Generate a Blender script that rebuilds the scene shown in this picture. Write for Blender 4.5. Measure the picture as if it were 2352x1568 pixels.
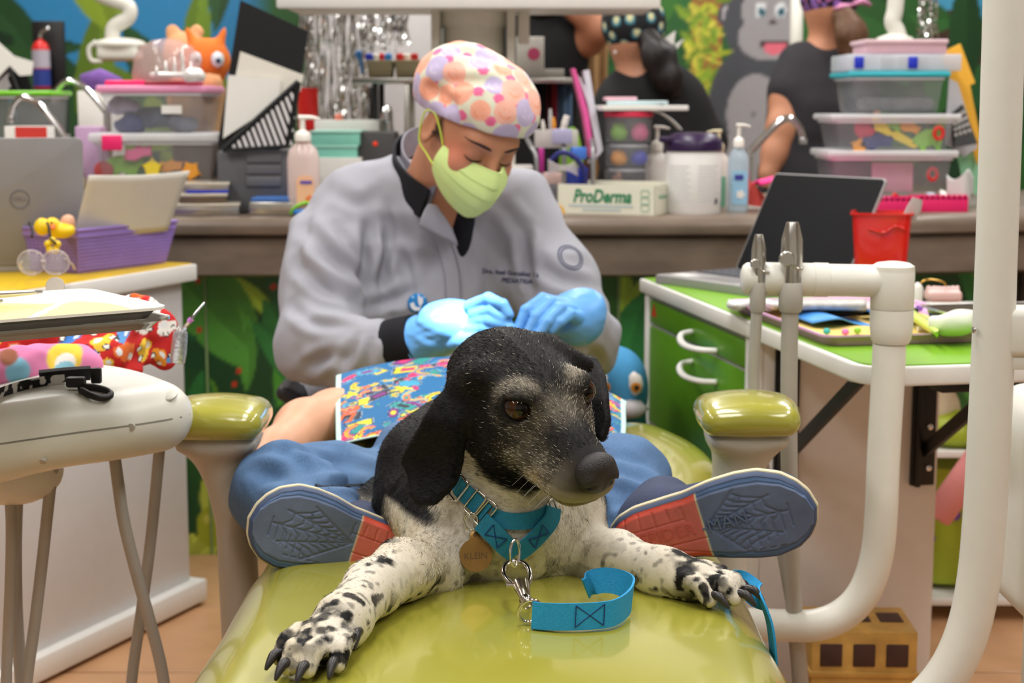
import bpy, bmesh, math, random
import numpy as np
from mathutils import Vector, Matrix
random.seed(7)
rng = np.random.default_rng(7)
for _o in list(bpy.data.objects):
  bpy.data.objects.remove(_o)
SC = bpy.context.scene
COL = SC.collection

# ---------------------------------------------------------------- camera
FPX, IW, IH = 3800.0, 2352.0, 1568.0
CAMZ, PITCH = 1.13, math.radians(8.15)
cam_d = bpy.data.cameras.new('camera')
cam_d.sensor_width = 36.0
cam_d.lens = FPX / IW * 36.0
cam_d.clip_start, cam_d.clip_end = 0.05, 60
cam_d.dof.use_dof = True
cam_d.dof.focus_distance = 1.60
cam_d.dof.aperture_fstop = 8.5
cam = bpy.data.objects.new('camera', cam_d)
COL.objects.link(cam)
cam.location = (0, 0, CAMZ)
cam.rotation_euler = (math.pi / 2 - PITCH, 0, 0)
SC.camera = cam

# ---------------------------------------------------------------- light
SC.view_settings.view_transform = 'Standard'
SC.view_settings.look = 'None'
SC.view_settings.gamma = 1.0
SC.view_settings.use_curve_mapping = False
SC.view_settings.exposure = -0.22
SC.cycles.use_denoising = True
SC.cycles.max_bounces = 7
SC.cycles.adaptive_threshold = 0.02
SC.cycles.transparent_max_bounces = 12
SC.cycles.caustics_reflective = False
SC.cycles.caustics_refractive = False
world = bpy.data.worlds.new('world')
SC.world = world
world.use_nodes = True
world.node_tree.nodes['Background'].inputs[0].default_value = (0.95, 0.97, 1.0, 1)
world.node_tree.nodes['Background'].inputs[1].default_value = 0.25
CEIL_Z = 2.75
LAMPS = [(-1.5, 0.15), (0.0, 0.15), (1.5, 0.15), (-1.5, 1.75), (0.0, 1.75), (1.5, 1.75),
    (-1.5, 3.5), (0.0, 3.5), (1.5, 3.5), (-1.5, 5.2), (0.0, 5.2), (1.5, 5.2)]
for _x, _y in LAMPS:
  ld = bpy.data.lights.new('ceiling_tube', 'AREA')
  ld.shape = 'RECTANGLE'; ld.size = 0.30; ld.size_y = 1.15
  ld.energy = 25.0 if _y > 1 else 19.0
  ld.color = (1.0, 0.985, 0.96)
  lo = bpy.data.objects.new('ceiling_tube', ld); COL.objects.link(lo)
  lo.location = (_x, _y, CEIL_Z - 0.075)

# ---------------------------------------------------------------- helpers
def W(px, py, d):
  """world point seen at photo pixel (px, py), d metres away along the room"""
  u = (px - IW / 2) / FPX; v = -(py - IH / 2) / FPX
  c, s = math.cos(PITCH), math.sin(PITCH)
  dy = c + v * s; dz = -s + v * c
  t = d / dy
  return Vector((u * t, d, CAMZ + dz * t))

def Wz(px, py, z):
  u = (px - IW / 2) / FPX; v = -(py - IH / 2) / FPX
  c, s = math.cos(PITCH), math.sin(PITCH)
  dy = c + v * s; dz = -s + v * c
  t = (z - CAMZ) / dz
  return Vector((u * t, dy * t, z))

def S(r, g=None, b=None):
  if g is None: r, g, b = r
  f = lambda c: (c / 255 / 12.92) if c / 255 <= 0.04045 else ((c / 255 + 0.055) / 1.055) ** 2.4
  return (f(r), f(g), f(b))

def nrm(v):
  v = Vector(v); return v.normalized()

MATS = {}
def P(name, col=(0.8, 0.8, 0.8), rough=0.5, metal=0.0, noise=0.0, nscale=40.0, bump=0.0, bscale=300.0,
   coat=0.0, trans=0.0, alpha=1.0, sheen=0.0, attr=False, emit=None, estr=0.0, ior=1.45, sss=0.0, spec=0.5, stretch=None):
  if name in MATS: return MATS[name]
  m = bpy.data.materials.new(name); m.use_nodes = True
  nt = m.node_tree; b = nt.nodes['Principled BSDF']
  L = nt.links
  b.inputs['Roughness'].default_value = rough
  b.inputs['Metallic'].default_value = metal
  b.inputs['Coat Weight'].default_value = coat
  b.inputs['Coat Roughness'].default_value = 0.08
  b.inputs['Transmission Weight'].default_value = trans
  b.inputs['Alpha'].default_value = alpha
  b.inputs['IOR'].default_value = ior
  b.inputs['Sheen Weight'].default_value = sheen
  b.inputs['Specular IOR Level'].default_value = spec
  if sss:
    b.inputs['Subsurface Weight'].default_value = sss
    b.inputs['Subsurface Scale'].default_value = 0.006
    b.inputs['Subsurface Radius'].default_value = (1.0, 0.35, 0.2)
  tc = nt.nodes.new('ShaderNodeTexCoord')
  src = None
  if attr:
    a = nt.nodes.new('ShaderNodeVertexColor'); a.layer_name = 'Col'
    src = a.outputs['Color']
  else:
    b.inputs['Base Color'].default_value = (*col, 1)
  vec = tc.outputs['Object']
  if stretch:
    mp = nt.nodes.new('ShaderNodeMapping'); mp.inputs['Scale'].default_value = stretch
    L.new(vec, mp.inputs['Vector']); vec = mp.outputs['Vector']
  n = nt.nodes.new('ShaderNodeTexNoise'); n.inputs['Scale'].default_value = nscale
  n.inputs['Detail'].default_value = 4
  L.new(vec, n.inputs['Vector'])
  amt = noise if noise > 0 else 0.02
  mr = nt.nodes.new('ShaderNodeMapRange')
  mr.inputs['From Min'].default_value = 0.3; mr.inputs['From Max'].default_value = 0.7
  mr.inputs['To Min'].default_value = 1 - amt; mr.inputs['To Max'].default_value = 1 + amt
  L.new(n.outputs['Fac'], mr.inputs['Value'])
  mx = nt.nodes.new('ShaderNodeMix'); mx.data_type = 'RGBA'; mx.blend_type = 'MULTIPLY'
  mx.inputs[0].default_value = 1.0
  if src: L.new(src, mx.inputs[6])
  else: mx.inputs[6].default_value = (*col, 1)
  L.new(mr.outputs['Result'], mx.inputs[7])
  L.new(mx.outputs[2], b.inputs['Base Color'])
  if bump > 0:
    n2 = nt.nodes.new('ShaderNodeTexNoise'); n2.inputs['Scale'].default_value = bscale
    n2.inputs['Detail'].default_value = 3
    L.new(vec, n2.inputs['Vector'])
    bp = nt.nodes.new('ShaderNodeBump'); bp.inputs['Strength'].default_value = bump
    bp.inputs['Distance'].default_value = 0.002
    L.new(n2.outputs['Fac'], bp.inputs['Height'])
    L.new(bp.outputs['Normal'], b.inputs['Normal'])
  if emit:
    b.inputs['Emission Color'].default_value = (*emit, 1)
    b.inputs['Emission Strength'].default_value = estr
  MATS[name] = m
  return m

def clear_plastic(name, col, opacity=0.35, rough=0.15):
  """thin translucent plastic: part of the light passes straight through"""
  if name in MATS: return MATS[name]
  m = bpy.data.materials.new(name); m.use_nodes = True
  nt = m.node_tree; L = nt.links
  b = nt.nodes['Principled BSDF']; out = nt.nodes['Material Output']
  b.inputs['Base Color'].default_value = (*col, 1); b.inputs['Roughness'].default_value = rough
  tr = nt.nodes.new('ShaderNodeBsdfTransparent')
  tr.inputs['Color'].default_value = (*[0.5 + 0.5 * c for c in col], 1)
  n = nt.nodes.new('ShaderNodeTexNoise'); n.inputs['Scale'].default_value = 9
  tc = nt.nodes.new('ShaderNodeTexCoord'); L.new(tc.outputs['Object'], n.inputs['Vector'])
  mr = nt.nodes.new('ShaderNodeMapRange')
  mr.inputs['To Min'].default_value = max(0, opacity - 0.08); mr.inputs['To Max'].default_value = min(1, opacity + 0.08)
  L.new(n.outputs['Fac'], mr.inputs['Value'])
  mx = nt.nodes.new('ShaderNodeMixShader')
  L.new(mr.outputs['Result'], mx.inputs[0]); L.new(tr.outputs[0], mx.inputs[1]); L.new(b.outputs[0], mx.inputs[2])
  L.new(mx.outputs[0], out.inputs['Surface'])
  MATS[name] = m
  return m

ORG = {}
def org_of(o):
  return ORG.get(o.name, Vector((0, 0, 0)))

def tag(o, label=None, cat=None, group=None, kind=None):
  if label: o['label'] = label
  if cat: o['category'] = cat
  if group: o['group'] = group
  if kind: o['kind'] = kind
  return o

def thing(name, loc, label, cat, group=None, kind=None):
  o = bpy.data.objects.new(name, None); COL.objects.link(o)
  o.empty_display_size = 0.05
  o.location = loc; ORG[o.name] = Vector(loc)
  return tag(o, label, cat, group, kind)

def join(*geos):
  """join several (V, F) into one"""
  Vs, Fs, n = [], [], 0
  for V, F in geos:
    V = np.asarray(V, dtype=np.float64).reshape(-1, 3)
    Vs.append(V); Fs.extend([tuple(int(i) + n for i in f) for f in F]); n += len(V)
  return np.concatenate(Vs), Fs

def mk(name, geo, mat, parent=None, smooth=40, col=None, label=None, cat=None, group=None, kind=None, loc=None, mats=None, mi=None):
  """one mesh object from (V, F) in world coordinates"""
  if isinstance(geo, list): geo = join(*geo)
  V, F = geo
  V = np.asarray(V, dtype=np.float32).reshape(-1, 3)
  if parent is not None: o0 = np.array(org_of(parent), dtype=np.float32)
  elif loc is not None: o0 = np.array(loc, dtype=np.float32)
  else:
    lo, hi = V.min(0), V.max(0); o0 = np.array([(lo[0] + hi[0]) / 2, (lo[1] + hi[1]) / 2, lo[2]], dtype=np.float32)
  me = bpy.data.meshes.new(name)
  Vl = V - o0
  if isinstance(F, np.ndarray):
    k = F.shape[1]; n = len(F)
    me.vertices.add(len(Vl)); me.vertices.foreach_set('co', Vl.ravel())
    me.loops.add(n * k); me.loops.foreach_set('vertex_index', F.ravel().astype(np.int32))
    me.polygons.add(n); me.polygons.foreach_set('loop_start', np.arange(0, n * k, k, dtype=np.int32))
    me.update(calc_edges=True); me.validate()
  else:
    me.from_pydata(Vl.tolist(), [], [tuple(int(i) for i in f) for f in F]); me.update()
  if col is not None:
    a = me.color_attributes.new('Col', 'FLOAT_COLOR', 'POINT')
    c = np.ones((len(V), 4), dtype=np.float32); c[:, :3] = col
    a.data.foreach_set('color', c.ravel())
  if mats:
    for m in mats: me.materials.append(m)
    if mi is not None: me.polygons.foreach_set('material_index', np.asarray(mi, dtype=np.int32))
  elif mat: me.materials.append(mat)
  if smooth is not False:
    me.polygons.foreach_set('use_smooth', np.ones(len(me.polygons), dtype=bool))
    if smooth is not True and smooth < 180:
      me.set_sharp_from_angle(angle=math.radians(smooth))
  o = bpy.data.objects.new(name, me); COL.objects.link(o)
  if parent is not None:
    o.parent = parent; ORG[o.name] = org_of(parent)
  else:
    o.location = o0.tolist(); ORG[o.name] = Vector(o0.tolist())
  return tag(o, label, cat, group, kind)

def frame(o, x, y=None, z=None):
  """4x4 frame; z (up) and x hints, orthonormalised"""
  x = nrm(x)
  if z is not None:
    z = nrm(z); y = z.cross(x).normalized(); z = x.cross(y).normalized()
  else:
    y = nrm(y); z = x.cross(y).normalized(); y = z.cross(x).normalized()
  o = Vector(o)
  return Matrix(((x.x, y.x, z.x, o.x), (x.y, y.y, z.y, o.y), (x.z, y.z, z.z, o.z), (0, 0, 0, 1)))

def yaw(o, deg):
  return Matrix.Translation(Vector(o)) @ Matrix.Rotation(math.radians(deg), 4, 'Z')

def tf(geo, M):
  V, F = geo
  A = np.array(M)
  return np.asarray(V) @ A[:3, :3].T + A[:3, 3], F

def box(sx, sy, sz, c=(0, 0, 0), bev=0.0, seg=2, base=True, M=None, taper=1.0):
  """box sx*sy*sz, standing on z = c.z when base"""
  z0 = 0 if base else -sz / 2
  bm = bmesh.new()
  bmesh.ops.create_cube(bm, size=1)
  for v in bm.verts:
    k = taper if v.co.z < 0 else 1.0
    v.co = Vector((v.co.x * sx * k, v.co.y * sy * k, (v.co.z + 0.5) * sz + z0))
  if bev > 0:
    bmesh.ops.bevel(bm, geom=list(bm.edges), offset=bev, segments=seg, affect='EDGES', profile=0.5)
  V = np.array([v.co[:] for v in bm.verts]) + np.array(c)
  bm.verts.index_update()
  F = [tuple(v.index for v in f.verts) for f in bm.faces]
  bm.free()
  g = (V, F)
  return tf(g, M) if M is not None else g

def lathe(prof, seg=24, c=(0, 0, 0), M=None, sy=1.0, cap=True):
  """profile [(r, z)] bottom to top around z"""
  V, F = [], []
  n = len(prof)
  for r, z in prof:
    for i in range(seg):
      a = 2 * math.pi * i / seg
      V.append((r * math.cos(a) + c[0], r * sy * math.sin(a) + c[1], z + c[2]))
  for j in range(n - 1):
    for i in range(seg):
      i2 = (i + 1) % seg
      F.append((j * seg + i, j * seg + i2, (j + 1) * seg + i2, (j + 1) * seg + i))
  if cap:
    F.append(tuple(range(seg - 1, -1, -1))); F.append(tuple((n - 1) * seg + i for i in range(seg)))
  g = (np.array(V), F)
  return tf(g, M) if M is not None else g

def smooth_path(pts, n=8, closed=False):
  """Catmull-Rom through points"""
  P_ = [Vector(p) for p in pts]
  out = []
  m = len(P_)
  rngi = range(m if closed else m - 1)
  for i in rngi:
    p0 = P_[(i - 1) % m] if closed or i > 0 else P_[0] * 2 - P_[1]
    p1 = P_[i]; p2 = P_[(i + 1) % m]
    p3 = P_[(i + 2) % m] if closed or i + 2 < m else P_[-1] * 2 - P_[-2]
    for k in range(n):
      t = k / n
      out.append(0.5 * ((2 * p1) + (p2 - p0) * t + (2 * p0 - 5 * p1 + 4 * p2 - p3) * t * t + (3 * p1 - p0 - 3 * p2 + p3) * t ** 3))
  if not closed: out.append(P_[-1])
  return out

def tube(pts, r, seg=12, closed=False, cap=True, flat=1.0, up=None):
  """sweep a circle (radius r or list) along points"""
  P_ = [Vector(p) for p in pts]; n = len(P_)
  R = [r] * n if not hasattr(r, '__len__') else list(r)
  T = []
  for i in range(n):
    a = P_[(i - 1) % n] if closed or i > 0 else P_[0]
    b = P_[(i + 1) % n] if closed or i < n - 1 else P_[-1]
    T.append((b - a).normalized())
  u = Vector(up) if up else (Vector((0, 0, 1)) if abs(T[0].z) < 0.9 else Vector((1, 0, 0)))
  u = (u - T[0] * u.dot(T[0])).normalized()
  V, F = [], []
  for i in range(n):
    u = (u - T[i] * u.dot(T[i]))
    u = u.normalized() if u.length > 1e-6 else T[i].orthogonal().normalized()
    w = T[i].cross(u)
    for k in range(seg):
      a = 2 * math.pi * k / seg
      V.append(P_[i] + (u * math.cos(a) * flat + w * math.sin(a)) * R[i])
  m = n if closed else n - 1
  for i in range(m):
    for k in range(seg):
      k2 = (k + 1) % seg; j = (i + 1) % n
      F.append((i * seg + k, i * seg + k2, j * seg + k2, j * seg + k))
  if cap and not closed:
    F.append(tuple(range(seg - 1, -1, -1))); F.append(tuple((n - 1) * seg + k for k in range(seg)))
  return np.array([v[:] for v in V]), F

def strap(pts, width, th, side):
  """flat webbing swept along points; side(i, p, t) or list of vectors gives the width direction"""
  P_ = [Vector(p) for p in pts]; n = len(P_)
  V, F = [], []
  for i in range(n):
    t = (P_[min(i + 1, n - 1)] - P_[max(i - 1, 0)]).normalized()
    s = Vector(side[i] if isinstance(side, list) else side)
    s = (s - t * s.dot(t)).normalized()
    nn = t.cross(s)
    for a, b in ((-1, -1), (1, -1), (1, 1), (-1, 1)):
      V.append(P_[i] + s * a * width / 2 + nn * b * th / 2)
  for i in range(n - 1):
    for k in range(4):
      k2 = (k + 1) % 4
      F.append((i * 4 + k, i * 4 + k2, (i + 1) * 4 + k2, (i + 1) * 4 + k))
  F.append((3, 2, 1, 0)); F.append(tuple((n - 1) * 4 + k for k in range(4)))
  return np.array([v[:] for v in V]), F

def extrude(poly, th, M=None, bev=0.0):
  """flat polygon [(x, y)] extruded th along +z"""
  area = sum(poly[i][0] * poly[(i + 1) % len(poly)][1] - poly[(i + 1) % len(poly)][0] * poly[i][1] for i in range(len(poly)))
  if area < 0: poly = poly[::-1]
  n = len(poly)
  V = [(x, y, 0) for x, y in poly] + [(x, y, th) for x, y in poly]
  F = [tuple(range(n - 1, -1, -1)), tuple(range(n, 2 * n))] + [(i, (i + 1) % n, n + (i + 1) % n, n + i) for i in range(n)]
  if bev > 0:
    bm = bmesh.new(); vs = [bm.verts.new(v) for v in V]
    for f in F: bm.faces.new([vs[i] for i in f])
    es = [e for e in bm.edges if abs(e.verts[0].co.z - e.verts[1].co.z) < 1e-9]
    bmesh.ops.bevel(bm, geom=es, offset=bev, segments=2, affect='EDGES', profile=0.5)
    bm.verts.index_update()
    V = [v.co[:] for v in bm.verts]; F = [tuple(v.index for v in f.verts) for f in bm.faces]; bm.free()
  g = (np.array(V, dtype=float), F)
  return tf(g, M) if M is not None else g

def rrect(w, h, r, n=5):
  pts = []
  for cx, cy, a0 in ((w / 2 - r, h / 2 - r, 0), (-w / 2 + r, h / 2 - r, 90), (-w / 2 + r, -h / 2 + r, 180), (w / 2 - r, -h / 2 + r, 270)):
    for k in range(n + 1):
      a = math.radians(a0 + 90 * k / n); pts.append((cx + r * math.cos(a), cy + r * math.sin(a)))
  return pts

def sheet(fn, nu, nv, th=0.0):
  """grid surface fn(u, v) -> point, given thickness along the normal"""
  V = np.array([fn(i / (nu - 1), j / (nv - 1))[:] for j in range(nv) for i in range(nu)], dtype=float)
  G = V.reshape(nv, nu, 3)
  F = [(j * nu + i, j * nu + i + 1, (j + 1) * nu + i + 1, (j + 1) * nu + i) for j in range(nv - 1) for i in range(nu - 1)]
  if th <= 0: return V, F
  du = np.gradient(G, axis=1); dv = np.gradient(G, axis=0)
  N = np.cross(du, dv).reshape(-1, 3); N /= np.linalg.norm(N, axis=1, keepdims=True) + 1e-12
  n = len(V)
  V2 = V - N * th
  F2 = [tuple(reversed([i + n for i in f])) for f in F]
  rim = [i for i in range(nu)] + [(j * nu + nu - 1) for j in range(1, nv)] + [((nv - 1) * nu + i) for i in range(nu - 2, -1, -1)] + [(j * nu) for j in range(nv - 2, 0, -1)]
  F3 = [(rim[k], rim[k] + n, rim[(k + 1) % len(rim)] + n, rim[(k + 1) % len(rim)]) for k in range(len(rim))]
  return np.concatenate([V, V2]), F + F2 + F3

def text_geo(s, size, th, M, align='CENTER', shear=0.0, space=1.0, bold=0.0):
  cu = bpy.data.curves.new('lettering', 'FONT')
  cu.body = s; cu.size = size; cu.extrude = th / 2; cu.align_x = align; cu.align_y = 'CENTER'
  cu.shear = shear; cu.resolution_u = 3; cu.space_character = space; cu.offset = bold
  ob = bpy.data.objects.new('lettering', cu)
  me = ob.to_mesh()
  V = np.array([v.co[:] for v in me.vertices]); F = [tuple(p.vertices) for p in me.polygons]
  ob.to_mesh_clear(); bpy.data.objects.remove(ob); bpy.data.curves.remove(cu)
  return tf((V, F), M)

# ---------------------------------------------------------------- soft-form modelling
def _smin(a, b, k):
  if k <= 0: return np.minimum(a, b)
  h = np.maximum(k - np.abs(a - b), 0) / k
  return np.minimum(a, b) - h * h * k * 0.25

class Form:
  """signed-distance sculpture turned into a quad mesh"""
  def __init__(s, lo, hi, vox):
    s.vox = vox; s.lo = np.array(lo, float)
    s.n = np.ceil((np.array(hi, float) - s.lo) / vox).astype(int) + 1
    s.ax = [s.lo[i] + vox * np.arange(s.n[i]) for i in range(3)]
    s.f = np.full(s.n, 1.0, dtype=np.float32)
  def _sub(s, blo, bhi, m):
    sl = []
    for i in range(3):
      a = int(np.floor((blo[i] - m - s.lo[i]) / s.vox)); b = int(np.ceil((bhi[i] + m - s.lo[i]) / s.vox)) + 1
      sl.append(slice(max(a, 0), max(min(b, s.n[i]), 0)))
    sl = tuple(sl)
    X = s.ax[0][sl[0]][:, None, None]; Y = s.ax[1][sl[1]][None, :, None]; Z = s.ax[2][sl[2]][None, None, :]
    return sl, X, Y, Z
  def _put(s, sl, d, k, op):
    d = d.astype(np.float32)
    if d.size == 0: return
    if op == 'u': s.f[sl] = _smin(s.f[sl], d, k)
    elif op == 's': s.f[sl] = -_smin(-s.f[sl], d, k)
  def cap(s, a, b, ra, rb, k=0.01, op='u'):
    a = np.array(a, float); b = np.array(b, float); r = max(ra, rb)
    sl, X, Y, Z = s._sub(np.minimum(a, b) - r, np.maximum(a, b) + r, k + 4 * s.vox)
    ba = b - a; L = ba @ ba + 1e-12
    h = np.clip(((X - a[0]) * ba[0] + (Y - a[1]) * ba[1] + (Z - a[2]) * ba[2]) / L, 0, 1)
    d = np.sqrt((X - a[0] - h * ba[0]) ** 2 + (Y - a[1] - h * ba[1]) ** 2 + (Z - a[2] - h * ba[2]) ** 2) - (ra + (rb - ra) * h)
    s._put(sl, d, k, op)
  def chain(s, pr, k=0.01, op='u'):
    for (a, ra), (b, rb) in zip(pr[:-1], pr[1:]): s.cap(a, b, ra, rb, k, op)
  def ell(s, c, r, R=None, k=0.01, op='u'):
    c = np.array(c, float); r = np.array(r, float)
    A = np.eye(3) if R is None else np.array([list(nrm(v)) for v in R])  # rows = axes
    ext = np.sqrt(((A * r[:, None]) ** 2).sum(0))
    sl, X, Y, Z = s._sub(c - ext, c + ext, k + 4 * s.vox)
    X = X - c[0]; Y = Y - c[1]; Z = Z - c[2]
    q = [(A[i, 0] * X + A[i, 1] * Y + A[i, 2] * Z) for i in range(3)]
    k0 = np.sqrt(sum((q[i] / r[i]) ** 2 for i in range(3))); k1 = np.sqrt(sum((q[i] / r[i] ** 2) ** 2 for i in range(3))) + 1e-9
    s._put(sl, k0 * (k0 - 1) / k1, k, op)
  def box(s, c, half, R=None, rad=0.01, k=0.01, op='u'):
    c = np.array(c, float); h = np.array(half, float)
    A = np.eye(3) if R is None else np.array([list(nrm(v)) for v in R])
    ext = (np.abs(A) * h[:, None]).sum(0)
    sl, X, Y, Z = s._sub(c - ext, c + ext, k + 4 * s.vox)
    X = X - c[0]; Y = Y - c[1]; Z = Z - c[2]
    q = [np.abs(A[i, 0] * X + A[i, 1] * Y + A[i, 2] * Z) - (h[i] - rad) for i in range(3)]
    d = np.sqrt(sum(np.maximum(qi, 0) ** 2 for qi in q)) + np.minimum(np.maximum(np.maximum(q[0], q[1]), q[2]), 0) - rad
    s._put(sl, d, k, op)
  def slab(s, M, poly, th, rad, bend=None, k=0.01, op='u'):
    """rounded plate of outline poly in the xy-plane of frame M, bent by bend(x, y)"""
    A = np.array(M); pts = np.array(poly, float)
    lo2, hi2 = pts.min(0) - rad, pts.max(0) + rad
    zr = th + rad + (0.06 if bend else 0)
    cs = np.array([A[:3, :3] @ np.array([x, y, z]) + A[:3, 3] for x in (lo2[0], hi2[0]) for y in (lo2[1], hi2[1]) for z in (-zr, zr)])
    sl, X, Y, Z = s._sub(cs.min(0), cs.max(0), k + 4 * s.vox)
    X = X - A[0, 3]; Y = Y - A[1, 3]; Z = Z - A[2, 3]
    x = A[0, 0] * X + A[1, 0] * Y + A[2, 0] * Z
    y = A[0, 1] * X + A[1, 1] * Y + A[2, 1] * Z
    z = A[0, 2] * X + A[1, 2] * Y + A[2, 2] * Z
    if bend: z = z - bend(x, y)
    d2 = poly_sd(x, y, pts)
    qx = d2 + 0.0; qz = np.abs(z) - th
    d = np.sqrt(np.maximum(qx, 0) ** 2 + np.maximum(qz, 0) ** 2) + np.minimum(np.maximum(qx, qz), 0) - rad
    s._put(sl, d, k, op)
  def cut(s, fn):
    """keep only where fn(points) < 0"""
    m = s.f < 0.03
    Pp = s.lo + np.argwhere(m) * s.vox
    s.f[m] = np.maximum(s.f[m], fn(Pp).astype(np.float32))
  def displace(s, fn, band=0.03):
    m = np.abs(s.f) < band
    I = np.argwhere(m)
    Pp = s.lo + I * s.vox
    s.f[m] -= fn(Pp).astype(np.float32)
  def mesh(s, smooth=2):
    f = s.f; neg = f < 0
    nx, ny, nz = f.shape
    c = [(0, 0, 0), (1, 0, 0), (0, 1, 0), (1, 1, 0), (0, 0, 1), (1, 0, 1), (0, 1, 1), (1, 1, 1)]
    cnt = np.zeros((nx - 1, ny - 1, nz - 1), dtype=np.int8)
    for a, b, d in c: cnt += neg[a:nx - 1 + a, b:ny - 1 + b, d:nz - 1 + d]
    act = (cnt > 0) & (cnt < 8)
    I = np.argwhere(act)
    idx = np.full(act.shape, -1, dtype=np.int32); idx[act] = np.arange(len(I))
    vals = np.stack([f[I[:, 0] + a, I[:, 1] + b, I[:, 2] + d] for a, b, d in c], 1).astype(np.float64)
    cc = np.array(c, float)
    acc = np.zeros((len(I), 3)); num = np.zeros(len(I))
    for i in range(8):
      for j in range(i + 1, 8):
        if np.abs(cc[i] - cc[j]).sum() != 1: continue
        x = (vals[:, i] < 0) != (vals[:, j] < 0)
        t = np.where(x, vals[:, i] / (vals[:, i] - vals[:, j] + 1e-20), 0)
        acc += x[:, None] * (cc[i] + t[:, None] * (cc[j] - cc[i])); num += x
    V = s.lo + (I + acc / num[:, None]) * s.vox
    Q = []
    for ax in range(3):
      o1, o2 = (ax + 1) % 3, (ax + 2) % 3
      s0 = [slice(1, -1)] * 3; s1 = [slice(1, -1)] * 3
      s0[ax] = slice(0, -1); s1[ax] = slice(1, None)
      A0 = neg[tuple(s0)]; A1 = neg[tuple(s1)]
      E = np.argwhere(A0 != A1)
      if len(E) == 0: continue
      flip = A0[tuple(E.T)]
      g = E.copy(); g[:, o1] += 1; g[:, o2] += 1
      def cell(d1, d2):
        h = g.copy(); h[:, o1] -= d1; h[:, o2] -= d2
        return idx[h[:, 0], h[:, 1], h[:, 2]]
      q = np.stack([cell(1, 1), cell(0, 1), cell(0, 0), cell(1, 0)], 1)
      q[~flip] = q[~flip][:, ::-1]
      Q.append(q)
    Fq = np.concatenate(Q); Fq = Fq[(Fq >= 0).all(1)]
    for _ in range(smooth):
      a = np.zeros_like(V); n = np.zeros(len(V))
      for i in range(4):
        j = (i + 1) % 4
        np.add.at(a, Fq[:, i], V[Fq[:, j]]); np.add.at(n, Fq[:, i], 1)
        np.add.at(a, Fq[:, j], V[Fq[:, i]]); np.add.at(n, Fq[:, j], 1)
      V = V * 0.4 + 0.6 * a / np.maximum(n, 1)[:, None]
    return V, Fq

def poly_sd(x, y, pts):
  """signed distance to a 2-D polygon"""
  d = None; inside = None
  n = len(pts)
  for i in range(n):
    a = pts[i]; b = pts[i - 1]
    ex, ey = b[0] - a[0], b[1] - a[1]
    wx, wy = x - a[0], y - a[1]
    t = np.clip((wx * ex + wy * ey) / (ex * ex + ey * ey + 1e-12), 0, 1)
    dd = (wx - ex * t) ** 2 + (wy - ey * t) ** 2
    d = dd if d is None else np.minimum(d, dd)
    c1 = y >= a[1]; c2 = y < b[1]; c3 = ex * wy > ey * wx
    fl = (c1 & c2 & c3) | (~c1 & ~c2 & ~c3)
    inside = fl if inside is None else inside ^ fl
  return np.where(inside, -1.0, 1.0) * np.sqrt(d)

def normals_of(V, F):
  a = V[F[:, 1]] - V[F[:, 3]]; b = V[F[:, 2]] - V[F[:, 0]]
  n = np.cross(b, a)
  N = np.zeros_like(V)
  for i in range(4): np.add.at(N, F[:, i], n)
  return -N / (np.linalg.norm(N, axis=1, keepdims=True) + 1e-12)

_perm = np.random.default_rng(3).random((64, 64, 64)).astype(np.float32)
def vnoise(Pp, scale=1.0, off=0.0):
  q = np.asarray(Pp) * scale + off
  i = np.floor(q).astype(int); f = q - i; f = f * f * (3 - 2 * f)
  r = 0
  for a in (0, 1):
    for b in (0, 1):
      for c in (0, 1):
        w = (f[:, 0] if a else 1 - f[:, 0]) * (f[:, 1] if b else 1 - f[:, 1]) * (f[:, 2] if c else 1 - f[:, 2])
        r = r + w * _perm[(i[:, 0] + a) % 64, (i[:, 1] + b) % 64, (i[:, 2] + c) % 64]
  return r

def sstep(a, b, x):
  t = np.clip((x - a) / (b - a + 1e-12), 0, 1); return t * t * (3 - 2 * t)

def mixc(C, col, m):
  return C * (1 - m[:, None]) + np.array(col)[None, :] * m[:, None]

def ray_plane(px, py, o, n):
  """point of the plane (o, n) on the line of sight through a photo pixel"""
  a = Vector((0, 0, CAMZ)); b = W(px, py, 1.0) - a
  t = (Vector(o) - a).dot(Vector(n)) / b.dot(Vector(n))
  return a + b * t

def outline_on(M, pix):
  """outline measured in the photo, as 2-D coordinates in the plane of frame M"""
  o = M.translation; n = Vector((M[0][2], M[1][2], M[2][2])); Mi = M.inverted()
  out = []
  for px, py in pix:
    q = Mi @ ray_plane(px, py, o, n); out.append((q.x, q.y))
  return out

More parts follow.
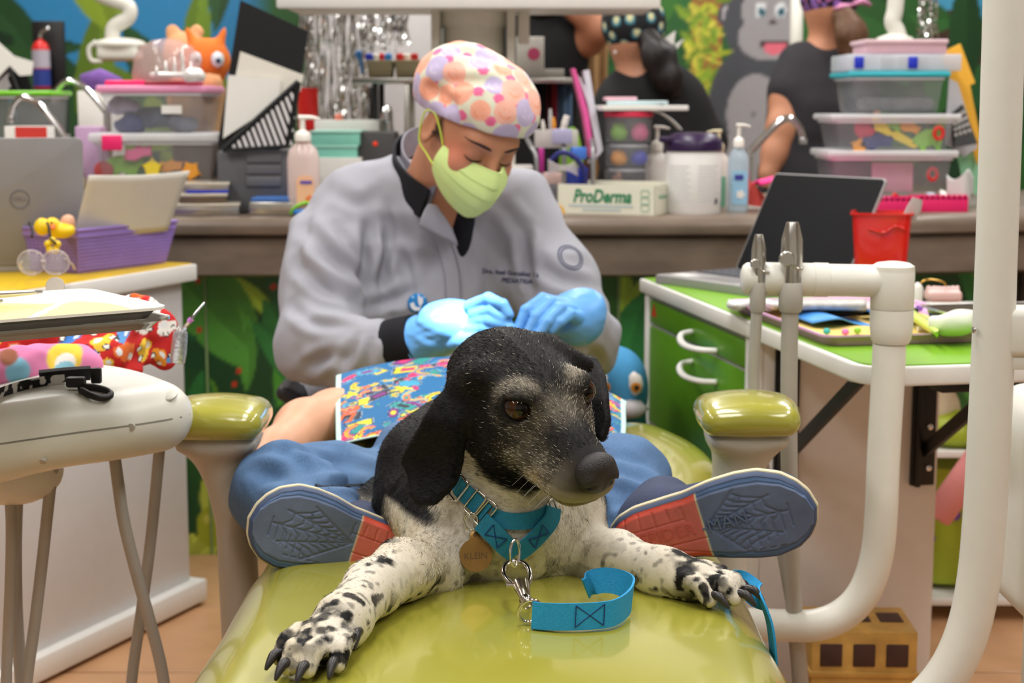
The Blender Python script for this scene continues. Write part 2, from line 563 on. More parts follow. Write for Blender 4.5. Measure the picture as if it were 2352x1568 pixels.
def fur(name, V, F, N, C, count, length, width, flow, mat, parent, pick=None, lift=0.35, seed=1, keep=None, jit=0.25):
  """short hairs grown on a quad mesh: thin tapered blades"""
  r = np.random.default_rng(seed)
  A = np.linalg.norm(np.cross(V[F[:, 2]] - V[F[:, 0]], V[F[:, 3]] - V[F[:, 1]]), axis=1)
  if keep is not None: A = A * keep[F[:, 0]]
  fi = r.choice(len(F), size=count, p=A / A.sum())
  u, v = r.random(count)[:, None], r.random(count)[:, None]
  q = F[fi]
  lerp = lambda X: (X[q[:, 0]] * (1 - u) + X[q[:, 1]] * u) * (1 - v) + (X[q[:, 3]] * (1 - u) + X[q[:, 2]] * u) * v
  p = lerp(V); n = lerp(N); c = lerp(C)
  fl = flow(p, n)
  fl = fl - n * (fl * n).sum(1, keepdims=True)
  fl /= np.linalg.norm(fl, axis=1, keepdims=True) + 1e-9
  fl = fl + r.normal(0, jit, (count, 3))
  d = fl + n * lift; d /= np.linalg.norm(d, axis=1, keepdims=True)
  side = np.cross(d, r.normal(0, 1, (count, 3))); side /= np.linalg.norm(side, axis=1, keepdims=True) + 1e-9
  L = (length(p) if callable(length) else np.full(count, length)) * (0.6 + 0.7 * r.random(count))
  w = width * (0.7 + 0.6 * r.random(count))[:, None]
  L = L[:, None]
  p = p - n * 0.0008
  mid = p + d * L * 0.55; tip = p + d * L - n * L * 0.16
  VV = np.stack([p - side * w, p + side * w, mid - side * w * 0.7, mid + side * w * 0.7, tip], 1).reshape(-1, 3)
  b = np.arange(count)[:, None] * 5
  FF = np.concatenate([b + np.array([[0, 1, 3]]), b + np.array([[0, 3, 2]]), b + np.array([[2, 3, 4]])])
  if pick is not None: c = pick(p, c, r)
  CC = np.repeat(c, 5, axis=0)
  return mk(name, (VV, FF), mat, parent, smooth=True, col=CC, kind='stuff')

from mathutils.bvhtree import BVHTree
def bvh_of(V, F):
  return BVHTree.FromPolygons([tuple(v) for v in np.asarray(V).tolist()], [tuple(int(i) for i in f) for f in F])

def drape(geo, bv, d, off=0.001, back=0.2):
  """press a flat geometry onto a surface along direction d"""
  V, F = geo; d = nrm(d); out = []
  for v in V:
    v = Vector(v); h = bv.ray_cast(v - d * back, d)
    out.append(h[0] - d * off if h[0] is not None else v)
  return np.array([o[:] for o in out]), F

def press_creases(V, F, lines):
  """valleys with raised lips along lines measured in the photo and carried onto the surface"""
  bv = bvh_of(V, F); N = normals_of(V, F); dd = np.zeros(len(V)); a0 = Vector((0, 0, CAMZ))
  for pix, A, w in lines:
    pts = []
    for x, y in pix:
      h = bv.ray_cast(a0, (W(x, y, 1) - a0).normalized())
      if h[0] is not None: pts.append(h[0])
    if len(pts) < 2: continue
    path = np.array([p[:] for p in smooth_path(pts, 5)])
    d = np.full(len(V), 9.0); tt = np.zeros(len(V)); n = len(path)
    for i in range(n - 1):
      a, b = path[i], path[i + 1]; e = b - a
      t = np.clip(((V - a) @ e) / (e @ e + 1e-12), 0, 1)
      q = np.linalg.norm(V - a - t[:, None] * e, axis=1)
      m = q < d; d = np.where(m, q, d); tt = np.where(m, (i + t) / (n - 1), tt)
    env = np.sin(np.pi * np.clip(tt, 0.02, 0.98)) ** 0.6
    dd += env * (-A * np.exp(-(d / w) ** 2) + 0.75 * A * np.exp(-((d - 1.9 * w) / w) ** 2))
  return V + N * dd[:, None]
# ================================================================ painted murals
def leaf_paint(C, X, Z, n, seed, size, pal, box_, ang=None):
  """lay n pointed leaves over colours C at plane coordinates X, Z"""
  r = np.random.default_rng(seed)
  for i in range(n):
    x0 = box_[0] + (box_[1] - box_[0]) * r.random(); z0 = box_[2] + (box_[3] - box_[2]) * r.random()
    a = r.random() * 2 * math.pi if ang is None else math.radians(ang[0] + (ang[1] - ang[0]) * r.random())
    L = size * (0.6 + 0.8 * r.random()); Wd = L * (0.10 + 0.14 * r.random())
    dx, dz = X - x0, Z - z0
    s = (dx * math.cos(a) + dz * math.sin(a)) / L; t = -dx * math.sin(a) + dz * math.cos(a) + 0.12 * L * (s - 0.5) ** 2 * (1 if i % 2 else -1)
    w = Wd * np.sin(np.pi * np.clip(s, 0, 1)) ** 0.8
    m = sstep(0.0, 0.004, w - np.abs(t)) * (s > 0) * (s < 1)
    c = np.array(pal[r.integers(0, len(pal))]) * (0.8 + 0.4 * r.random())
    half = np.where(t > 0, 1.12, 0.86)[:, None]
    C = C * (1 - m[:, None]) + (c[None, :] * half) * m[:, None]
    rib = m * sstep(0.012 * L, 0.004 * L, np.abs(t))
    C = mixc(C, np.array(c) * 1.5, rib * 0.5)
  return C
GREENS = [S(70, 140, 46), S(110, 170, 52), S(46, 116, 56), S(160, 196, 62), S(32, 88, 50), S(86, 156, 60), S(176, 204, 74)]
MURAL = P('mural_print', attr=True, rough=0.35, noise=0.02)
WALLM = P('plaster_wall', S(226, 222, 212), rough=0.8, noise=0.03)
PWHITE = P('white_laminate', S(232, 230, 226), rough=0.35, noise=0.015)

# ---------------------------------------------------------------- shell of the room
mk('ceiling', box(9.2, 8.6, 0.1, (0, 2.3, CEIL_Z)), WALLM, kind='structure')
for _x, _y in LAMPS:
  fx = mk('ceiling_light', box(0.36, 1.22, 0.07, (_x, _y, CEIL_Z - 0.072), 0.01), PWHITE, label='white ceiling tube light fixture above the room', cat='ceiling light', group='ceiling tube lights')
floor = mk('floor', box(9.2, 8.6, 0.1, (0, 2.3, -0.106)), P('tile_grout', S(92, 74, 60), rough=0.9, noise=0.1), kind='structure')
TILE = P('clay_tile', S(198, 152, 112), rough=0.32, noise=0.10, nscale=9)
TS = 0.40
tgeo = box(TS - 0.006, TS - 0.006, 0.008, (0, 0, -0.008), 0.0015, 1)
t0 = mk('floor_tile', tgeo, TILE, floor)
first = True
for i in range(-6, 7):
  for j in range(0, 12):
    o = t0 if first else t0.copy()
    if not first: COL.objects.link(o)
    first = False
    o.location = (i * TS + 0.13, 1.05 + j * TS + 0.05, 0.106)
    o.parent = floor
WB = 6.3
wall_back = mk('wall_back', box(9.2, 0.1, 2.75, (0, WB + 0.055, 0)), WALLM, kind='structure')
mk('wall_left', box(0.1, 8.6, 2.75, (-4.55, 2.3, 0)), WALLM, kind='structure')
mk('wall_right', box(0.1, 8.6, 2.75, (4.55, 2.3, 0)), WALLM, kind='structure')
mk('wall_front', box(9.2, 0.1, 2.75, (0, -2.0, 0)), WALLM, kind='structure')
NX, NZ = 560, 150
gx = np.linspace(-2.5, 2.5, NX); gz = np.linspace(0.55, 1.85, NZ)
GX, GZ = np.meshgrid(gx, gz); X = GX.ravel(); Z = GZ.ravel()
U = 1176 + 609 * X; V = 240 - 605 * (Z - 1.13)          # mural layout units
C = np.tile(np.array(S(48, 96, 46)), (len(X), 1))
C = mixc(C, S(46, 128, 178), sstep(640, 560, U) * sstep(260, 200, V) * 1.0)
C = mixc(C, S(40, 110, 120), sstep(230, 190, U) * sstep(150, 200, V))
C = mixc(C, S(50, 58, 44), ((U > 1995) * sstep(0, 30, 90 - np.abs(V - 30))))
C = mixc(C, S(66, 44, 36), ((U > 1980) & (V < 150) & (V > -0.25 * (U - 2100))).astype(float))
C = mixc(C, S(70, 150, 186), ((U > 2050) & (V < 0.35 * (U - 2090) * (U < 2190) + (U >= 2190) * 48)).astype(float))
DG = [S(34, 70, 36), S(44, 84, 40), S(30, 60, 38)]
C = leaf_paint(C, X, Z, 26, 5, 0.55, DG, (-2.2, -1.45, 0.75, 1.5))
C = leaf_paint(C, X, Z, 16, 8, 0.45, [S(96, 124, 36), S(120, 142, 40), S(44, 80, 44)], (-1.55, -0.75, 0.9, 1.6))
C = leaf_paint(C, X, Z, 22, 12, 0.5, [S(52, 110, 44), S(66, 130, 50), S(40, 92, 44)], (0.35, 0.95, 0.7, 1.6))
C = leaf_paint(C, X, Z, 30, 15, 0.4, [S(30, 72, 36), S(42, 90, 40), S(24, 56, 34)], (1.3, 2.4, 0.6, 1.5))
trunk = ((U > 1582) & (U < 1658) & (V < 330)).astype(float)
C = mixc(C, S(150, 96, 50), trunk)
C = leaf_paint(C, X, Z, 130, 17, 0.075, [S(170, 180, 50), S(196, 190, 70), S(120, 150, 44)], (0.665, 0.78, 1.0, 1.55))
def oval(cx, cy, rx, ry, rot=0.0):
  a = math.radians(rot); dx, dy = U - cx, V - cy
  return sstep(1.0, 0.96, np.sqrt(((dx * math.cos(a) + dy * math.sin(a)) / rx) ** 2 + ((-dx * math.sin(a) + dy * math.cos(a)) / ry) ** 2))
U = U + 30
G1, G2, G3 = S(74, 76, 82), S(156, 153, 156), S(186, 182, 186)
C = mixc(C, G1, oval(1700, 40, 26, 30)); C = mixc(C, G3, oval(1700, 38, 16, 22))
for m in (oval(1775, 60, 88, 95), oval(1765, 250, 112, 150), oval(1700, 270, 55, 125, 12), oval(1850, 270, 55, 125, -12), oval(1770, -20, 70, 60)): C = mixc(C, G1, m)
for m in (oval(1770, 30, 42, 50), oval(1812, 30, 42, 50), oval(1790, 90, 70, 52), oval(1765, 262, 68, 92), oval(1760, 350, 74, 70)): C = mixc(C, G2, m)
for ex in (1772, 1818):
  C = mixc(C, S(225, 228, 230), oval(ex, 28, 13, 18)); C = mixc(C, S(40, 110, 130), oval(ex + 2, 32, 8, 11)); C = mixc(C, S(20, 26, 30), oval(ex + 2, 33, 4, 6))
C = mixc(C, S(70, 62, 60), oval(1800, 56, 9, 6))
C = mixc(C, S(60, 40, 46), oval(1806, 104, 34, 18) * (V > 98)); C = mixc(C, S(226, 110, 128), oval(1806, 110, 26, 18, -8) * (V > 100))
C = mixc(C, S(120, 117, 118), oval(1760, 262, 5, 8))
Vm = np.stack([X, np.full(len(X), WB), Z], 1)
idx = np.arange(NX * NZ).reshape(NZ, NX)
Fm = np.stack([idx[:-1, :-1], idx[:-1, 1:], idx[1:, 1:], idx[1:, :-1]], -1).reshape(-1, 4)
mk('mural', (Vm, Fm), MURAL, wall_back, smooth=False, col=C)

# ---------------------------------------------------------------- long counter with printed panels
CT = 0.89
CF = [(-1.75, 3.56), (-0.5, 3.56), (0.35, 3.56), (0.75, 3.58), (1.45, 3.74), (2.4, 4.05)]     # front edge of the top
counter = thing('service_counter', (0, 3.9, 0), 'long brown stone-look service counter behind the dentist', 'counter')
STONE = P('brown_stone', S(118, 104, 92), rough=0.28, noise=0.22, nscale=7, stretch=(1, 1, 3))
def counter_band(prof):
  """profile [(out, z)] swept along the counter front"""
  V_, F_ = [], []
  n = len(prof)
  for x, y in CF:
    for o, z in prof: V_.append((x, y - o, z))
  for i in range(len(CF) - 1):
    for k in range(n - 1): F_.append((i * n + k, (i + 1) * n + k, (i + 1) * n + k + 1, i * n + k + 1))
  return np.array(V_), F_
mk('countertop', counter_band([(-0.95, CT), (0.0, CT), (0.012, CT - 0.008), (0.016, CT - 0.022), (0.010, CT - 0.036), (-0.02, CT - 0.042), (-0.95, CT - 0.042)]), STONE, counter, smooth=50)
mk('edge_board', counter_band([(-0.02, CT - 0.042), (-0.012, CT - 0.050), (-0.012, CT - 0.125), (-0.03, CT - 0.132), (-0.30, CT - 0.132)]), STONE, counter, smooth=30)
mk('carcass', box(4.0, 0.66, 0.76, (0.1, 4.12, 0)), P('dark_carcass', S(50, 44, 40), rough=0.8), counter)
mk('plinth', box(4.0, 0.04, 0.07, (0.1, 3.73, 0), 0.004), P('grey_plinth', S(168, 158, 148), rough=0.6), counter)
r_ = np.random.default_rng(31)
PW_ = 0.31
for k in range(11):
  x0 = -1.62 + k * PW_
  yk = 3.70 if x0 < 0.7 else 3.70 + (x0 - 0.7) * 0.20
  y1 = 3.70 if x0 + PW_ < 0.7 else 3.70 + (x0 + PW_ - 0.7) * 0.20
  nx_, nz_ = 56, 112
  gx = np.linspace(x0 + 0.002, x0 + PW_ - 0.002, nx_); gz = np.linspace(0.07, 0.76, nz_)
  GX, GZ = np.meshgrid(gx, gz); X = GX.ravel(); Z = GZ.ravel()
  if 4 <= k <= 5:                                             # hidden behind the dentist
    C = np.tile(np.array(S(60, 110, 44)), (len(X), 1))
  else:
    C = np.tile(np.array(S(30, 74, 40)), (len(X), 1))
    C = mixc(C, S(52, 104, 44), sstep(0.3, 0.7, vnoise(np.stack([X * 5, Z * 5, 0 * X], 1))))
    C = leaf_paint(C, X, Z, 90, 100, 0.24, GREENS, (-1.62, -0.30, 0.05, 0.78), (40, 140)) if x0 < 0 else leaf_paint(C, X, Z, 50, 120, 0.32, GREENS[2:6] + [S(20, 58, 34)], (0.0, 1.8, 0.05, 0.78), (60, 120))
    C = leaf_paint(C, X, Z, 34, 131, 0.15, [S(170, 200, 66), S(196, 210, 84), S(96, 170, 70)], (-1.62, 1.8, 0.15, 0.55), (200, 340))
  rr = np.random.default_rng(55)
  for i in range(44):
    bx_, bz_ = -1.1 + 0.8 * rr.random(), 0.25 + 0.5 * rr.random()
    C = mixc(C, S(206, 62, 44), sstep(0.008, 0.006, np.hypot(X - bx_, Z - bz_)))
  for i in range(8):
    bx_, bz_ = -1.1 + 2.4 * rr.random(), 0.3 + 0.3 * rr.random()
    C = mixc(C, S(112, 56, 140), sstep(0.016, 0.013, np.hypot(X - bx_, (Z - bz_) * 1.6)))
  C = mixc(C, S(158, 168, 44), sstep(0.05, 0.047, np.hypot((X + 0.69) * 1.4, Z - 0.17)))
  C = mixc(C, S(196, 196, 90), sstep(0.012, 0.009, np.hypot((X + 0.70) * 1.2, Z - 0.19)))
  idx = np.arange(nx_ * nz_).reshape(nz_, nx_)
  Fm = np.stack([idx[:-1, :-1], idx[:-1, 1:], idx[1:, 1:], idx[1:, :-1]], -1).reshape(-1, 4)
  Y = yk + (y1 - yk) * (X - x0) / PW_
  mk('front_panel', (np.stack([X, Y, Z], 1), Fm), MURAL, counter, smooth=False, col=C)
  mk('panel_joint', box(0.006, 0.006, 0.69, (x0, yk - 0.001, 0.07), 0.001), P('pale_joint', S(128, 156, 104), rough=0.5), counter)
# ================================================================ dental chair
LIME = P('lime_vinyl', S(162, 158, 58), rough=0.26, coat=0.9, noise=0.04, nscale=5, bump=0.06, bscale=14)
CHAIR_GREY = P('chair_grey_plastic', S(186, 180, 168), rough=0.45, noise=0.02)
PADZ = 0.632
chair = thing('dental_chair', (-0.02, 2.2, 0.0), 'lime green vinyl dental chair under the dog and the child', 'dental chair')
fm = Form((-0.36, 1.00, 0.48), (0.32, 1.98, 0.70), 0.006)
fm.box((-0.02, 1.50, PADZ - 0.065), (0.272, 0.42, 0.065), rad=0.06, k=0)
fm.box((-0.02, 1.46, PADZ - 0.075), (0.28, 0.36, 0.04), rad=0.04, k=0.03)
fm.ell((-0.02, 1.45, PADZ - 0.055), (0.27, 0.40, 0.068), k=0.03)
PV, PF = fm.mesh(3)
mk('leg_rest', (PV, PF), LIME, chair, smooth=True)
pad_bv = bvh_of(PV, PF)
def on_pad(px, py, off=0.0):
  """point off metres above the leg rest on the line of sight of a photo pixel"""
  a = Vector((0, 0, CAMZ)); d = (W(px, py, 1) - a).normalized(); h = pad_bv.ray_cast(a, d)
  if h[0] is None: return Wz(px, py, PADZ + off)
  p = Wz(px, py, h[0].z + off); g = pad_bv.ray_cast(Vector((p.x, p.y, 1.0)), Vector((0, 0, -1)))
  return Wz(px, py, (g[0].z if g[0] is not None else h[0].z) + off)
fm = Form((-0.40, 1.86, 0.45), (0.36, 2.72, 0.72), 0.008)
fm.box((-0.02, 2.22, 0.575), (0.255, 0.36, 0.05), rad=0.048, k=0)
fm.ell((0.19, 2.36, 0.585), (0.115, 0.28, 0.062), k=0.04)
fm.ell((-0.23, 2.36, 0.585), (0.115, 0.28, 0.062), k=0.04)
mk('seat', fm.mesh(3), LIME, chair, smooth=True)
fm = Form((-0.34, 2.50, 0.5), (0.30, 3.0, 0.82), 0.009)
fm.box((-0.02, 2.68, 0.575), (0.20, 0.24, 0.036), R=((1, 0, 0), (0, 0.995, 0.09), (0, -0.09, 0.995)), rad=0.036, k=0)
mk('backrest', fm.mesh(3), LIME, chair, smooth=True)
for side, px, py in ((-1, 503, 953), (1, 1713, 945)):
  c = W(px, py, 2.04)
  arm = mk('armrest', [tube([(c.x, c.y, 0.40), (c.x - side * -0.0, c.y, 0.42)], 0.01, 6)], CHAIR_GREY, chair)
  fm = Form((c.x - 0.10, c.y - 0.17, c.z - 0.06), (c.x + 0.10, c.y + 0.17, c.z + 0.06), 0.005)
  fm.box((c.x, c.y, c.z - 0.004), (0.0615, 0.065, 0.0185), rad=0.018, k=0)
  fm.ell((c.x + side * 0.004, c.y, c.z + 0.002), (0.058, 0.061, 0.0222), k=0.02)
  mk('armrest_pad', fm.mesh(3), LIME, arm, smooth=True)
  fm = Form((c.x - 0.10, c.y - 0.14, 0.33), (c.x + 0.10, c.y + 0.14, c.z), 0.006)
  o = -side
  fm.box((c.x, c.y, c.z - 0.030), (0.050, 0.050, 0.011), rad=0.010, k=0)
  fm.cap((c.x + o * 0.000, c.y, c.z - 0.045), (c.x + o * 0.014, c.y, c.z - 0.11), 0.036, 0.022, 0.03)
  fm.cap((c.x + o * 0.014, c.y, c.z - 0.11), (c.x + o * 0.022, c.y, 0.40), 0.021, 0.021, 0.02)
  fm.cap((c.x + o * 0.014, c.y + 0.03, c.z - 0.07), (c.x + o * 0.022, c.y + 0.02, 0.40), 0.02, 0.02, 0.03)
  mk('armrest_post', fm.mesh(3), CHAIR_GREY, arm, smooth=True)
mk('seat_frame', [box(0.40, 0.75, 0.05, (-0.02, 2.2, 0.475), 0.015), box(0.60, 0.06, 0.05, (-0.01, 2.04, 0.41), 0.012),
         box(0.34, 0.6, 0.03, (-0.02, 1.55, 0.465), 0.01)], CHAIR_GREY, chair)
mk('pedestal', [lathe([(0.16, 0.03), (0.15, 0.10), (0.10, 0.14), (0.09, 0.48)], 28, (-0.02, 2.35, 0))], CHAIR_GREY, chair)
mk('base_plate', [box(0.52, 0.9, 0.035, (-0.02, 2.25, 0.0), 0.012)], CHAIR_GREY, chair)
# ================================================================ dog
dog = thing('dog', (0.0, 1.75, PADZ), 'black and white spotted dog with greying muzzle lying on the chair', 'dog')
FUR = P('dog_coat', attr=True, rough=0.62, noise=0.05, nscale=120, bump=0.12, bscale=500, spec=0.25)
FURH = P('dog_hair', attr=True, rough=0.5, spec=0.2)
DARK = P('dog_nose_leather', S(34, 29, 30), rough=0.42, noise=0.15, nscale=200, bump=0.5, bscale=900)
CLAW = P('dog_claw', S(46, 43, 44), rough=0.35, noise=0.15, nscale=80)
HO = W(1193, 876, 1.665)
hf = nrm((0.52, -0.71, -0.46)); hr = Vector((0.855, 0.479, 0.13)); hr = (hr - hf * hr.dot(hf)).normalized(); hu = hf.cross(hr).normalized()
def HL(a, b, c): return HO + hr * a + hf * b + hu * c
HAX = (hr, hf, hu)
VX = 0.0024
fm = Form((-0.27, 1.28, 0.60), (0.27, 2.26, 0.94), VX)
fm.ell(HL(0, 0.0, -0.010), (0.060, 0.066, 0.044), HAX, k=0)
fm.ell(HL(0, 0.030, 0.001), (0.046, 0.042, 0.036), HAX, k=0.02)
for s in (-1, 1):
  fm.ell(HL(s * 0.030, 0.046, 0.018), (0.019, 0.020, 0.018), HAX, k=0.016)      # brows
  fm.ell(HL(s * 0.036, 0.030, -0.030), (0.026, 0.048, 0.034), HAX, k=0.025)      # cheeks
fm.cap(HL(0, 0.055, -0.024), HL(0, 0.120, -0.026), 0.038, 0.031, 0.022)
fm.cap(HL(0, 0.045, 0.002), HL(0, 0.134, -0.010), 0.023, 0.0165, 0.016)             # bridge
for s in (-1, 1):
  fm.cap(HL(s * 0.020, 0.078, -0.037), HL(s * 0.016, 0.124, -0.033), 0.022, 0.0195, 0.012)  # flews
fm.cap(HL(0, 0.030, -0.057), HL(0, 0.106, -0.053), 0.026, 0.013, 0.012)             # jaw
fm.cap(HL(0, -0.030, -0.030), W(1120, 1130, 1.755), 0.055, 0.068, 0.04)
fm.cap(HL(0, 0.01, -0.055), W(1165, 1185, 1.70), 0.034, 0.055, 0.03)
CH = W(1150, 1240, 1.745)
fm.cap(W(1120, 1130, 1.755), CH + Vector((0, 0, 0.012)), 0.068, 0.080, 0.04)
fm.ell(CH + Vector((0, 0.016, 0.020)), (0.085, 0.088, 0.068), k=0.035)
fm.cap(CH + Vector((-0.02, 0.06, 0.03)), (-0.056, 1.92, 0.705), 0.078, 0.076, 0.05)
fm.cap((-0.056, 1.92, 0.705), (-0.045, 2.08, 0.69), 0.076, 0.062, 0.05)
fm.cap(W(1045, 1190, 1.755), W(1005, 1285, 1.67), 0.056, 0.035, 0.03)
fm.cap(W(968, 1070, 1.86), W(955, 1150, 1.83), 0.050, 0.048, 0.04)
fm.cap(W(1290, 1190, 1.76), W(1325, 1265, 1.745), 0.052, 0.038, 0.035)
E1, K1, Q1 = W(985, 1303, 1.645), W(856, 1350, 1.53), on_pad(786, 1425, 0.026)
PW1 = on_pad(728, 1490, 0.017)
fm.chain([(E1, 0.030), (W(925, 1308, 1.59), 0.0285), (K1, 0.0255), (Q1, 0.0235)], 0.015)
fm.cap(W(1005, 1318, 1.64), E1, 0.022, 0.026, 0.015)
E2, K2, Q2 = W(1335, 1275, 1.745), W(1415, 1283, 1.70), W(1520, 1313, 1.645)
PW2 = on_pad(1622, 1343, 0.017)
fm.chain([(E2, 0.030), (K2, 0.028), (Q2, 0.0245)], 0.015)
fm.cap(W(1372, 1330, 1.70), K2, 0.02, 0.02, 0.02)
TOES = []
def paw(Q, Pw, spread, sidev, rr=1.0):
  d = (Pw - Q); d.z = 0; d.normalize(); sd = Vector(sidev); sd = (sd - d * sd.dot(d)).normalized(); up = Vector((0, 0, 1))
  fm.cap(Q, Pw - d * 0.012 + up * 0.002, 0.0235, 0.0220, 0.015)
  fm.ell(Pw - d * 0.012 + up * 0.002, (0.029, 0.027, 0.0155), (sd, d, up), k=0.014)
  for t, ln in ((-1.5, 0.014), (-0.5, 0.034), (0.5, 0.035), (1.5, 0.016)):
    b0 = Pw + sd * (t * 0.0150) - d * 0.012 + up * 0.010
    b1 = Pw + sd * (t * 0.0180) + d * (ln - 0.010) + up * 0.006
    b2 = Pw + sd * (t * 0.0185) + d * ln - up * 0.006
    fm.cap(b0, b1, 0.0098, 0.0096, 0.0025); fm.cap(b1, b2, 0.0096, 0.0090, 0.002)
    TOES.append((b2 + up * 0.004 + d * 0.006, (d + sd * t * 0.13), up, sd))
  TOES.append((Q.lerp(Pw, 0.45) + sd * 0.026 + up * 0.002, d * 0.9 + sd * 0.25, up, sd))
paw(Q1, PW1, 1, (1, 0, 0))
paw(Q2, PW2, 1, (0.2, 1, 0))
fm.chain([((-0.08, 2.05, 0.675), 0.050), (W(862, 1192, 1.93), 0.030), ((-0.16, 2.03, 0.648), 0.024)], 0.03)
EYES = [HL(-0.0365, 0.0505, 0.0165), HL(0.0395, 0.0530, 0.0150)]
for s, e in zip((-1, 1), EYES):
  ed = (hf * 0.72 + hr * s * 0.55 + hu * 0.28).normalized()
  fm.ell(e + ed * 0.011, (0.0142, 0.015, 0.0112), (hr.lerp(-hf * s, 0.40), ed, hu), k=0.005, op='s')
  fm.ell(e + hu * 0.0125 + ed * 0.001, (0.013, 0.005, 0.004), (hr.lerp(-hf * s, 0.40), ed, hu), k=0.008)
_A = np.array([list(hr), list(hf), list(hu)]); _HOn = np.array(HO)
def headloc(Pp): return (np.asarray(Pp) - _HOn) @ _A.T
def lipz(b): return -0.048 + 0.10 * (b - 0.10)
def dog_disp(Pp):
  q = headloc(Pp); a, b, c = q.T
  m = sstep(0.078, 0.088, b) * (np.abs(a) < 0.05)
  g = -0.0035 * np.exp(-((c - lipz(b)) / 0.0022) ** 2) * m
  inh = (np.abs(a) < 0.08) & (b > -0.09)
  g = g + np.where(inh, 0.0007, 0.0016) * (vnoise(Pp, 70) - 0.5) + 0.003 * (vnoise(Pp, 22) - 0.5) * (~inh)
  return g
fm.displace(dog_disp, 0.012)
EM1 = frame(W(990, 1010, 1.645), (0.90, -0.43, 0.0), z=(-0.43, -0.89, 0.12))
ear1 = outline_on(EM1, [(1092, 846), (1050, 868), (1010, 918), (975, 985), (930, 1042), (922, 1062), (938, 1088), (950, 1135), (972, 1153), (1000, 1150), (1036, 1108), (1052, 1040), (1066, 960), (1082, 905)])
def bend1(x, y): return -2.2 * (x + 0.01) ** 2 * np.sign(x + 0.01) * -1 * 0 + 0.006 * np.sin(y * 55) - 1.2 * x * x - 0.25 * np.maximum(y - 0.02, 0)
fm.slab(EM1, ear1, 0.0015, 0.0042, bend=bend1, k=0.012)
EM2 = frame(W(1376, 920, 1.715), (0.75, -0.66, 0.0), z=(0.60, -0.78, 0.1))
ear2 = outline_on(EM2, [(1316, 806), (1345, 815), (1372, 860), (1388, 915), (1394, 965), (1382, 1005), (1372, 992), (1362, 955), (1350, 905), (1330, 850)])
fm.slab(EM2, ear2, 0.0015, 0.0042, bend=lambda x, y: -1.5 * x * x - 0.3 * np.maximum(y - 0.0, 0), k=0.012)
fm.cap(HL(-0.052, 0.0, 0.022), W(1070, 880, 1.655), 0.016, 0.010, 0.02)
fm.cap(HL(0.044, -0.02, 0.016), W(1345, 838, 1.712), 0.012, 0.009, 0.02)
DV, DF = fm.mesh(2)
DN = normals_of(DV, DF)

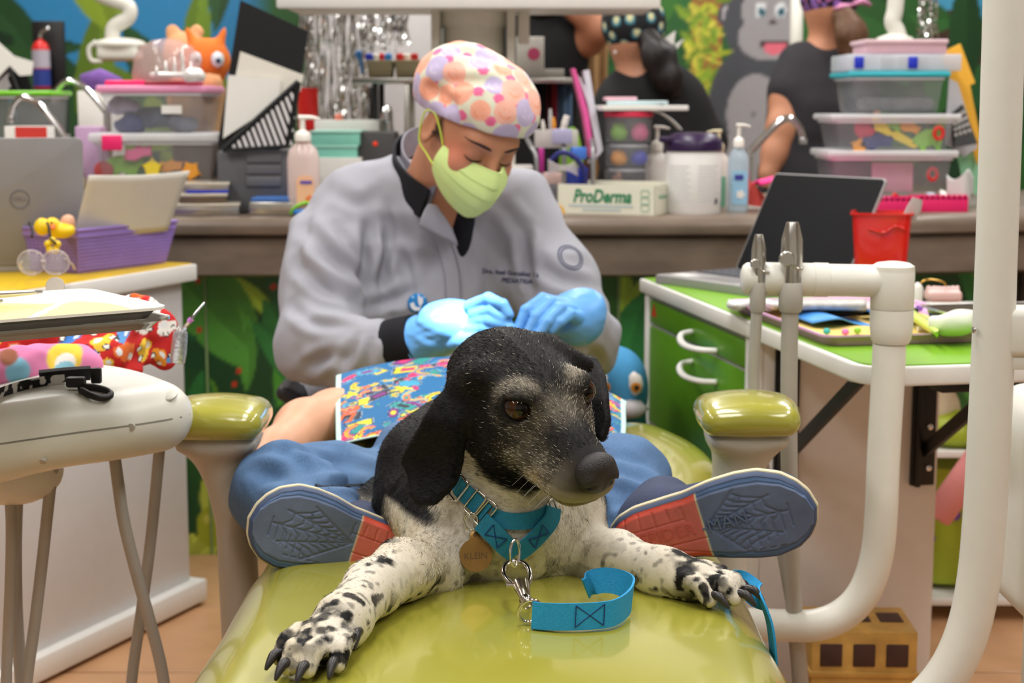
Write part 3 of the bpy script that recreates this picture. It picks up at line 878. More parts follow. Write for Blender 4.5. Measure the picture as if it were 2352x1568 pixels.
BLK, WHT = S(11, 10, 11), S(214, 206, 190)
def coat(Pp, Nn):
  """coat colour and the share of white hairs, in the dog's own space"""
  q = headloc(Pp); a, b, c = q.T; aa = np.abs(a)
  n1 = vnoise(Pp, 60); n2 = vnoise(Pp, 160, 9.1); n3 = vnoise(Pp, 28, 3.3)
  x, y, z = np.asarray(Pp).T
  p = np.ones(len(Pp))                                                   # 1 white, 0 black
  sp = vnoise(Pp, 92, 5.5); sp2 = vnoise(Pp, 150, 2.5)
  leg = sstep(1.72, 1.60, y)
  chest = sstep(0.655, 0.675, z) * sstep(-0.13, -0.10, x) * sstep(0.10, 0.07, x)
  p -= 0.95 * sstep(0.665, 0.73, sp) * (0.30 + 0.70 * leg) * (1 - 0.85 * chest)
  p -= 0.6 * sstep(0.66, 0.76, sp2) * (leg * (1 - chest) + 0.35 * chest)
  for _c in (PW1, PW2):                                                   # dark toes
    dt = np.linalg.norm((np.asarray(Pp) - np.array(_c)) * np.array([1, 1, 0.6]), axis=1)
    p -= 0.9 * sstep(0.046, 0.026, dt) * sstep(0.38, 0.58, vnoise(Pp, 120, 8.8))
  sad = sstep(1.765, 1.80, y + 0.02 * (n1 - 0.5) + 0.30 * np.maximum(x + 0.03, 0)) * sstep(0.655, 0.675, z) * ((y < 2.0) | (z > 0.675))
  sad = np.maximum(sad, sstep(-0.072, -0.088, x + 0.012 * (n1 - 0.5)) * sstep(0.694, 0.704, z) * (y > 1.64) * ((y < 2.0) | (z > 0.675)))
  p = p * (1 - sad)
  hd = sstep(-0.078, -0.066, b - 0.0 * c) * sstep(-0.083, -0.072, c + 0.16 * b + 0.012 * (n1 - 0.5) - 0.05 * sstep(0.0, -0.03, a) * sstep(0.03, 0.0, b)) * (aa < 0.12) * (b < 0.2)
  p = p * (1 - hd)
  isear = np.zeros(len(Pp), bool)
  for EM, poly in ((EM1, ear1), (EM2, ear2)):
    A = np.array(EM); l = (np.asarray(Pp) - A[:3, 3]) @ A[:3, :3]
    e = (poly_sd(l[:, 0], l[:, 1], np.array(poly)) < 0.007) & (np.abs(l[:, 2]) < 0.03)
    p = np.where(e, 0, p); isear = isear | (e & (l[:, 1] < 0.05))
  g = np.zeros(len(Pp))
  near = lambda ca, cb, cc, r: np.exp(-(((aa - ca) ** 2 + (b - cb) ** 2 + (c - cc) ** 2) / r ** 2))
  for s, e in zip((-1, 1), EYES):
    de = np.linalg.norm(np.asarray(Pp) - np.array(e), axis=1)
    ring = np.exp(-((de - 0.0245) / 0.006) ** 2)
    up = sstep(-0.002, 0.010, (c - 0.0165)) * sstep(0.010, -0.004, (b - 0.052))
    g = np.maximum(g, ring * (0.80 * up * (0.6 + 0.6 * n1) + 0.22))
  g = np.maximum(g, 0.95 * near(0.004, 0.074, 0.022, 0.017) * (0.7 + 0.5 * n1))
  g = np.maximum(g, 0.70 * near(0.020, 0.070, 0.012, 0.016))
  g = np.maximum(g, 0.55 * near(0.036, 0.074, -0.006, 0.020) * (0.4 + 1.2 * n1))
  g = np.maximum(g, 0.62 * near(0.045, 0.078, -0.022, 0.020) * (0.4 + 1.2 * n1))
  g = np.maximum(g, 0.68 * near(0.036, 0.100, -0.020, 0.020))
  g = np.maximum(g, 0.66 * near(0.026, 0.125, -0.018, 0.018))
  g = np.maximum(g, 0.92 * sstep(-0.024, -0.036, c) * sstep(0.078, 0.092, b))
  g = np.maximum(g, 0.30 * near(0.042, 0.062, 0.000, 0.016))
  g = np.maximum(g, 0.010 + 0.035 * n3 * sstep(0.0, 0.03, c))
  g = np.maximum(g, 0.75 * sstep(-0.018, -0.030, c) * sstep(0.11, 0.125, b))
  g = g * (hd > 0.5) * np.where(isear, 0.1, 1.0)
  return p, g
cp, cg = coat(DV, DN)
DC = mixc(np.repeat(np.array([BLK]), len(DV), 0), WHT, np.clip(cp, 0, 1))
warm = vnoise(DV, 14, 1.7)
DC = DC * (1 - 0.10 * sstep(0.45, 0.8, warm)[:, None] * np.array([0.4, 0.8, 1.6]))
_q = headloc(DV)
DC = mixc(DC, S(172, 160, 140), np.clip(cg * (0.32 + 0.45 * sstep(-0.012, -0.030, _q[:, 2]) * sstep(0.08, 0.11, _q[:, 1])), 0, 0.7))
_q = headloc(DV)
_lip = np.exp(-((_q[:, 2] - lipz(_q[:, 1])) / 0.003) ** 2) * (_q[:, 1] > 0.082) * (np.abs(_q[:, 0]) < 0.05) * (_q[:, 1] < 0.15)
DC = mixc(DC, S(52, 38, 30), 0.7 * _lip)
_tan = np.exp(-(((np.abs(_q[:, 0]) - 0.034) / 0.012) ** 2 + ((_q[:, 1] - 0.100) / 0.012) ** 2 + ((_q[:, 2] + 0.038) / 0.010) ** 2))
DC = mixc(DC, S(176, 150, 112), 0.7 * _tan)
for e in EYES:
  de = np.linalg.norm(DV - np.array(e), axis=1)
  DC = mixc(DC, S(16, 13, 13), sstep(0.0185, 0.0150, de))
mk('body', (DV, DF), FUR, dog, smooth=True, col=DC)
HB = np.array(-hf)
def flow(p, n):
  q = headloc(p)
  f = np.tile(HB, (len(p), 1)) * 1.0
  w = sstep(0.0, 0.05, q[:, 1])[:, None]
  f = f + np.array(-hu) * (1 - w) * 0.8 + np.array(hr) * np.sign(q[:, :1]) * 0.5
  legm = ((p[:, 2] < 0.72) & (q[:, 1] < 0.16) & (q[:, 2] < -0.09))[:, None]
  down = np.stack([np.where(p[:, 0] < 0.03, -0.5, 0.6), np.full(len(p), -0.7), np.full(len(p), -0.5)], 1)
  return np.where(legm, down, f)
def pick(p, c, r):
  cp_, cg_ = coat(p, p)
  wht = (r.random(len(p)) < np.clip(cp_, 0, 1)) | (r.random(len(p)) < cg_ * 0.9)
  shade = 0.75 + 0.5 * r.random(len(p))
  w = np.array(S(206, 197, 178)); k = np.array(S(12, 11, 12))
  out = np.where(wht[:, None], w * np.minimum(shade, 1.08)[:, None], k * shade[:, None] * 1.05)
  for e in EYES:
    de = np.linalg.norm(p - np.array(e), axis=1)
    out = np.where((de < 0.018)[:, None], np.array(S(18, 15, 15)), out)
  ql = headloc(p)
  lp = (np.abs(ql[:, 2] - lipz(ql[:, 1])) < 0.003) & (ql[:, 1] > 0.085) & (np.abs(ql[:, 0]) < 0.05)
  out = np.where(lp[:, None], np.array(S(60, 46, 38)), out)
  return out
def hair_len(p):
  q = headloc(p)
  base = np.full(len(p), 0.0062)
  base = np.where((p[:, 1] < 1.62) & (p[:, 2] < 0.70), 0.0034, base)
  base = np.where((p[:, 0] > 0.085) & (p[:, 2] < 0.70), 0.0034, base)
  face = (q[:, 1] > 0.03) & (np.abs(q[:, 0]) < 0.07) & (q[:, 2] > -0.075)
  base = np.where(face, 0.0058, base)
  base = np.where((q[:, 1] > 0.125) & (q[:, 1] < 0.16) & (np.abs(q[:, 0]) < 0.04), 0.0022, base)
  chest = (p[:, 2] > 0.67) & (p[:, 1] < 1.72) & (q[:, 2] < -0.07)
  base = np.where(chest & (p[:, 0] > -0.09) & (p[:, 0] < 0.08), 0.0095, base)
  return base
keep = np.ones(len(DV))
for e in EYES: keep *= (np.linalg.norm(DV - np.array(e), axis=1) > 0.0165)
keep *= (DV[:, 1] < 2.0)
_hq = headloc(DV)
onhead = ((_hq[:, 1] > -0.07) & (np.abs(_hq[:, 0]) < 0.085) & (_hq[:, 2] > -0.085)).astype(float)
fur('fur', DV, DF, DN, DC, 120000, hair_len, 0.00023, flow, FURH, dog, pick=pick, keep=keep * (1 - onhead), lift=0.22, seed=4)
fur('fur', DV, DF, DN, DC, 130000, hair_len, 0.00019, flow, FURH, dog, pick=pick, keep=keep * onhead, lift=0.16, seed=5, jit=0.18)
IRIS = P('dog_eye', attr=True, rough=0.05, spec=0.5)
for s, e in zip((-1, 1), EYES):
  ed = nrm((0.36, -0.90, 0.05)) if s < 0 else nrm((0.30, -0.92, 0.05))
  R_ = 0.0138
  M = frame(e, ed.orthogonal(), z=ed) if False else frame(e, hr, z=ed)
  V, F = [], []
  prof = [(R_ * math.sin(math.radians(t)), R_ * math.cos(math.radians(t))) for t in range(180, -1, -6)]
  prof = [(max(r, 1e-5), z) for r, z in prof]
  V, F = lathe(prof, 32, M=M)
  zz = (V - np.array(e)) @ np.array(ed)
  ang = np.degrees(np.arccos(np.clip(zz / R_, -1, 1)))
  C = np.tile(np.array(S(40, 30, 26)), (len(V), 1))
  C = mixc(C, S(58, 32, 15), sstep(62, 58, ang))
  C = mixc(C, S(6, 5, 5), sstep(34, 30, ang))
  eye = mk('eye', (V, F), IRIS, dog, smooth=True, col=C)
fm = Form(HL(0, 0.140, -0.008) - Vector((0.04,) * 3), HL(0, 0.140, -0.008) + Vector((0.04,) * 3), 0.0011)
fm.ell(HL(0, 0.141, -0.005), (0.0225, 0.0155, 0.0175), HAX, k=0)
fm.ell(HL(0, 0.147, -0.016), (0.0150, 0.010, 0.0120), HAX, k=0.006)
for s in (-1, 1):
  fm.ell(HL(s * 0.0125, 0.1495, -0.0095), (0.0090, 0.0085, 0.0090), HAX, k=0.005)
  fm.cap(HL(s * 0.0105, 0.1590, -0.0115), HL(s * 0.0180, 0.1510, -0.0140), 0.0036, 0.0024, 0.002, 's')
fm.cap(HL(0, 0.159, -0.006), HL(0, 0.157, -0.027), 0.0008, 0.0010, 0.003, 's')
nv, nf = fm.mesh(2)
mk('nose', (nv, nf), DARK, dog, smooth=True)
for p0, d, up, sd in TOES:
  d = Vector(d).normalized()
  pts = [p0 - d * 0.008, p0 + d * 0.004 + up * 0.0015, p0 + d * 0.011 - up * 0.003, p0 + d * 0.017 - up * 0.009]
  mk('claw', tube(smooth_path(pts, 4), [r * 0.98 for r in (0.0046, 0.0047, 0.0047, 0.0047, 0.0046, 0.0045, 0.0043, 0.0040, 0.0036, 0.0032, 0.0027, 0.0021, 0.0013)], 10), CLAW, dog, smooth=True)
wh = []
for s in (-1, 1):
  for i in range(7):
    b0 = HL(s * (0.030 - 0.0010 * i), 0.085 + 0.006 * i, -0.036 - 0.003 * (i % 3))
    dv = (hr * s * 0.9 + hf * 0.2 - hu * (0.15 + 0.1 * (i % 3))).normalized()
    wh.append(tube([b0, b0 + dv * 0.014 - hu * 0.001, b0 + dv * 0.030 - hu * 0.005], [0.0003, 0.0002, 0.0001], 4))
mk('whiskers', wh, P('whisker', S(150, 145, 135), rough=0.5), dog, kind='stuff')
# ================================================================ collar, tag and leash
TEAL = P('teal_webbing', S(28, 120, 150), rough=0.75, noise=0.1, nscale=300, bump=0.4, bscale=900)
BLUE = P('blue_webbing', S(30, 146, 204), rough=0.7, noise=0.08, nscale=300, bump=0.4, bscale=900)
RING = P('polished_ring', S(205, 200, 190), rough=0.14, metal=1.0)
BRASS = P('brass_tag', S(150, 116, 64), rough=0.36, metal=0.85, noise=0.12, nscale=60)
STITCH = P('navy_stitch', S(20, 50, 110), rough=0.8)
dbv = bvh_of(DV, DF)
def skin_pt(px, py, off=0.004):
  """point on the dog's coat on the line through a photo pixel"""
  a = Vector((0, 0, CAMZ)); d = (W(px, py, 1) - a).normalized(); h = dbv.ray_cast(a, d)
  return (h[0] + h[1] * off, h[1]) if h[0] is not None else (W(px, py, 1.64), Vector((0, -1, 0)))
col = thing('dog_collar', skin_pt(1150, 1180)[0], 'teal webbing martingale collar with steel rings around the dog neck', 'dog collar')
def band(pix, width, mat, name, off=0.004, sub=6, parent=None, lead=None):
  pn = [skin_pt(x, y, off) for x, y in pix]
  if lead: pn = [(W(*lead), Vector((-0.8, -0.6, 0)))] + pn
  path = smooth_path([p for p, n in pn], sub); ns = smooth_path([n for p, n in pn], sub)
  sides = []
  for i, p in enumerate(path):
    t = (path[min(i + 1, len(path) - 1)] - path[max(i - 1, 0)]).normalized(); sides.append(t.cross(ns[i]).normalized())
  return mk(name, strap(path, width, 0.0028, sides), mat, parent or col, smooth=50), path, sides, ns
b1_, p1, s1, n1 = band([(1058, 1112), (1072, 1130), (1094, 1151), (1120, 1178)], 0.0195, TEAL, 'neck_strap', lead=(1040, 1078, 1.70))
b2_, p2, s2, n2 = band([(1128, 1182), (1160, 1194), (1200, 1196), (1240, 1186), (1262, 1172)], 0.017, TEAL, 'back_strap', 0.003)
b3_, p3, s3, n3 = band([(1112, 1196), (1138, 1222), (1162, 1246), (1184, 1262)], 0.021, TEAL, 'control_loop', 0.009)
b4_, p4, s4, n4 = band([(1184, 1262), (1208, 1244), (1236, 1216), (1254, 1190), (1258, 1165)], 0.019, TEAL, 'control_loop', 0.009)
def slide(path, sides, ns, t, w, h, name):
  i = int(t * (len(path) - 1)); p = path[i]; y = sides[i]; z = ns[i]; x = y.cross(z).normalized()
  pts = [p + x * a + y * b + z * 0.003 for a, b in rrect(w, h, 0.003, 3)]
  mk(name, tube(pts, 0.0012, 8, closed=True), RING, col, smooth=True)
slide(p1, s1, n1, 0.35, 0.016, 0.026, 'slide_buckle')
slide(p1, s1, n1, 0.80, 0.014, 0.026, 'slide_buckle')
slide(p1, s1, n1, 1.0, 0.012, 0.028, 'loop_ring')
slide(p2, s2, n2, 1.0, 0.010, 0.024, 'loop_ring')
def cross_stitch(path, sides, ns, t0, t1, w, par):
  a, b = int(t0 * (len(path) - 1)), int(t1 * (len(path) - 1)); q = []
  for u, v in (((a, -1), (b, 1)), ((a, 1), (b, -1)), ((a, -1), (a, 1)), ((b, -1), (b, 1))):
    q.append(tube([path[u[0]] + sides[u[0]] * u[1] * w + ns[u[0]] * 0.0026, path[v[0]] + sides[v[0]] * v[1] * w + ns[v[0]] * 0.0026], 0.0005, 5))
  mk('stitching', q, STITCH, par)
cross_stitch(p3, s3, n3, 0.25, 0.6, 0.007, b3_)
cross_stitch(p4, s4, n4, 0.3, 0.55, 0.006, b4_)
rc, rn = skin_pt(1090, 1196, 0.008)
tagc, tn = skin_pt(1092, 1268, 0.010)
mk('split_ring', tube([rc + Vector((0.007 * math.cos(a), -0.002, 0.009 * math.sin(a))) for a in np.linspace(0, 6.283, 25)[:-1]], 0.0010, 6, closed=True), RING, col, smooth=True)
Mt_ = frame(tagc, (1, 0.15, 0), z=(-0.12, -1, 0.35))
outl = [(0.0168 * math.cos(a), 0.0168 * math.sin(a)) for a in np.linspace(math.radians(112), math.radians(428), 40)]
outl += [(0.0052, 0.0165), (0.0050, 0.0215), (0.0030, 0.0240), (-0.0030, 0.0240), (-0.0050, 0.0215), (-0.0052, 0.0165)]
tg = mk('name_tag', extrude(outl, 0.0016, Mt_, 0.0003), BRASS, col, smooth=30)
mk('engraving', text_geo('KLEIN', 0.0092, 0.0003, Mt_ @ Matrix.Translation((0, -0.001, 0.0017))), P('engraved', S(92, 66, 34), rough=0.6), tg)
mk('tag_hole', lathe([(0.0018, 0), (0.0018, 0.0003), (0.0003, 0.0003)], 14, M=Mt_ @ Matrix.Translation((0, 0.0205, 0.0016))), MATS['engraved'], tg)

lea = thing('dog_leash', Wz(1300, 1410, PADZ), 'blue webbing leash with steel snap hook lying on chair', 'dog leash')
r0 = W(1183, 1270, 1.575)
mk('link_ring', tube([r0 + Vector((0.0045 * math.cos(a), 0.004 * math.cos(a), 0.0135 * math.sin(a))) for a in np.linspace(0, 6.283, 25)[:-1]], 0.0016, 8, closed=True), RING, lea, smooth=True)
hA, hB = W(1182, 1300, 1.575), on_pad(1212, 1392, 0.017)
hd2 = (hB - hA).normalized()
MH = frame(hA, hd2, z=(0, -0.55, 0.83)); HLn = (hB - hA).length
P3 = lambda l: [MH @ Vector((x, y, 0)) for x, y in l]
loop_ = [(x * 1.75, y * 1.15) for x, y in ((-0.005, 0.0), (-0.002, 0.0075), (0.006, 0.0108), (0.015, 0.0092), (0.023, 0.0045), (0.027, 0.0), (0.023, -0.0045), (0.015, -0.0092), (0.006, -0.0108), (-0.002, -0.0075))]
mk('hook_frame', tube(smooth_path(P3(loop_), 5, closed=True), 0.0030, 10, closed=True), RING, lea, smooth=True)
mk('hook_stem', tube([MH @ Vector((0.034, 0, 0)), MH @ Vector((0.046, 0, 0)), MH @ Vector((0.062, 0, 0)), MH @ Vector((HLn - 0.012, 0, 0))], [0.0092, 0.0076, 0.0050, 0.0042], 14, flat=0.75), RING, lea, smooth=60)
mk('thumb_slide', tube([MH @ Vector((0.038, -0.006, 0.002)), MH @ Vector((0.038, -0.015, 0.003))], [0.0022, 0.0028], 10), RING, lea)
mk('swivel_collar', tube([MH @ Vector((HLn - 0.014, 0, 0)), MH @ Vector((HLn - 0.008, 0, 0)), MH @ Vector((HLn - 0.003, 0, 0))], [0.0055, 0.0070, 0.005], 14), RING, lea, smooth=60)
mk('swivel_rivet', lathe([(0.0042, 0), (0.0042, 0.002), (0.003, 0.004), (0.0003, 0.0045)], 14, M=MH @ Matrix.Translation((HLn - 0.004, 0, 0.004))), RING, lea, smooth=60)
z0 = PADZ
wp = [(1222, 1412, 0.016), (1250, 1415, 0.016), (1300, 1416, 0.017), (1360, 1414, 0.017), (1412, 1406, 0.018), (1445, 1382, 0.020), (1450, 1355, 0.024), (1425, 1338, 0.026), (1390, 1332, 0.026), (1360, 1338, 0.022), (1345, 1352, 0.016)]
wpath = smooth_path([on_pad(x, y, z * 0.9) for x, y, z in wp], 8)
eye0 = hB.lerp(wpath[0], 0.55)
mk('swivel_eye', tube([eye0 + Vector((0.0105, 0, 0)) * math.cos(a) + Vector((0.002, -0.006, 0.0125)) * math.sin(a) for a in np.linspace(0, 6.283, 29)[:-1]], 0.0017, 8, closed=True), RING, lea, smooth=True)
wside = []
for i in range(len(wpath)):
  t = i / (len(wpath) - 1)
  wside.append(Vector((0.05, 0.10, 1.0)).lerp(Vector((0.35, 0.25, 1.0)), sstep(0.45, 0.8, t)))
ls = mk('webbing', strap(wpath, 0.025, 0.0022, wside), BLUE, lea, smooth=60)
mk('webbing_fold', strap([p + Vector((0, 0.004, -0.002)) for p in wpath[:46]], 0.024, 0.002, wside[:46]), BLUE, lea, smooth=60)
q = []
def lp_(i, s, o=-0.0018): return wpath[i] + wside[i].normalized() * s + Vector((0, o, 0.0006))
for a, b in (((19, -0.010), (28, 0.010)), ((19, 0.010), (28, -0.010)), ((19, -0.010), (19, 0.010)), ((28, -0.010), (28, 0.010))): q.append(tube([lp_(*a), lp_(*b)], 0.0005, 5))
mk('stitching', q, STITCH, ls)
tail = smooth_path([on_pad(1600, 1345, 0.004), on_pad(1650, 1332, 0.006), Wz(1700, 1336, z0 + 0.003), W(1742, 1372, 1.615), W(1766, 1425, 1.60), W(1776, 1500, 1.595), W(1780, 1600, 1.60), W(1775, 1720, 1.61)], 8)
mk('webbing_tail', strap(tail, 0.025, 0.0022, [Vector((0.5, -0.6, 0.5)).lerp(Vector((0.1, -1, 0.0)), min(1, i / 30)) for i in range(len(tail))]), BLUE, lea, smooth=60)
# ================================================================ child in the chair
SKIN_C = P('child_skin', S(214, 160, 128), rough=0.5, noise=0.04, nscale=30, sss=0.15)
DENIM = P('denim', S(84, 118, 158), rough=0.85, noise=0.16, nscale=14, bump=0.25, bscale=700)
NAVY = P('navy_cotton', S(24, 26, 38), rough=0.85, noise=0.1)
child = thing('person', (-0.03, 2.2, 0.60), 'child in blue jeans lying back under a colourful dental bib', 'person')
fm = Form((-0.46, 1.80, 0.52), (0.36, 2.84, 0.82), 0.006)
hipL, kneeL, ankL = W(945, 1140, 2.15), W(662, 1140, 2.0), W(770, 1240, 1.86)
hipR, kneeR, ankR = W(1235, 1140, 2.15), W(1418, 1118, 1.99), W(1455, 1235, 1.86)
TOR = [((-0.04, 2.16, 0.655), 0.085), ((-0.03, 2.32, 0.655), 0.085), ((-0.02, 2.46, 0.655), 0.085)]
fm.chain(TOR, 0.03)
fm.cap((-0.02, 2.46, 0.655), (-0.015, 2.56, 0.68), 0.05, 0.04, 0.04)
HC = Vector((0.0, 2.665, 0.685))
fm.ell(HC, (0.070, 0.088, 0.078), k=0.03)                                            # head
fm.ell(HC + Vector((0, -0.035, 0.035)), (0.052, 0.055, 0.050), k=0.02)               # face, chin towards the chest
fm.cap(HC + Vector((0, -0.02, 0.085)), HC + Vector((0, 0.01, 0.082)), 0.010, 0.006, 0.012)
for s in (-1, 1): fm.ell(HC + Vector((s * 0.072, 0.01, -0.005)), (0.010, 0.016, 0.026), k=0.008)
fm.chain([(hipL, 0.062), (kneeL, 0.047), (ankL, 0.034)], 0.02)
fm.chain([(hipR, 0.062), (kneeR, 0.047), (ankR, 0.034)], 0.02)
sh = Vector((-0.150, 2.46, 0.665)); el = W(700, 985, 2.30); ha = W(610, 1062, 2.16)
fm.chain([(sh, 0.045), (W(770, 965, 2.36), 0.043), (el, 0.040), (W(640, 1035, 2.2), 0.030), (ha, 0.026)], 0.02)
fm.chain([((0.115, 2.46, 0.655), 0.042), ((0.12, 2.34, 0.62), 0.036), ((0.11, 2.24, 0.62), 0.028)], 0.02)
for i in range(4):
  fm.cap(ha + Vector((-0.012 + 0.008 * i, -0.01, 0)), ha + Vector((-0.03 + 0.013 * i, -0.06, -0.02)), 0.009, 0.007, 0.005)
fm.cap(ha + Vector((0.02, 0, 0)), ha + Vector((0.035, -0.035, -0.01)), 0.010, 0.007, 0.005)
mk('body', fm.mesh(2), SKIN_C, child, smooth=True)
fm = Form((-0.24, 2.02, 0.54), (0.22, 2.62, 0.80), 0.007)
fm.chain([(a, r + 0.009) for a, r in TOR], 0.03)
fm.cap((-0.02, 2.46, 0.665), (-0.02, 2.53, 0.675), 0.07, 0.055, 0.03)
for s in (-1, 1): fm.cap((s * 0.08 - 0.015, 2.47, 0.665), (s * 0.135 - 0.02, 2.43, 0.655), 0.05, 0.045, 0.03)
mk('shirt', fm.mesh(2), NAVY, child, smooth=True)
fm = Form((-0.44, 1.76, 0.54), (0.36, 2.30, 0.80), 0.0045)
fm.cap((-0.11, 2.17, 0.640), (0.05, 2.17, 0.640), 0.080, 0.080, 0.03)
fm.chain([(hipL - Vector((0, 0, 0.012)), 0.074), (kneeL, 0.066)], 0.02)
fm.chain([(kneeL + Vector((0.0, -0.02, 0)), 0.066), (W(715, 1190, 1.93), 0.056), (ankL, 0.047)], 0.012)
fm.chain([(hipR, 0.082), (kneeR, 0.066)], 0.02)
fm.chain([(kneeR + Vector((0.0, -0.02, -0.01)), 0.064), (W(1435, 1180, 1.92), 0.056), (ankR, 0.046)], 0.012)
fm.cut(lambda q: (q[:, 1] - 2.245))
def jeans_disp(q):
  n = vnoise(q * np.array([9, 26, 30]), 1.0) - 0.5
  m = vnoise(q * np.array([26, 14, 40]), 1.0, 4.4) - 0.5
  return 0.012 * n + 0.009 * m + 0.0016 * (vnoise(q, 90) - 0.5)
fm.displace(jeans_disp)
jv, jf = fm.mesh(2)
jv = press_creases(jv, jf, (([(715, 1112), (770, 1118), (870, 1117)], .010, .009), ([(600, 1040), (680, 1060), (715, 1110)], .006, .010), ([(720, 1045), (800, 1060), (870, 1085)], .006, .012), ([(690, 1020), (790, 1030), (880, 1050)], .005, .011),
  ([(560, 1090), (620, 1085), (680, 1105)], .006, .011), ([(580, 1140), (600, 1110), (650, 1090)], .004, .010), ([(640, 1035), (700, 1040), (760, 1070)], .004, .009), ([(1345, 1120), (1375, 1170), (1400, 1220)], .007, .008), ([(1400, 1080), (1450, 1090), (1510, 1120)], .007, .012),
  ([(1380, 1110), (1430, 1130), (1500, 1140)], .005, .010), ([(1400, 1040), (1440, 1060), (1480, 1075)], .004, .012), ([(1380, 1150), (1420, 1160), (1470, 1155)], .004, .009)))
wear_highlight = vnoise(jv, 12, 2.2)
jc = np.tile(np.array(S(80, 112, 152)), (len(jv), 1))
jc = mixc(jc, S(146, 174, 204), 0.85 * sstep(0.45, 0.75, wear_highlight) * sstep(0.70, 0.76, jv[:, 2]) + 0.12 * sstep(0.5, 0.8, wear_highlight))  # pale highlight painted on the upper side, plus faint wear all over
jc = mixc(jc, S(54, 80, 118), 0.5 * sstep(0.55, 0.8, vnoise(jv, 30, 7.7)))
mk('jeans', (jv, jf), P('worn_lit_denim', attr=True, rough=0.85, noise=0.12, nscale=420, bump=0.3, bscale=800, stretch=(1, 1, 0.4)), child, smooth=True, col=jc)
jb = bvh_of(jv, jf)
mk('seam', drape(tube([W(x, y, 1.9) for x, y in ((722, 1113), (760, 1117), (810, 1119), (870, 1117))], 0.0015, 6), jb, (0, 1, -0.2), 0.001), NAVY, child)

# ---- shoes: sole plate with pressed grooves, upper behind it
def sole_half(s, heel=0.034, ball=0.044):
  """half widths of a sole, s from heel 0 to toe 1"""
  b = np.interp(s, [0, .03, .08, .16, .28, .42, .55, .68, .78, .88, .94, .98, 1.0], [0.0, .016, .0245, .0300, .0318, .0345, .0420, .0465, .0470, .0400, .0295, .0170, 0.0])
  return b
SOLE = P('sole_rubber', attr=True, rough=0.55, noise=0.08, nscale=60, bump=0.2, bscale=600)
MIDS = P('midsole_rubber', S(66, 80, 110), rough=0.6, noise=0.08)
UPPER = P('shoe_upper', S(40, 52, 84), rough=0.7, noise=0.12, bump=0.2)
def seg_d(x, y, a, b):
  ex, ey = b[0] - a[0], b[1] - a[1]
  t = np.clip(((x - a[0]) * ex + (y - a[1]) * ey) / (ex * ex + ey * ey), 0, 1)
  return np.hypot(x - a[0] - ex * t, y - a[1] - ey * t)
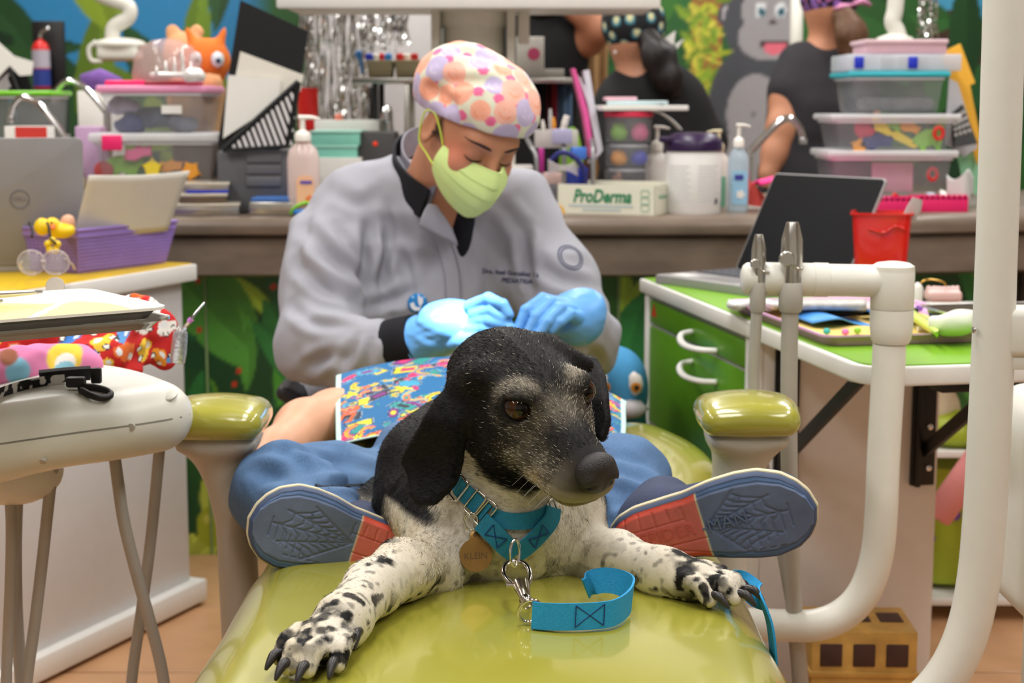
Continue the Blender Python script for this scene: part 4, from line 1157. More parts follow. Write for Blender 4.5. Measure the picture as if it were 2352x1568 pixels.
def make_shoe(heel, toe, nrm_v, side, split, word, label, wide=1.0):
  """heel and toe points of the sole plane; side = +1 when lettering reads heel to toe"""
  ax = (toe - heel); Ls = ax.length
  M = frame(heel, ax, z=nrm_v)
  shoe = thing('shoe', heel, label, 'shoe'); del shoe['category']
  shoe.parent = child; shoe.location = heel - org_of(child); ORG[shoe.name] = heel.copy()
  k = Ls / 0.225
  NU, NV = 220, 92
  u = (1 - np.cos(np.linspace(0, np.pi, NU))) / 2; v = np.linspace(-1, 1, NV)
  U, Vv = np.meshgrid(u, v)
  hw = sole_half(U) * k * wide
  X = U * Ls; Y = hw * Vv + 0.004 * k * np.sin(U * np.pi * 1.3) * side
  Z = -0.0035 * sstep(0.80, 1.0, np.abs(Vv)) * 1.0 - 0.010 * U * U * 0
  x = X / k; y = (Y / k) * side
  g = np.full(X.shape, 9.0)
  sx = split * 0.225
  def line(a, b, w=0.0011):
    nonlocal g
    g = np.minimum(g, seg_d(x, y, a, b) / w)
  O = (sx + 0.004, 0.002)
  ends = [(0.112 + 0.03 * math.cos(t) * 2.9, 0.0 + 0.041 * math.sin(t)) for t in (-1.15, -0.55, 0.05, 0.62, 1.15)]
  for e in ends: line(O, e)
  for q in (0.25, 0.36, 0.48, 0.61, 0.75, 0.9):
    for e1, e2 in zip(ends[:-1], ends[1:]):
      p1 = (O[0] + (e1[0] - O[0]) * q, O[1] + (e1[1] - O[1]) * q); p2 = (O[0] + (e2[0] - O[0]) * q, O[1] + (e2[1] - O[1]) * q)
      mid = ((p1[0] + p2[0]) / 2 - 0.006, (p1[1] + p2[1]) / 2)
      line(p1, mid); line(mid, p2)
  for i in range(6): line((0.150 + 0.010 * i, -0.036 + 0.004 * i), (0.150 + 0.010 * i, -0.020 + 0.006 * i), 0.0009)
  for i in range(8): line((sx + 0.008 + 0.011 * i, -0.0355 - 0.0002 * i), (sx + 0.013 + 0.011 * i, -0.036), 0.0008)
  for i in range(5): line((0.022 + 0.017 * i, 0.012 + 0.002 * (i % 2)), (0.024 + 0.016 * i, 0.030), 0.0008)
  line((0.012, 0.010), (0.090, 0.016), 0.0008); line((0.015, -0.014), (sx, -0.010), 0.0009); line((0.05, -0.012), (sx, -0.028), 0.0009)
  rim = np.abs(np.abs(Vv) - 0.86) * hw / k
  g = np.minimum(g, np.where((U > split) & (U < 0.97), rim / 0.0009, 9))
  Z = Z - 0.0016 * np.exp(-(g ** 2) * 0.8)
  hump = np.where(U < split, 0.0008, 0.0)
  Z = Z + hump
  Pl = np.stack([X.ravel(), Y.ravel(), Z.ravel(), np.ones(X.size)], 1) @ np.array(M).T
  Vs = Pl[:, :3]
  idx = np.arange(NU * NV).reshape(NV, NU)
  Fq = np.stack([idx[:-1, :-1], idx[:-1, 1:], idx[1:, 1:], idx[1:, :-1]], -1).reshape(-1, 4)
  C = np.tile(np.array(S(94, 106, 134)), (len(Vs), 1))
  ur = U.ravel(); vr = np.abs(Vv.ravel())
  C = mixc(C, S(80, 108, 152), sstep(0.80, 0.90, vr) * 0.9)
  C = mixc(C, S(206, 104, 96), (ur < split).astype(float))
  C = mixc(C, S(212, 84, 66), ((ur < split) * sstep(0.74, 0.92, vr)))
  C = mixc(C, S(202, 190, 150), np.exp(-((ur - split) / 0.004) ** 2))
  dirt = vnoise(np.stack([X.ravel() * 30, Y.ravel() * 30, 0 * ur], 1) / k, 1.0, 3.0)
  C = C * (0.86 + 0.28 * dirt)[:, None]
  sole = mk('sole', (Vs, Fq), SOLE, shoe, smooth=True, col=C)
  if word:
    tz = 0.0004
    def lett(t, cx, cy, sz):
      Mt = M @ Matrix.Translation((cx * k, cy * k * side, tz)) @ Matrix.Rotation(math.radians(2 * side), 4, 'Z') @ Matrix.Diagonal((1, 1, 1, 1))
      return text_geo(t, sz * k, 0.0024, Mt)
    mk('lettering', lett('SPIDER', 0.066, 0.002, 0.0205), P('red_rubber', S(198, 92, 84), rough=0.5), sole)
    mk('lettering', lett('-MAN', 0.130, 0.003, 0.0205), P('blue_rubber', S(92, 106, 130), rough=0.5), sole)
    mk('lettering', text_geo('11', 0.009 * k, 0.0015, M @ Matrix.Translation((0.150 * k, 0.026 * k * side, 0.0))), MATS['blue_rubber'], sole)
  else:
    mk('lettering', text_geo('8', 0.010 * k, 0.0015, M @ Matrix.Translation((0.150 * k, 0.024 * k * side, 0.0)) @ Matrix.Rotation(math.pi, 4, 'Z')), P('blue_rubber', S(92, 106, 130), rough=0.5), sole)
  s2 = (1 - np.cos(np.linspace(0, np.pi, 60))) / 2
  ring = [(a * Ls, b * wide * k + 0.004 * k * math.sin(a * math.pi * 1.3) * side) for a, b in zip(s2, sole_half(s2))] + \
     [(a * Ls, -b * wide * k + 0.004 * k * math.sin(a * math.pi * 1.3) * side) for a, b in list(zip(s2, sole_half(s2)))[-2:0:-1]]
  V2, F2, n = [], [], len(ring)
  for zz, g2 in ((-0.003, 0.0), (-0.006, 0.0028), (-0.016, 0.0034), (-0.022, 0.001), (-0.024, -0.004)):
    for i, (xx, yy) in enumerate(ring):
      tx, ty = ring[(i + 1) % n][0] - ring[i - 1][0], ring[(i + 1) % n][1] - ring[i - 1][1]
      l = math.hypot(tx, ty) + 1e-9
      sgn = 1
      nx_, ny_ = -ty / l, tx / l
      V2.append((xx + nx_ * g2, yy + ny_ * g2, zz))
  for j in range(4):
    for i in range(n): F2.append((j * n + i, j * n + (i + 1) % n, (j + 1) * n + (i + 1) % n, (j + 1) * n + i))
  F2.append(tuple(4 * n + i for i in range(n)))
  mk('midsole', tf((np.array(V2), F2), M), MIDS, shoe)
  V3, F3 = [], []
  for zz, g2 in ((-0.009, 0.0030), (-0.0095, 0.0042), (-0.0150, 0.0044), (-0.0155, 0.0030)):
    for i, (xx, yy) in enumerate(ring):
      tx, ty = ring[(i + 1) % n][0] - ring[i - 1][0], ring[(i + 1) % n][1] - ring[i - 1][1]; l = math.hypot(tx, ty) + 1e-9
      V3.append((xx - ty / l * g2, yy + tx / l * g2, zz))
  for j in range(3):
    for i in range(n): F3.append((j * n + i, j * n + (i + 1) % n, (j + 1) * n + (i + 1) % n, (j + 1) * n + i))
  mk('cream_stripe', tf((np.array(V3), F3), M), P('cream_rubber', S(208, 198, 166), rough=0.6, noise=0.08), shoe)
  lo = Vector((1e9,) * 3); hi = Vector((-1e9,) * 3)
  pts = [(M @ Vector((t * Ls, 0.003 * side, -0.03 - 0.0)), 0.030) for t in (0.13, 0.45, 0.72, 0.85)]
  for p, _ in pts:
    for i in range(3): lo[i] = min(lo[i], p[i] - 0.13); hi[i] = max(hi[i], p[i] + 0.13)
  f2 = Form(lo, hi, 0.004)
  X_, Y_, Z_ = [Vector((M[0][i], M[1][i], M[2][i])) for i in range(3)]
  f2.ell(M @ Vector((0.20 * Ls, 0.002 * side, -0.045)), (0.045 * k, 0.031 * k, 0.048), (X_, Y_, Z_), k=0)
  f2.ell(M @ Vector((0.52 * Ls, 0.003 * side, -0.035)), (0.075 * k, 0.036 * k, 0.032), (X_, Y_, Z_), k=0.03)
  f2.ell(M @ Vector((0.75 * Ls, 0.003 * side, -0.028)), (0.052 * k, 0.040 * k, 0.024), (X_, Y_, Z_), k=0.02)
  f2.cap(M @ Vector((0.22 * Ls, 0, -0.05)), M @ Vector((0.22 * Ls, 0, -0.085)), 0.036, 0.036, 0.02)
  f2.cut(lambda q: ((q - np.array(M.translation)) @ np.array(Z_)) + 0.018)
  mk('upper', f2.mesh(2), UPPER, shoe, smooth=True)
  return shoe
hR, tR = W(1402, 1258, 1.775), W(1867, 1165, 1.715)
make_shoe(hR, tR, (0.08, -0.97, -0.10), 1, 0.475, True, 'worn blue and red sole shoe pointing its toe to the white bent tube', 1.0)
hL, tL = W(940, 1285, 1.79), W(583, 1192, 1.74)
make_shoe(hL, tL, (-0.04, -0.985, 0.10), -1, 0.36, False, 'worn shoe sole pointing its toe to the white delivery unit', 1.16)

# ---- printed bib over the chest
def bez(a, b, c, d, t):
  return a * (1 - t) ** 3 + b * 3 * t * (1 - t) ** 2 + c * 3 * t * t * (1 - t) + d * t ** 3
rows = [  # bottom to top, each left to right
  [W(772, 1022, 2.20), W(985, 965, 2.13), W(1240, 960, 2.13), W(1428, 1030, 2.22)],
  [W(770, 960, 2.27), W(960, 880, 2.22), W(1250, 880, 2.22), W(1447, 985, 2.28)],
  [W(770, 905, 2.34), W(950, 838, 2.34), W(1260, 838, 2.34), W(1432, 945, 2.36)],
  [W(772, 862, 2.43), W(965, 798, 2.52), W(1220, 798, 2.52), W(1440, 922, 2.45)]]
def bibp(u, v):
  r = [bez(*row, u) for row in rows]
  return bez(*r, v)
NU, NV = 230, 124
bv_, bf_ = sheet(bibp, NU, NV, 0.0014)
UU = np.tile(np.linspace(0, 1, NU), NV); VV_ = np.repeat(np.linspace(0, 1, NV), NU)
def doodles(U, V, seed):
  r = np.random.default_rng(seed)
  C = np.tile(np.array(S(36, 108, 162)), (len(U), 1))
  pal = [S(226, 56, 116), S(216, 206, 56), S(48, 148, 140), S(128, 52, 130), S(226, 104, 60), S(52, 54, 68), S(66, 160, 196), S(36, 100, 170), S(50, 150, 150), S(226, 56, 116)]
  X = U * 0.46; Y = V * 0.34
  for i in range(230):
    cx, cy = r.random() * 0.46, r.random() * 0.34
    a = r.random() * 3.14; rx = 0.007 + 0.017 * r.random(); ry = rx * (0.25 + 0.6 * r.random()); kind = r.integers(0, 4)
    col = pal[r.integers(0, len(pal))]
    dx, dy = X - cx, Y - cy
    px = dx * math.cos(a) + dy * math.sin(a); py = -dx * math.sin(a) + dy * math.cos(a)
    if kind == 0: d = np.sqrt((px / rx) ** 2 + (py / ry) ** 2)
    elif kind == 1: d = np.maximum(np.abs(px) / rx, np.abs(py) / ry)
    elif kind == 2:
      rr = np.sqrt(px ** 2 + py ** 2); d = np.where(py > -0.002, np.abs(rr - rx) / (0.006) , 9)
    else:
      th = np.arctan2(py, px); rr = np.sqrt(px ** 2 + py ** 2); d = rr / (rx * (0.7 + 0.3 * np.cos(5 * th)))
    C = mixc(C, S(170, 184, 198), ((d < 1.14) & (d >= 1.06)).astype(float) * 0.7)
    C = mixc(C, S(40, 40, 56), ((d < 1.06) & (d >= 0.94)).astype(float) * 0.8)
    C = mixc(C, col, (d < 0.94).astype(float))
    if kind < 2 and r.random() < 0.7: C = mixc(C, pal[r.integers(0, len(pal))], (d < 0.5).astype(float))
    if kind == 2:
      for q, w in ((0.5, pal[1]), (0.2, pal[4])): C = mixc(C, w, (d < q).astype(float))
  return C
bc = doodles(UU, VV_, 11)
edge = np.maximum.reduce([(UU < 0.018).astype(float), (UU > 0.982).astype(float), (VV_ < 0.016).astype(float) * 0.9])
bc = mixc(bc, S(196, 232, 224), edge)
bc = np.concatenate([bc, np.tile(np.array(S(200, 226, 222)), (len(bc), 1))])
mk('dental_bib', (bv_, bf_), P('printed_bib', attr=True, rough=0.6, noise=0.03, spec=0.25), child, smooth=True, col=bc)
# ================================================================ dentist
SKIN = P('dentist_skin', attr=True, rough=0.5, noise=0.03, nscale=60, sss=0.12)
JACK = P('grey_jacket', S(162, 163, 173), rough=0.8, noise=0.03, nscale=8, bump=0.15, bscale=900)
NAVYK = P('navy_knit', S(8, 9, 20), rough=0.85, noise=0.15, nscale=200, bump=0.3, bscale=500)
GLOVE = P('blue_nitrile', S(104, 172, 240), rough=0.38, noise=0.03, bump=0.12, bscale=250)
doc = thing('person', (-0.15, 2.92, 0.0), 'dentist in grey jacket, blue gloves and pastel cap bending over the child', 'person')
DO = W(1083, 300, 2.78)
df = nrm((0.40, -0.72, -0.56)); dr = Vector((0.86, 0.46, -0.20)); dr = (dr - df * dr.dot(df)).normalized(); du = df.cross(dr).normalized()
DAX = (dr, df, du)
def DL(a, b, c): return DO + dr * a + df * b + du * c
_B = np.array([list(dr), list(df), list(du)]); _DOn = np.array(DO)
def dloc(q): return (np.asarray(q) - _DOn) @ _B.T
SHL, SHR = W(812, 492, 2.95), W(1190, 485, 2.95)
ELL, ELR = W(738, 795, 2.78), W(1328, 792, 2.84)
WRL, WRR = W(938, 785, 2.68), W(1318, 742, 2.68)
fm = Form((-0.50, 2.50, 0.40), (0.34, 3.22, 1.26), 0.0045)
fm.ell(DL(0, -0.012, 0.030), (0.073, 0.090, 0.080), DAX, k=0)
fm.ell(DL(0, 0.034, -0.030), (0.056, 0.056, 0.074), DAX, k=0.03)
fm.ell(DL(0, 0.052, -0.078), (0.036, 0.036, 0.034), DAX, k=0.03)
fm.ell(DL(0, 0.066, 0.024), (0.048, 0.020, 0.020), DAX, k=0.02)
fm.cap(DL(0, 0.088, 0.006), DL(0, 0.108, -0.030), 0.0075, 0.0105, 0.012)
for s in (-1, 1):
  fm.ell(DL(s * 0.036, 0.062, -0.030), (0.024, 0.020, 0.024), DAX, k=0.02)
  fm.ell(DL(s * 0.031, 0.089, 0.004), (0.017, 0.012, 0.011), DAX, k=0.010, op='s')
  fm.ell(DL(s * 0.031, 0.0745, 0.003), (0.0150, 0.0125, 0.0120), DAX, k=0.004)
  fm.ell(DL(s * 0.073, -0.012, -0.012), (0.009, 0.019, 0.032), DAX, k=0.010)
  fm.ell(DL(s * 0.078, -0.008, -0.010), (0.004, 0.011, 0.019), DAX, k=0.005, op='s')
fm.cap(DL(0, -0.035, -0.060), W(985, 475, 2.92), 0.052, 0.058, 0.03)
fm.cap(W(985, 475, 2.92), W(985, 560, 2.97), 0.06, 0.10, 0.05)
fm.ell(W(985, 600, 2.97), (0.14, 0.09, 0.15), k=0.05)
fm.ell(W(920, 850, 2.95), (0.135, 0.10, 0.20), k=0.06)
fm.chain([(W(985, 520, 2.97), 0.08), (SHL, 0.045), (ELL, 0.040), (WRL, 0.028), (W(1020, 760, 2.65), 0.025)], 0.03)
fm.chain([(W(985, 520, 2.97), 0.08), (SHR, 0.045), (ELR, 0.038), (WRR, 0.028), (W(1290, 725, 2.66), 0.025)], 0.03)
hv, hfq = fm.mesh(2)
q = dloc(hv); qa, qb, qc = q.T
sk = np.tile(np.array(S(196, 138, 108)), (len(hv), 1))
sk = mixc(sk, S(206, 112, 88), 0.65 * np.exp(-(((np.abs(qa) - 0.050) / 0.020) ** 2 + ((qb - 0.055) / 0.03) ** 2 + ((qc + 0.012) / 0.024) ** 2)))
sk = mixc(sk, S(150, 96, 76), 0.5 * np.exp(-(((np.abs(qa) - 0.031) / 0.016) ** 2 + ((qb - 0.085) / 0.02) ** 2 + ((qc - 0.007) / 0.010) ** 2)))
hair = sstep(0.026, 0.012, qb + 0.3 * (qc - 0.0)) * (np.abs(qa) > 0.045) * sstep(-0.030, -0.010, qc) * (qb > 0.004)
hair = np.maximum(hair, sstep(-0.035, -0.05, qb) * sstep(-0.07, -0.05, qc))
sk = mixc(sk, S(38, 28, 27), np.clip(hair, 0, 1) * 0.92)
mk('body', (hv, hfq), SKIN, doc, smooth=True, col=sk)
hbv = bvh_of(hv, hfq)
def face_pt(a, c, off):
  h = hbv.ray_cast(DL(a, 0.16, c), -df); p = h[0] if h[0] is not None else DL(a, 0.08, c)
  return p + df * off
BROW = P('dark_brow', S(40, 28, 28), rough=0.8)
for s in (-1, 1):
  ar = np.linspace(0.013, 0.053, 12)
  mk('eyebrow', tube([face_pt(s * a, 0.0215 + 0.004 * math.sin((a - 0.013) / 0.04 * 2.4) - 0.05 * max(0, a - 0.04), 0.0004) for a in ar], [0.0012, 0.0020, 0.0024, 0.0025, 0.0025, 0.0024, 0.0022, 0.0020, 0.0017, 0.0014, 0.0010, 0.0005], 8), BROW, doc, smooth=True)
  mk('eyelashes', tube([face_pt(s * a, -0.0035 - 0.0035 * math.sin((a - 0.017) / 0.03 * math.pi), 0.0006) for a in np.linspace(0.017, 0.047, 10)], [0.0005, 0.0010, 0.0013, 0.0015, 0.0016, 0.0016, 0.0015, 0.0013, 0.0010, 0.0005], 6), BROW, doc, smooth=True)

fm = Form((-0.52, 2.48, 0.40), (0.36, 3.26, 1.06), 0.005)
fm.ell(W(985, 580, 2.975), (0.180, 0.115, 0.155), k=0)
fm.ell(W(935, 790, 2.955), (0.178, 0.125, 0.20), k=0.05)
fm.ell(W(900, 985, 2.93), (0.185, 0.14, 0.14), k=0.05)
fm.cap(W(940, 425, 2.96), SHL + Vector((0.02, 0, 0.0)), 0.058, 0.062, 0.05)
fm.cap(W(1060, 455, 2.96), SHR + Vector((-0.02, 0, 0.0)), 0.050, 0.060, 0.05)
fm.chain([(SHL, 0.074), (W(758, 640, 2.87), 0.078), (ELL, 0.066)], 0.04)
fm.chain([(ELL, 0.066), (W(820, 818, 2.725), 0.058), (W(868, 806, 2.705), 0.051)], 0.025)
fm.chain([(SHR, 0.070), (W(1270, 640, 2.90), 0.068), (ELR, 0.060)], 0.04)
fm.chain([(ELR, 0.060), (W(1340, 775, 2.76), 0.052), (W(1325, 750, 2.70), 0.048)], 0.025)
for a, b, r_ in (((845, 470, 2.90), (890, 660, 2.865), .016), ((790, 520, 2.86), (880, 650, 2.85), .014), ((690, 620, 2.82), (800, 740, 2.785), .014),
        ((685, 520, 2.89), (760, 700, 2.82), .014), ((690, 770, 2.745), (830, 775, 2.705), .016), ((715, 865, 2.735), (850, 795, 2.70), .013),
        ((850, 700, 2.875), (990, 665, 2.875), .013), ((1222, 500, 2.91), (1212, 660, 2.88), .014), ((1250, 690, 2.85), (1380, 705, 2.875), .014),
        ((1260, 640, 2.87), (1350, 650, 2.89), .012), ((895, 540, 2.885), (945, 720, 2.87), .012), ((960, 560, 2.88), (985, 760, 2.875), .010)):
  A, B = W(*a), W(*b); m1 = A.lerp(B, 0.33); m2 = A.lerp(B, 0.67)
  fm.cap(A + Vector((0, 0.012, 0)), m1, r_ * 0.5, r_, 0.035); fm.cap(m1, m2, r_, r_, 0.035); fm.cap(m2, B + Vector((0, 0.014, 0)), r_, r_ * 0.4, 0.035)
for a, b, r_ in ((W(838, 560, 2.82), W(850, 700, 2.80), .008), (W(1205, 560, 2.83), W(1225, 690, 2.80), .007), (W(760, 800, 2.66), W(850, 770, 2.64), .006), (W(690, 830, 2.70), W(740, 850, 2.66), .005)):
  fm.cap(a, b, r_, r_ * 0.6, 0.02, 's')
fm.cap(W(1020, 380, 2.84), W(1048, 515, 2.79), 0.046, 0.010, 0.010, 's')
fm.cap(W(985, 370, 2.95), W(995, 405, 2.91), 0.058, 0.048, 0.012, 's')
fm.cap(W(908, 440, 2.905), W(985, 525, 2.865), 0.036, 0.028, 0.035)
fm.cap(W(930, 430, 2.88), W(965, 490, 2.865), 0.020, 0.022, 0.03)
def jack_disp(q):
  rid = lambda a, sc, o: 1 - np.abs(2 * vnoise(q * np.array(sc), 1.0, o) - 1)
  x, z = q[:, 0], q[:, 2]
  low = sstep(0.80, 0.70, z)                                     # creased forearms
  n = rid(0, (9, 9, 4.5), 1.1) - 0.6
  m = rid(0, (7, 8, 15), 8.3) - 0.6
  e = rid(0, (26, 14, 11), 5.2) - 0.6
  return 0.016 * n * (1 - 0.5 * low) + 0.011 * m + 0.010 * e * low + 0.004 * (rid(0, (22, 22, 10), 2.2) - 0.6)
fm.displace(jack_disp)
jkv, jkf = fm.mesh(2)
jkv = press_creases(jkv, jkf, (([(850, 500), (842, 570), (836, 640), (850, 700)], .012, .011), ([(888, 470), (892, 540), (880, 610), (862, 660)], .008, .010), ([(700, 520), (760, 590), (830, 650)], .010, .012),
         ([(680, 600), (740, 660), (815, 700)], .008, .011), ([(668, 700), (720, 740), (800, 750)], .007, .010), ([(690, 860), (740, 825), (800, 815)], .009, .010), ([(760, 870), (800, 820), (825, 780)], .007, .009),
         ([(835, 850), (850, 800), (858, 770)], .006, .008), ([(840, 705), (900, 690), (960, 660)], .007, .010), ([(845, 735), (900, 730), (945, 735)], .005, .009), ([(900, 560), (935, 620), (945, 690)], .006, .011),
         ([(1212, 520), (1208, 590), (1222, 680)], .010, .010), ([(1235, 610), (1290, 640), (1365, 660)], .007, .011), ([(1232, 660), (1300, 690), (1380, 720)], .008, .010), ([(1150, 470), (1190, 520), (1205, 580)], .006, .011),
         ([(1100, 560), (1120, 640), (1115, 700)], .004, .012), ([(700, 920), (740, 940), (770, 990)], .008, .012), ([(680, 980), (720, 960), (765, 940)], .006, .010), ([(760, 440), (830, 470), (880, 430)], .004, .012),
         ([(1345, 790), (1370, 820), (1375, 850)], .006, .009), ([(720, 470), (690, 560), (675, 650)], .005, .013), ([(770, 520), (810, 600), (835, 660)], .006, .009)))
jacket = mk('jacket', (jkv, jkf), JACK, doc, smooth=True)
jbv = bvh_of(jkv, jkf)
zl = [(1000, 490), (1022, 540), (1040, 590), (1050, 640), (1052, 700), (1050, 760)]
mk('zipper', drape(tube(smooth_path([W(x + 8, y, 2.84) for x, y in zl], 4), 0.0035, 8, flat=0.3), jbv, (0, 1, -0.1), 0.0015), P('zip_tape', S(150, 150, 160), rough=0.6), jacket)
mk('placket', drape(strap(smooth_path([W(x - 12, y, 2.84) for x, y in zl], 4), 0.022, 0.001, (1, 0, 0)), jbv, (0, 1, -0.1), 0.003), JACK, jacket)
mk('lapel', sheet(lambda u, v: bez(W(962, 520, 2.80), W(965, 500, 2.79), W(975, 480, 2.79), W(985, 468, 2.80), v).lerp(
  bez(W(1052, 565, 2.795), W(1045, 530, 2.79), W(1025, 500, 2.80), W(1003, 470, 2.81), v), u), 10, 10, 0.002), JACK, jacket, smooth=True)
fm = Form(W(1050, 540, 2.86) - Vector((0.09, 0.09, 0.12)), W(1050, 540, 2.86) + Vector((0.09, 0.09, 0.12)), 0.005)
fm.cap(W(1070, 470, 2.875), W(1060, 600, 2.88), 0.020, 0.016, 0.02)
fm.cap(W(1030, 470, 2.90), W(1052, 600, 2.90), 0.03, 0.02, 0.02)
mk('undershirt', fm.mesh(2), NAVYK, doc, smooth=True)
cp = smooth_path([W(1010, 345, 3.03), W(955, 335, 3.0), W(915, 352, 2.95), W(905, 392, 2.895), W(930, 432, 2.85), W(975, 468, 2.815)], 6)
cs = []
for i in range(len(cp)):
  t = i / (len(cp) - 1); cs.append(Vector((-0.25 + 0.55 * t, -0.15 - 0.1 * t, 0.9 - 0.15 * t)))
mk('collar', strap(cp, 0.052, 0.006, cs), NAVYK, doc, smooth=60)
cp2 = [p + Vector((0.014, 0.004, 0.012)) for p in cp]
mk('inner_collar', strap(cp2, 0.046, 0.004, cs), P('grey_lining', S(130, 128, 140), rough=0.85, noise=0.1), doc, smooth=60)
ca = (W(905, 795, 2.69), W(958, 778, 2.672))
mk('cuff', tube([ca[0], ca[0].lerp(ca[1], 0.5), ca[1]], [0.046, 0.044, 0.0415], 28), NAVYK, doc, smooth=50)
mk('cuff', tube([W(1318, 752, 2.715), W(1300, 742, 2.70)], [0.044, 0.042], 28), NAVYK, doc, smooth=50)
LET = P('navy_thread', S(36, 42, 84), rough=0.7)
def on_jacket(t, px, py, size, rot=0):
  M = frame(W(px, py, 2.78), (1, 0, 0), z=(0, -1, 0.1)) @ Matrix.Rotation(math.radians(rot), 4, 'Z')
  g = text_geo(t, size, 0.0, M, bold=size * 0.02)
  return drape(g, jbv, (0, 1, -0.1), 0.0012)
mk('lettering', on_jacket('Dra. Itzel González Ta', 1172, 627, 0.0108, -4), LET, jacket)
mk('lettering', on_jacket('PEDIATRIA', 1188, 646, 0.0112, -3), LET, jacket)
_h = jbv.ray_cast(Vector((0, 0, CAMZ)), (W(1312, 590, 1) - Vector((0, 0, CAMZ))).normalized())
if _h[0] is not None:
  Mc_ = frame(_h[0] + Vector(_h[1]) * 0.0005, (0.1, 0.2, 1), z=_h[1])
  for rr_ in (0.024, 0.019): mk('sleeve_crest', drape(tube([Mc_ @ Vector((rr_ * math.cos(a), rr_ * math.sin(a), 0)) for a in np.linspace(0, 6.283, 33)[:-1]], 0.0012, 5, closed=True), jbv, -Vector(_h[1]), 0.0006, 0.03), LET, jacket)
bd = W(955, 697, 2.78); h_ = jbv.ray_cast(bd - Vector((0, 0.2, -0.02)), Vector((0, 1, -0.1)))
bp = h_[0] if h_[0] else bd
Mb = frame(bp + Vector((0, -0.002, 0)), (1, 0, 0), z=(-0.05, -1, 0.12))
badge = mk('button_badge', lathe([(0.0172, 0.0), (0.0172, 0.002), (0.015, 0.0042), (0.008, 0.0052), (0.0005, 0.0055)], 28, M=Mb), P('badge_blue', S(30, 130, 200), rough=0.2, coat=0.6), doc, smooth=50)
mk('badge_emblem', [extrude([(x * 0.017, y * 0.017) for x, y in ((0.1, 0.75), (0.55, 0.5), (0.6, 0.1), (0.3, -0.35), (0.15, -0.1), (0.05, 0.35))], 0.0064, Mb),
          extrude([(x * 0.017, y * 0.017) for x, y in ((-0.75, -0.05), (-0.35, 0.1), (-0.2, -0.35), (0.25, -0.45), (0.45, -0.3), (0.2, -0.75), (-0.3, -0.75), (-0.6, -0.5))], 0.0062, Mb)], P('badge_white', S(230, 232, 236), rough=0.3), badge)

fm = Form(DO - Vector((0.17,) * 3), DO + Vector((0.17,) * 3), 0.0028)
fm.ell(DL(0, -0.016, 0.050), (0.086, 0.100, 0.080), DAX, k=0)
fm.ell(DL(-0.030, -0.055, 0.062), (0.062, 0.060, 0.055), DAX, k=0.03)
fm.ell(DL(0.010, 0.020, 0.072), (0.070, 0.066, 0.048), DAX, k=0.03)
fm.ell(DL(-0.045, -0.075, 0.030), (0.045, 0.045, 0.045), DAX, k=0.025)
for a, b in ((DL(-0.085, -0.01, 0.075), DL(-0.03, 0.04, 0.122)), (DL(-0.088, -0.03, 0.05), DL(-0.075, 0.03, 0.06)), (DL(-0.05, -0.05, 0.115), DL(0.0, -0.01, 0.135))):
  fm.cap(a, b, 0.007, 0.004, 0.02, 's')
_dOn = _DOn
fm.cut(lambda q: -(dloc(q)[:, 2] - (0.020 + 0.36 * dloc(q)[:, 1])))
fm.displace(lambda q: 0.006 * (vnoise(q, 24) - 0.5) + 0.003 * (vnoise(q, 55, 3) - 0.5))
cv, cf = fm.mesh(2)
cc = np.tile(np.array(S(226, 226, 204)), (len(cv), 1))
r_ = np.random.default_rng(21)
anch, gaps = [], []
for i in r_.permutation(len(cv)):
  p = cv[i]
  if all(np.linalg.norm(p - a) > 0.0345 for a in anch): anch.append(p)
A_ = np.array(anch)
for i in r_.permutation(len(cv))[:6000]:
  p = cv[i]
  if np.linalg.norm(A_ - p, axis=1).min() > 0.0195 and all(np.linalg.norm(p - a) > 0.033 for a in gaps): gaps.append(p)
cn = normals_of(cv, cf)
pal = [S(198, 186, 222), S(246, 186, 168), S(198, 186, 222), S(248, 176, 150)]
for a in gaps:                          # pink pieces in the gaps
  cc = mixc(cc, S(240, 112, 160), sstep(0.0095, 0.0085, np.linalg.norm(cv - a, axis=1)))
for k, a in enumerate(anch):
  d = np.linalg.norm(cv - a, axis=1); col = pal[k % 4]; R_ = 0.0180 + 0.003 * (k % 3)
  cc = mixc(cc, col, sstep(R_, R_ - 0.0015, d))
  i0 = int(np.argmin(d)); n = cn[i0]; upv = np.array(du) - n * (np.array(du) @ n); upv /= np.linalg.norm(upv) + 1e-9; rt = np.cross(upv, n)
  lx = (cv - a) @ rt; ly = (cv - a) @ upv
  smile = (np.abs(np.hypot(lx, ly) - 0.0100) < 0.0013) & (ly < -0.003) & (d < R_)
  eyes_ = ((np.hypot(np.abs(lx) - 0.0035, ly - 0.004) < 0.0013)) & (d < R_)
  lite = S(222, 214, 236) if k % 2 == 0 else S(244, 150, 112)
  cc = mixc(cc, lite, (smile | eyes_).astype(float) * 0.85)
mk('surgical_cap', (cv, cf), P('cap_cotton', attr=True, rough=0.75, noise=0.03, bump=0.1, bscale=900), doc, smooth=True, col=cc)

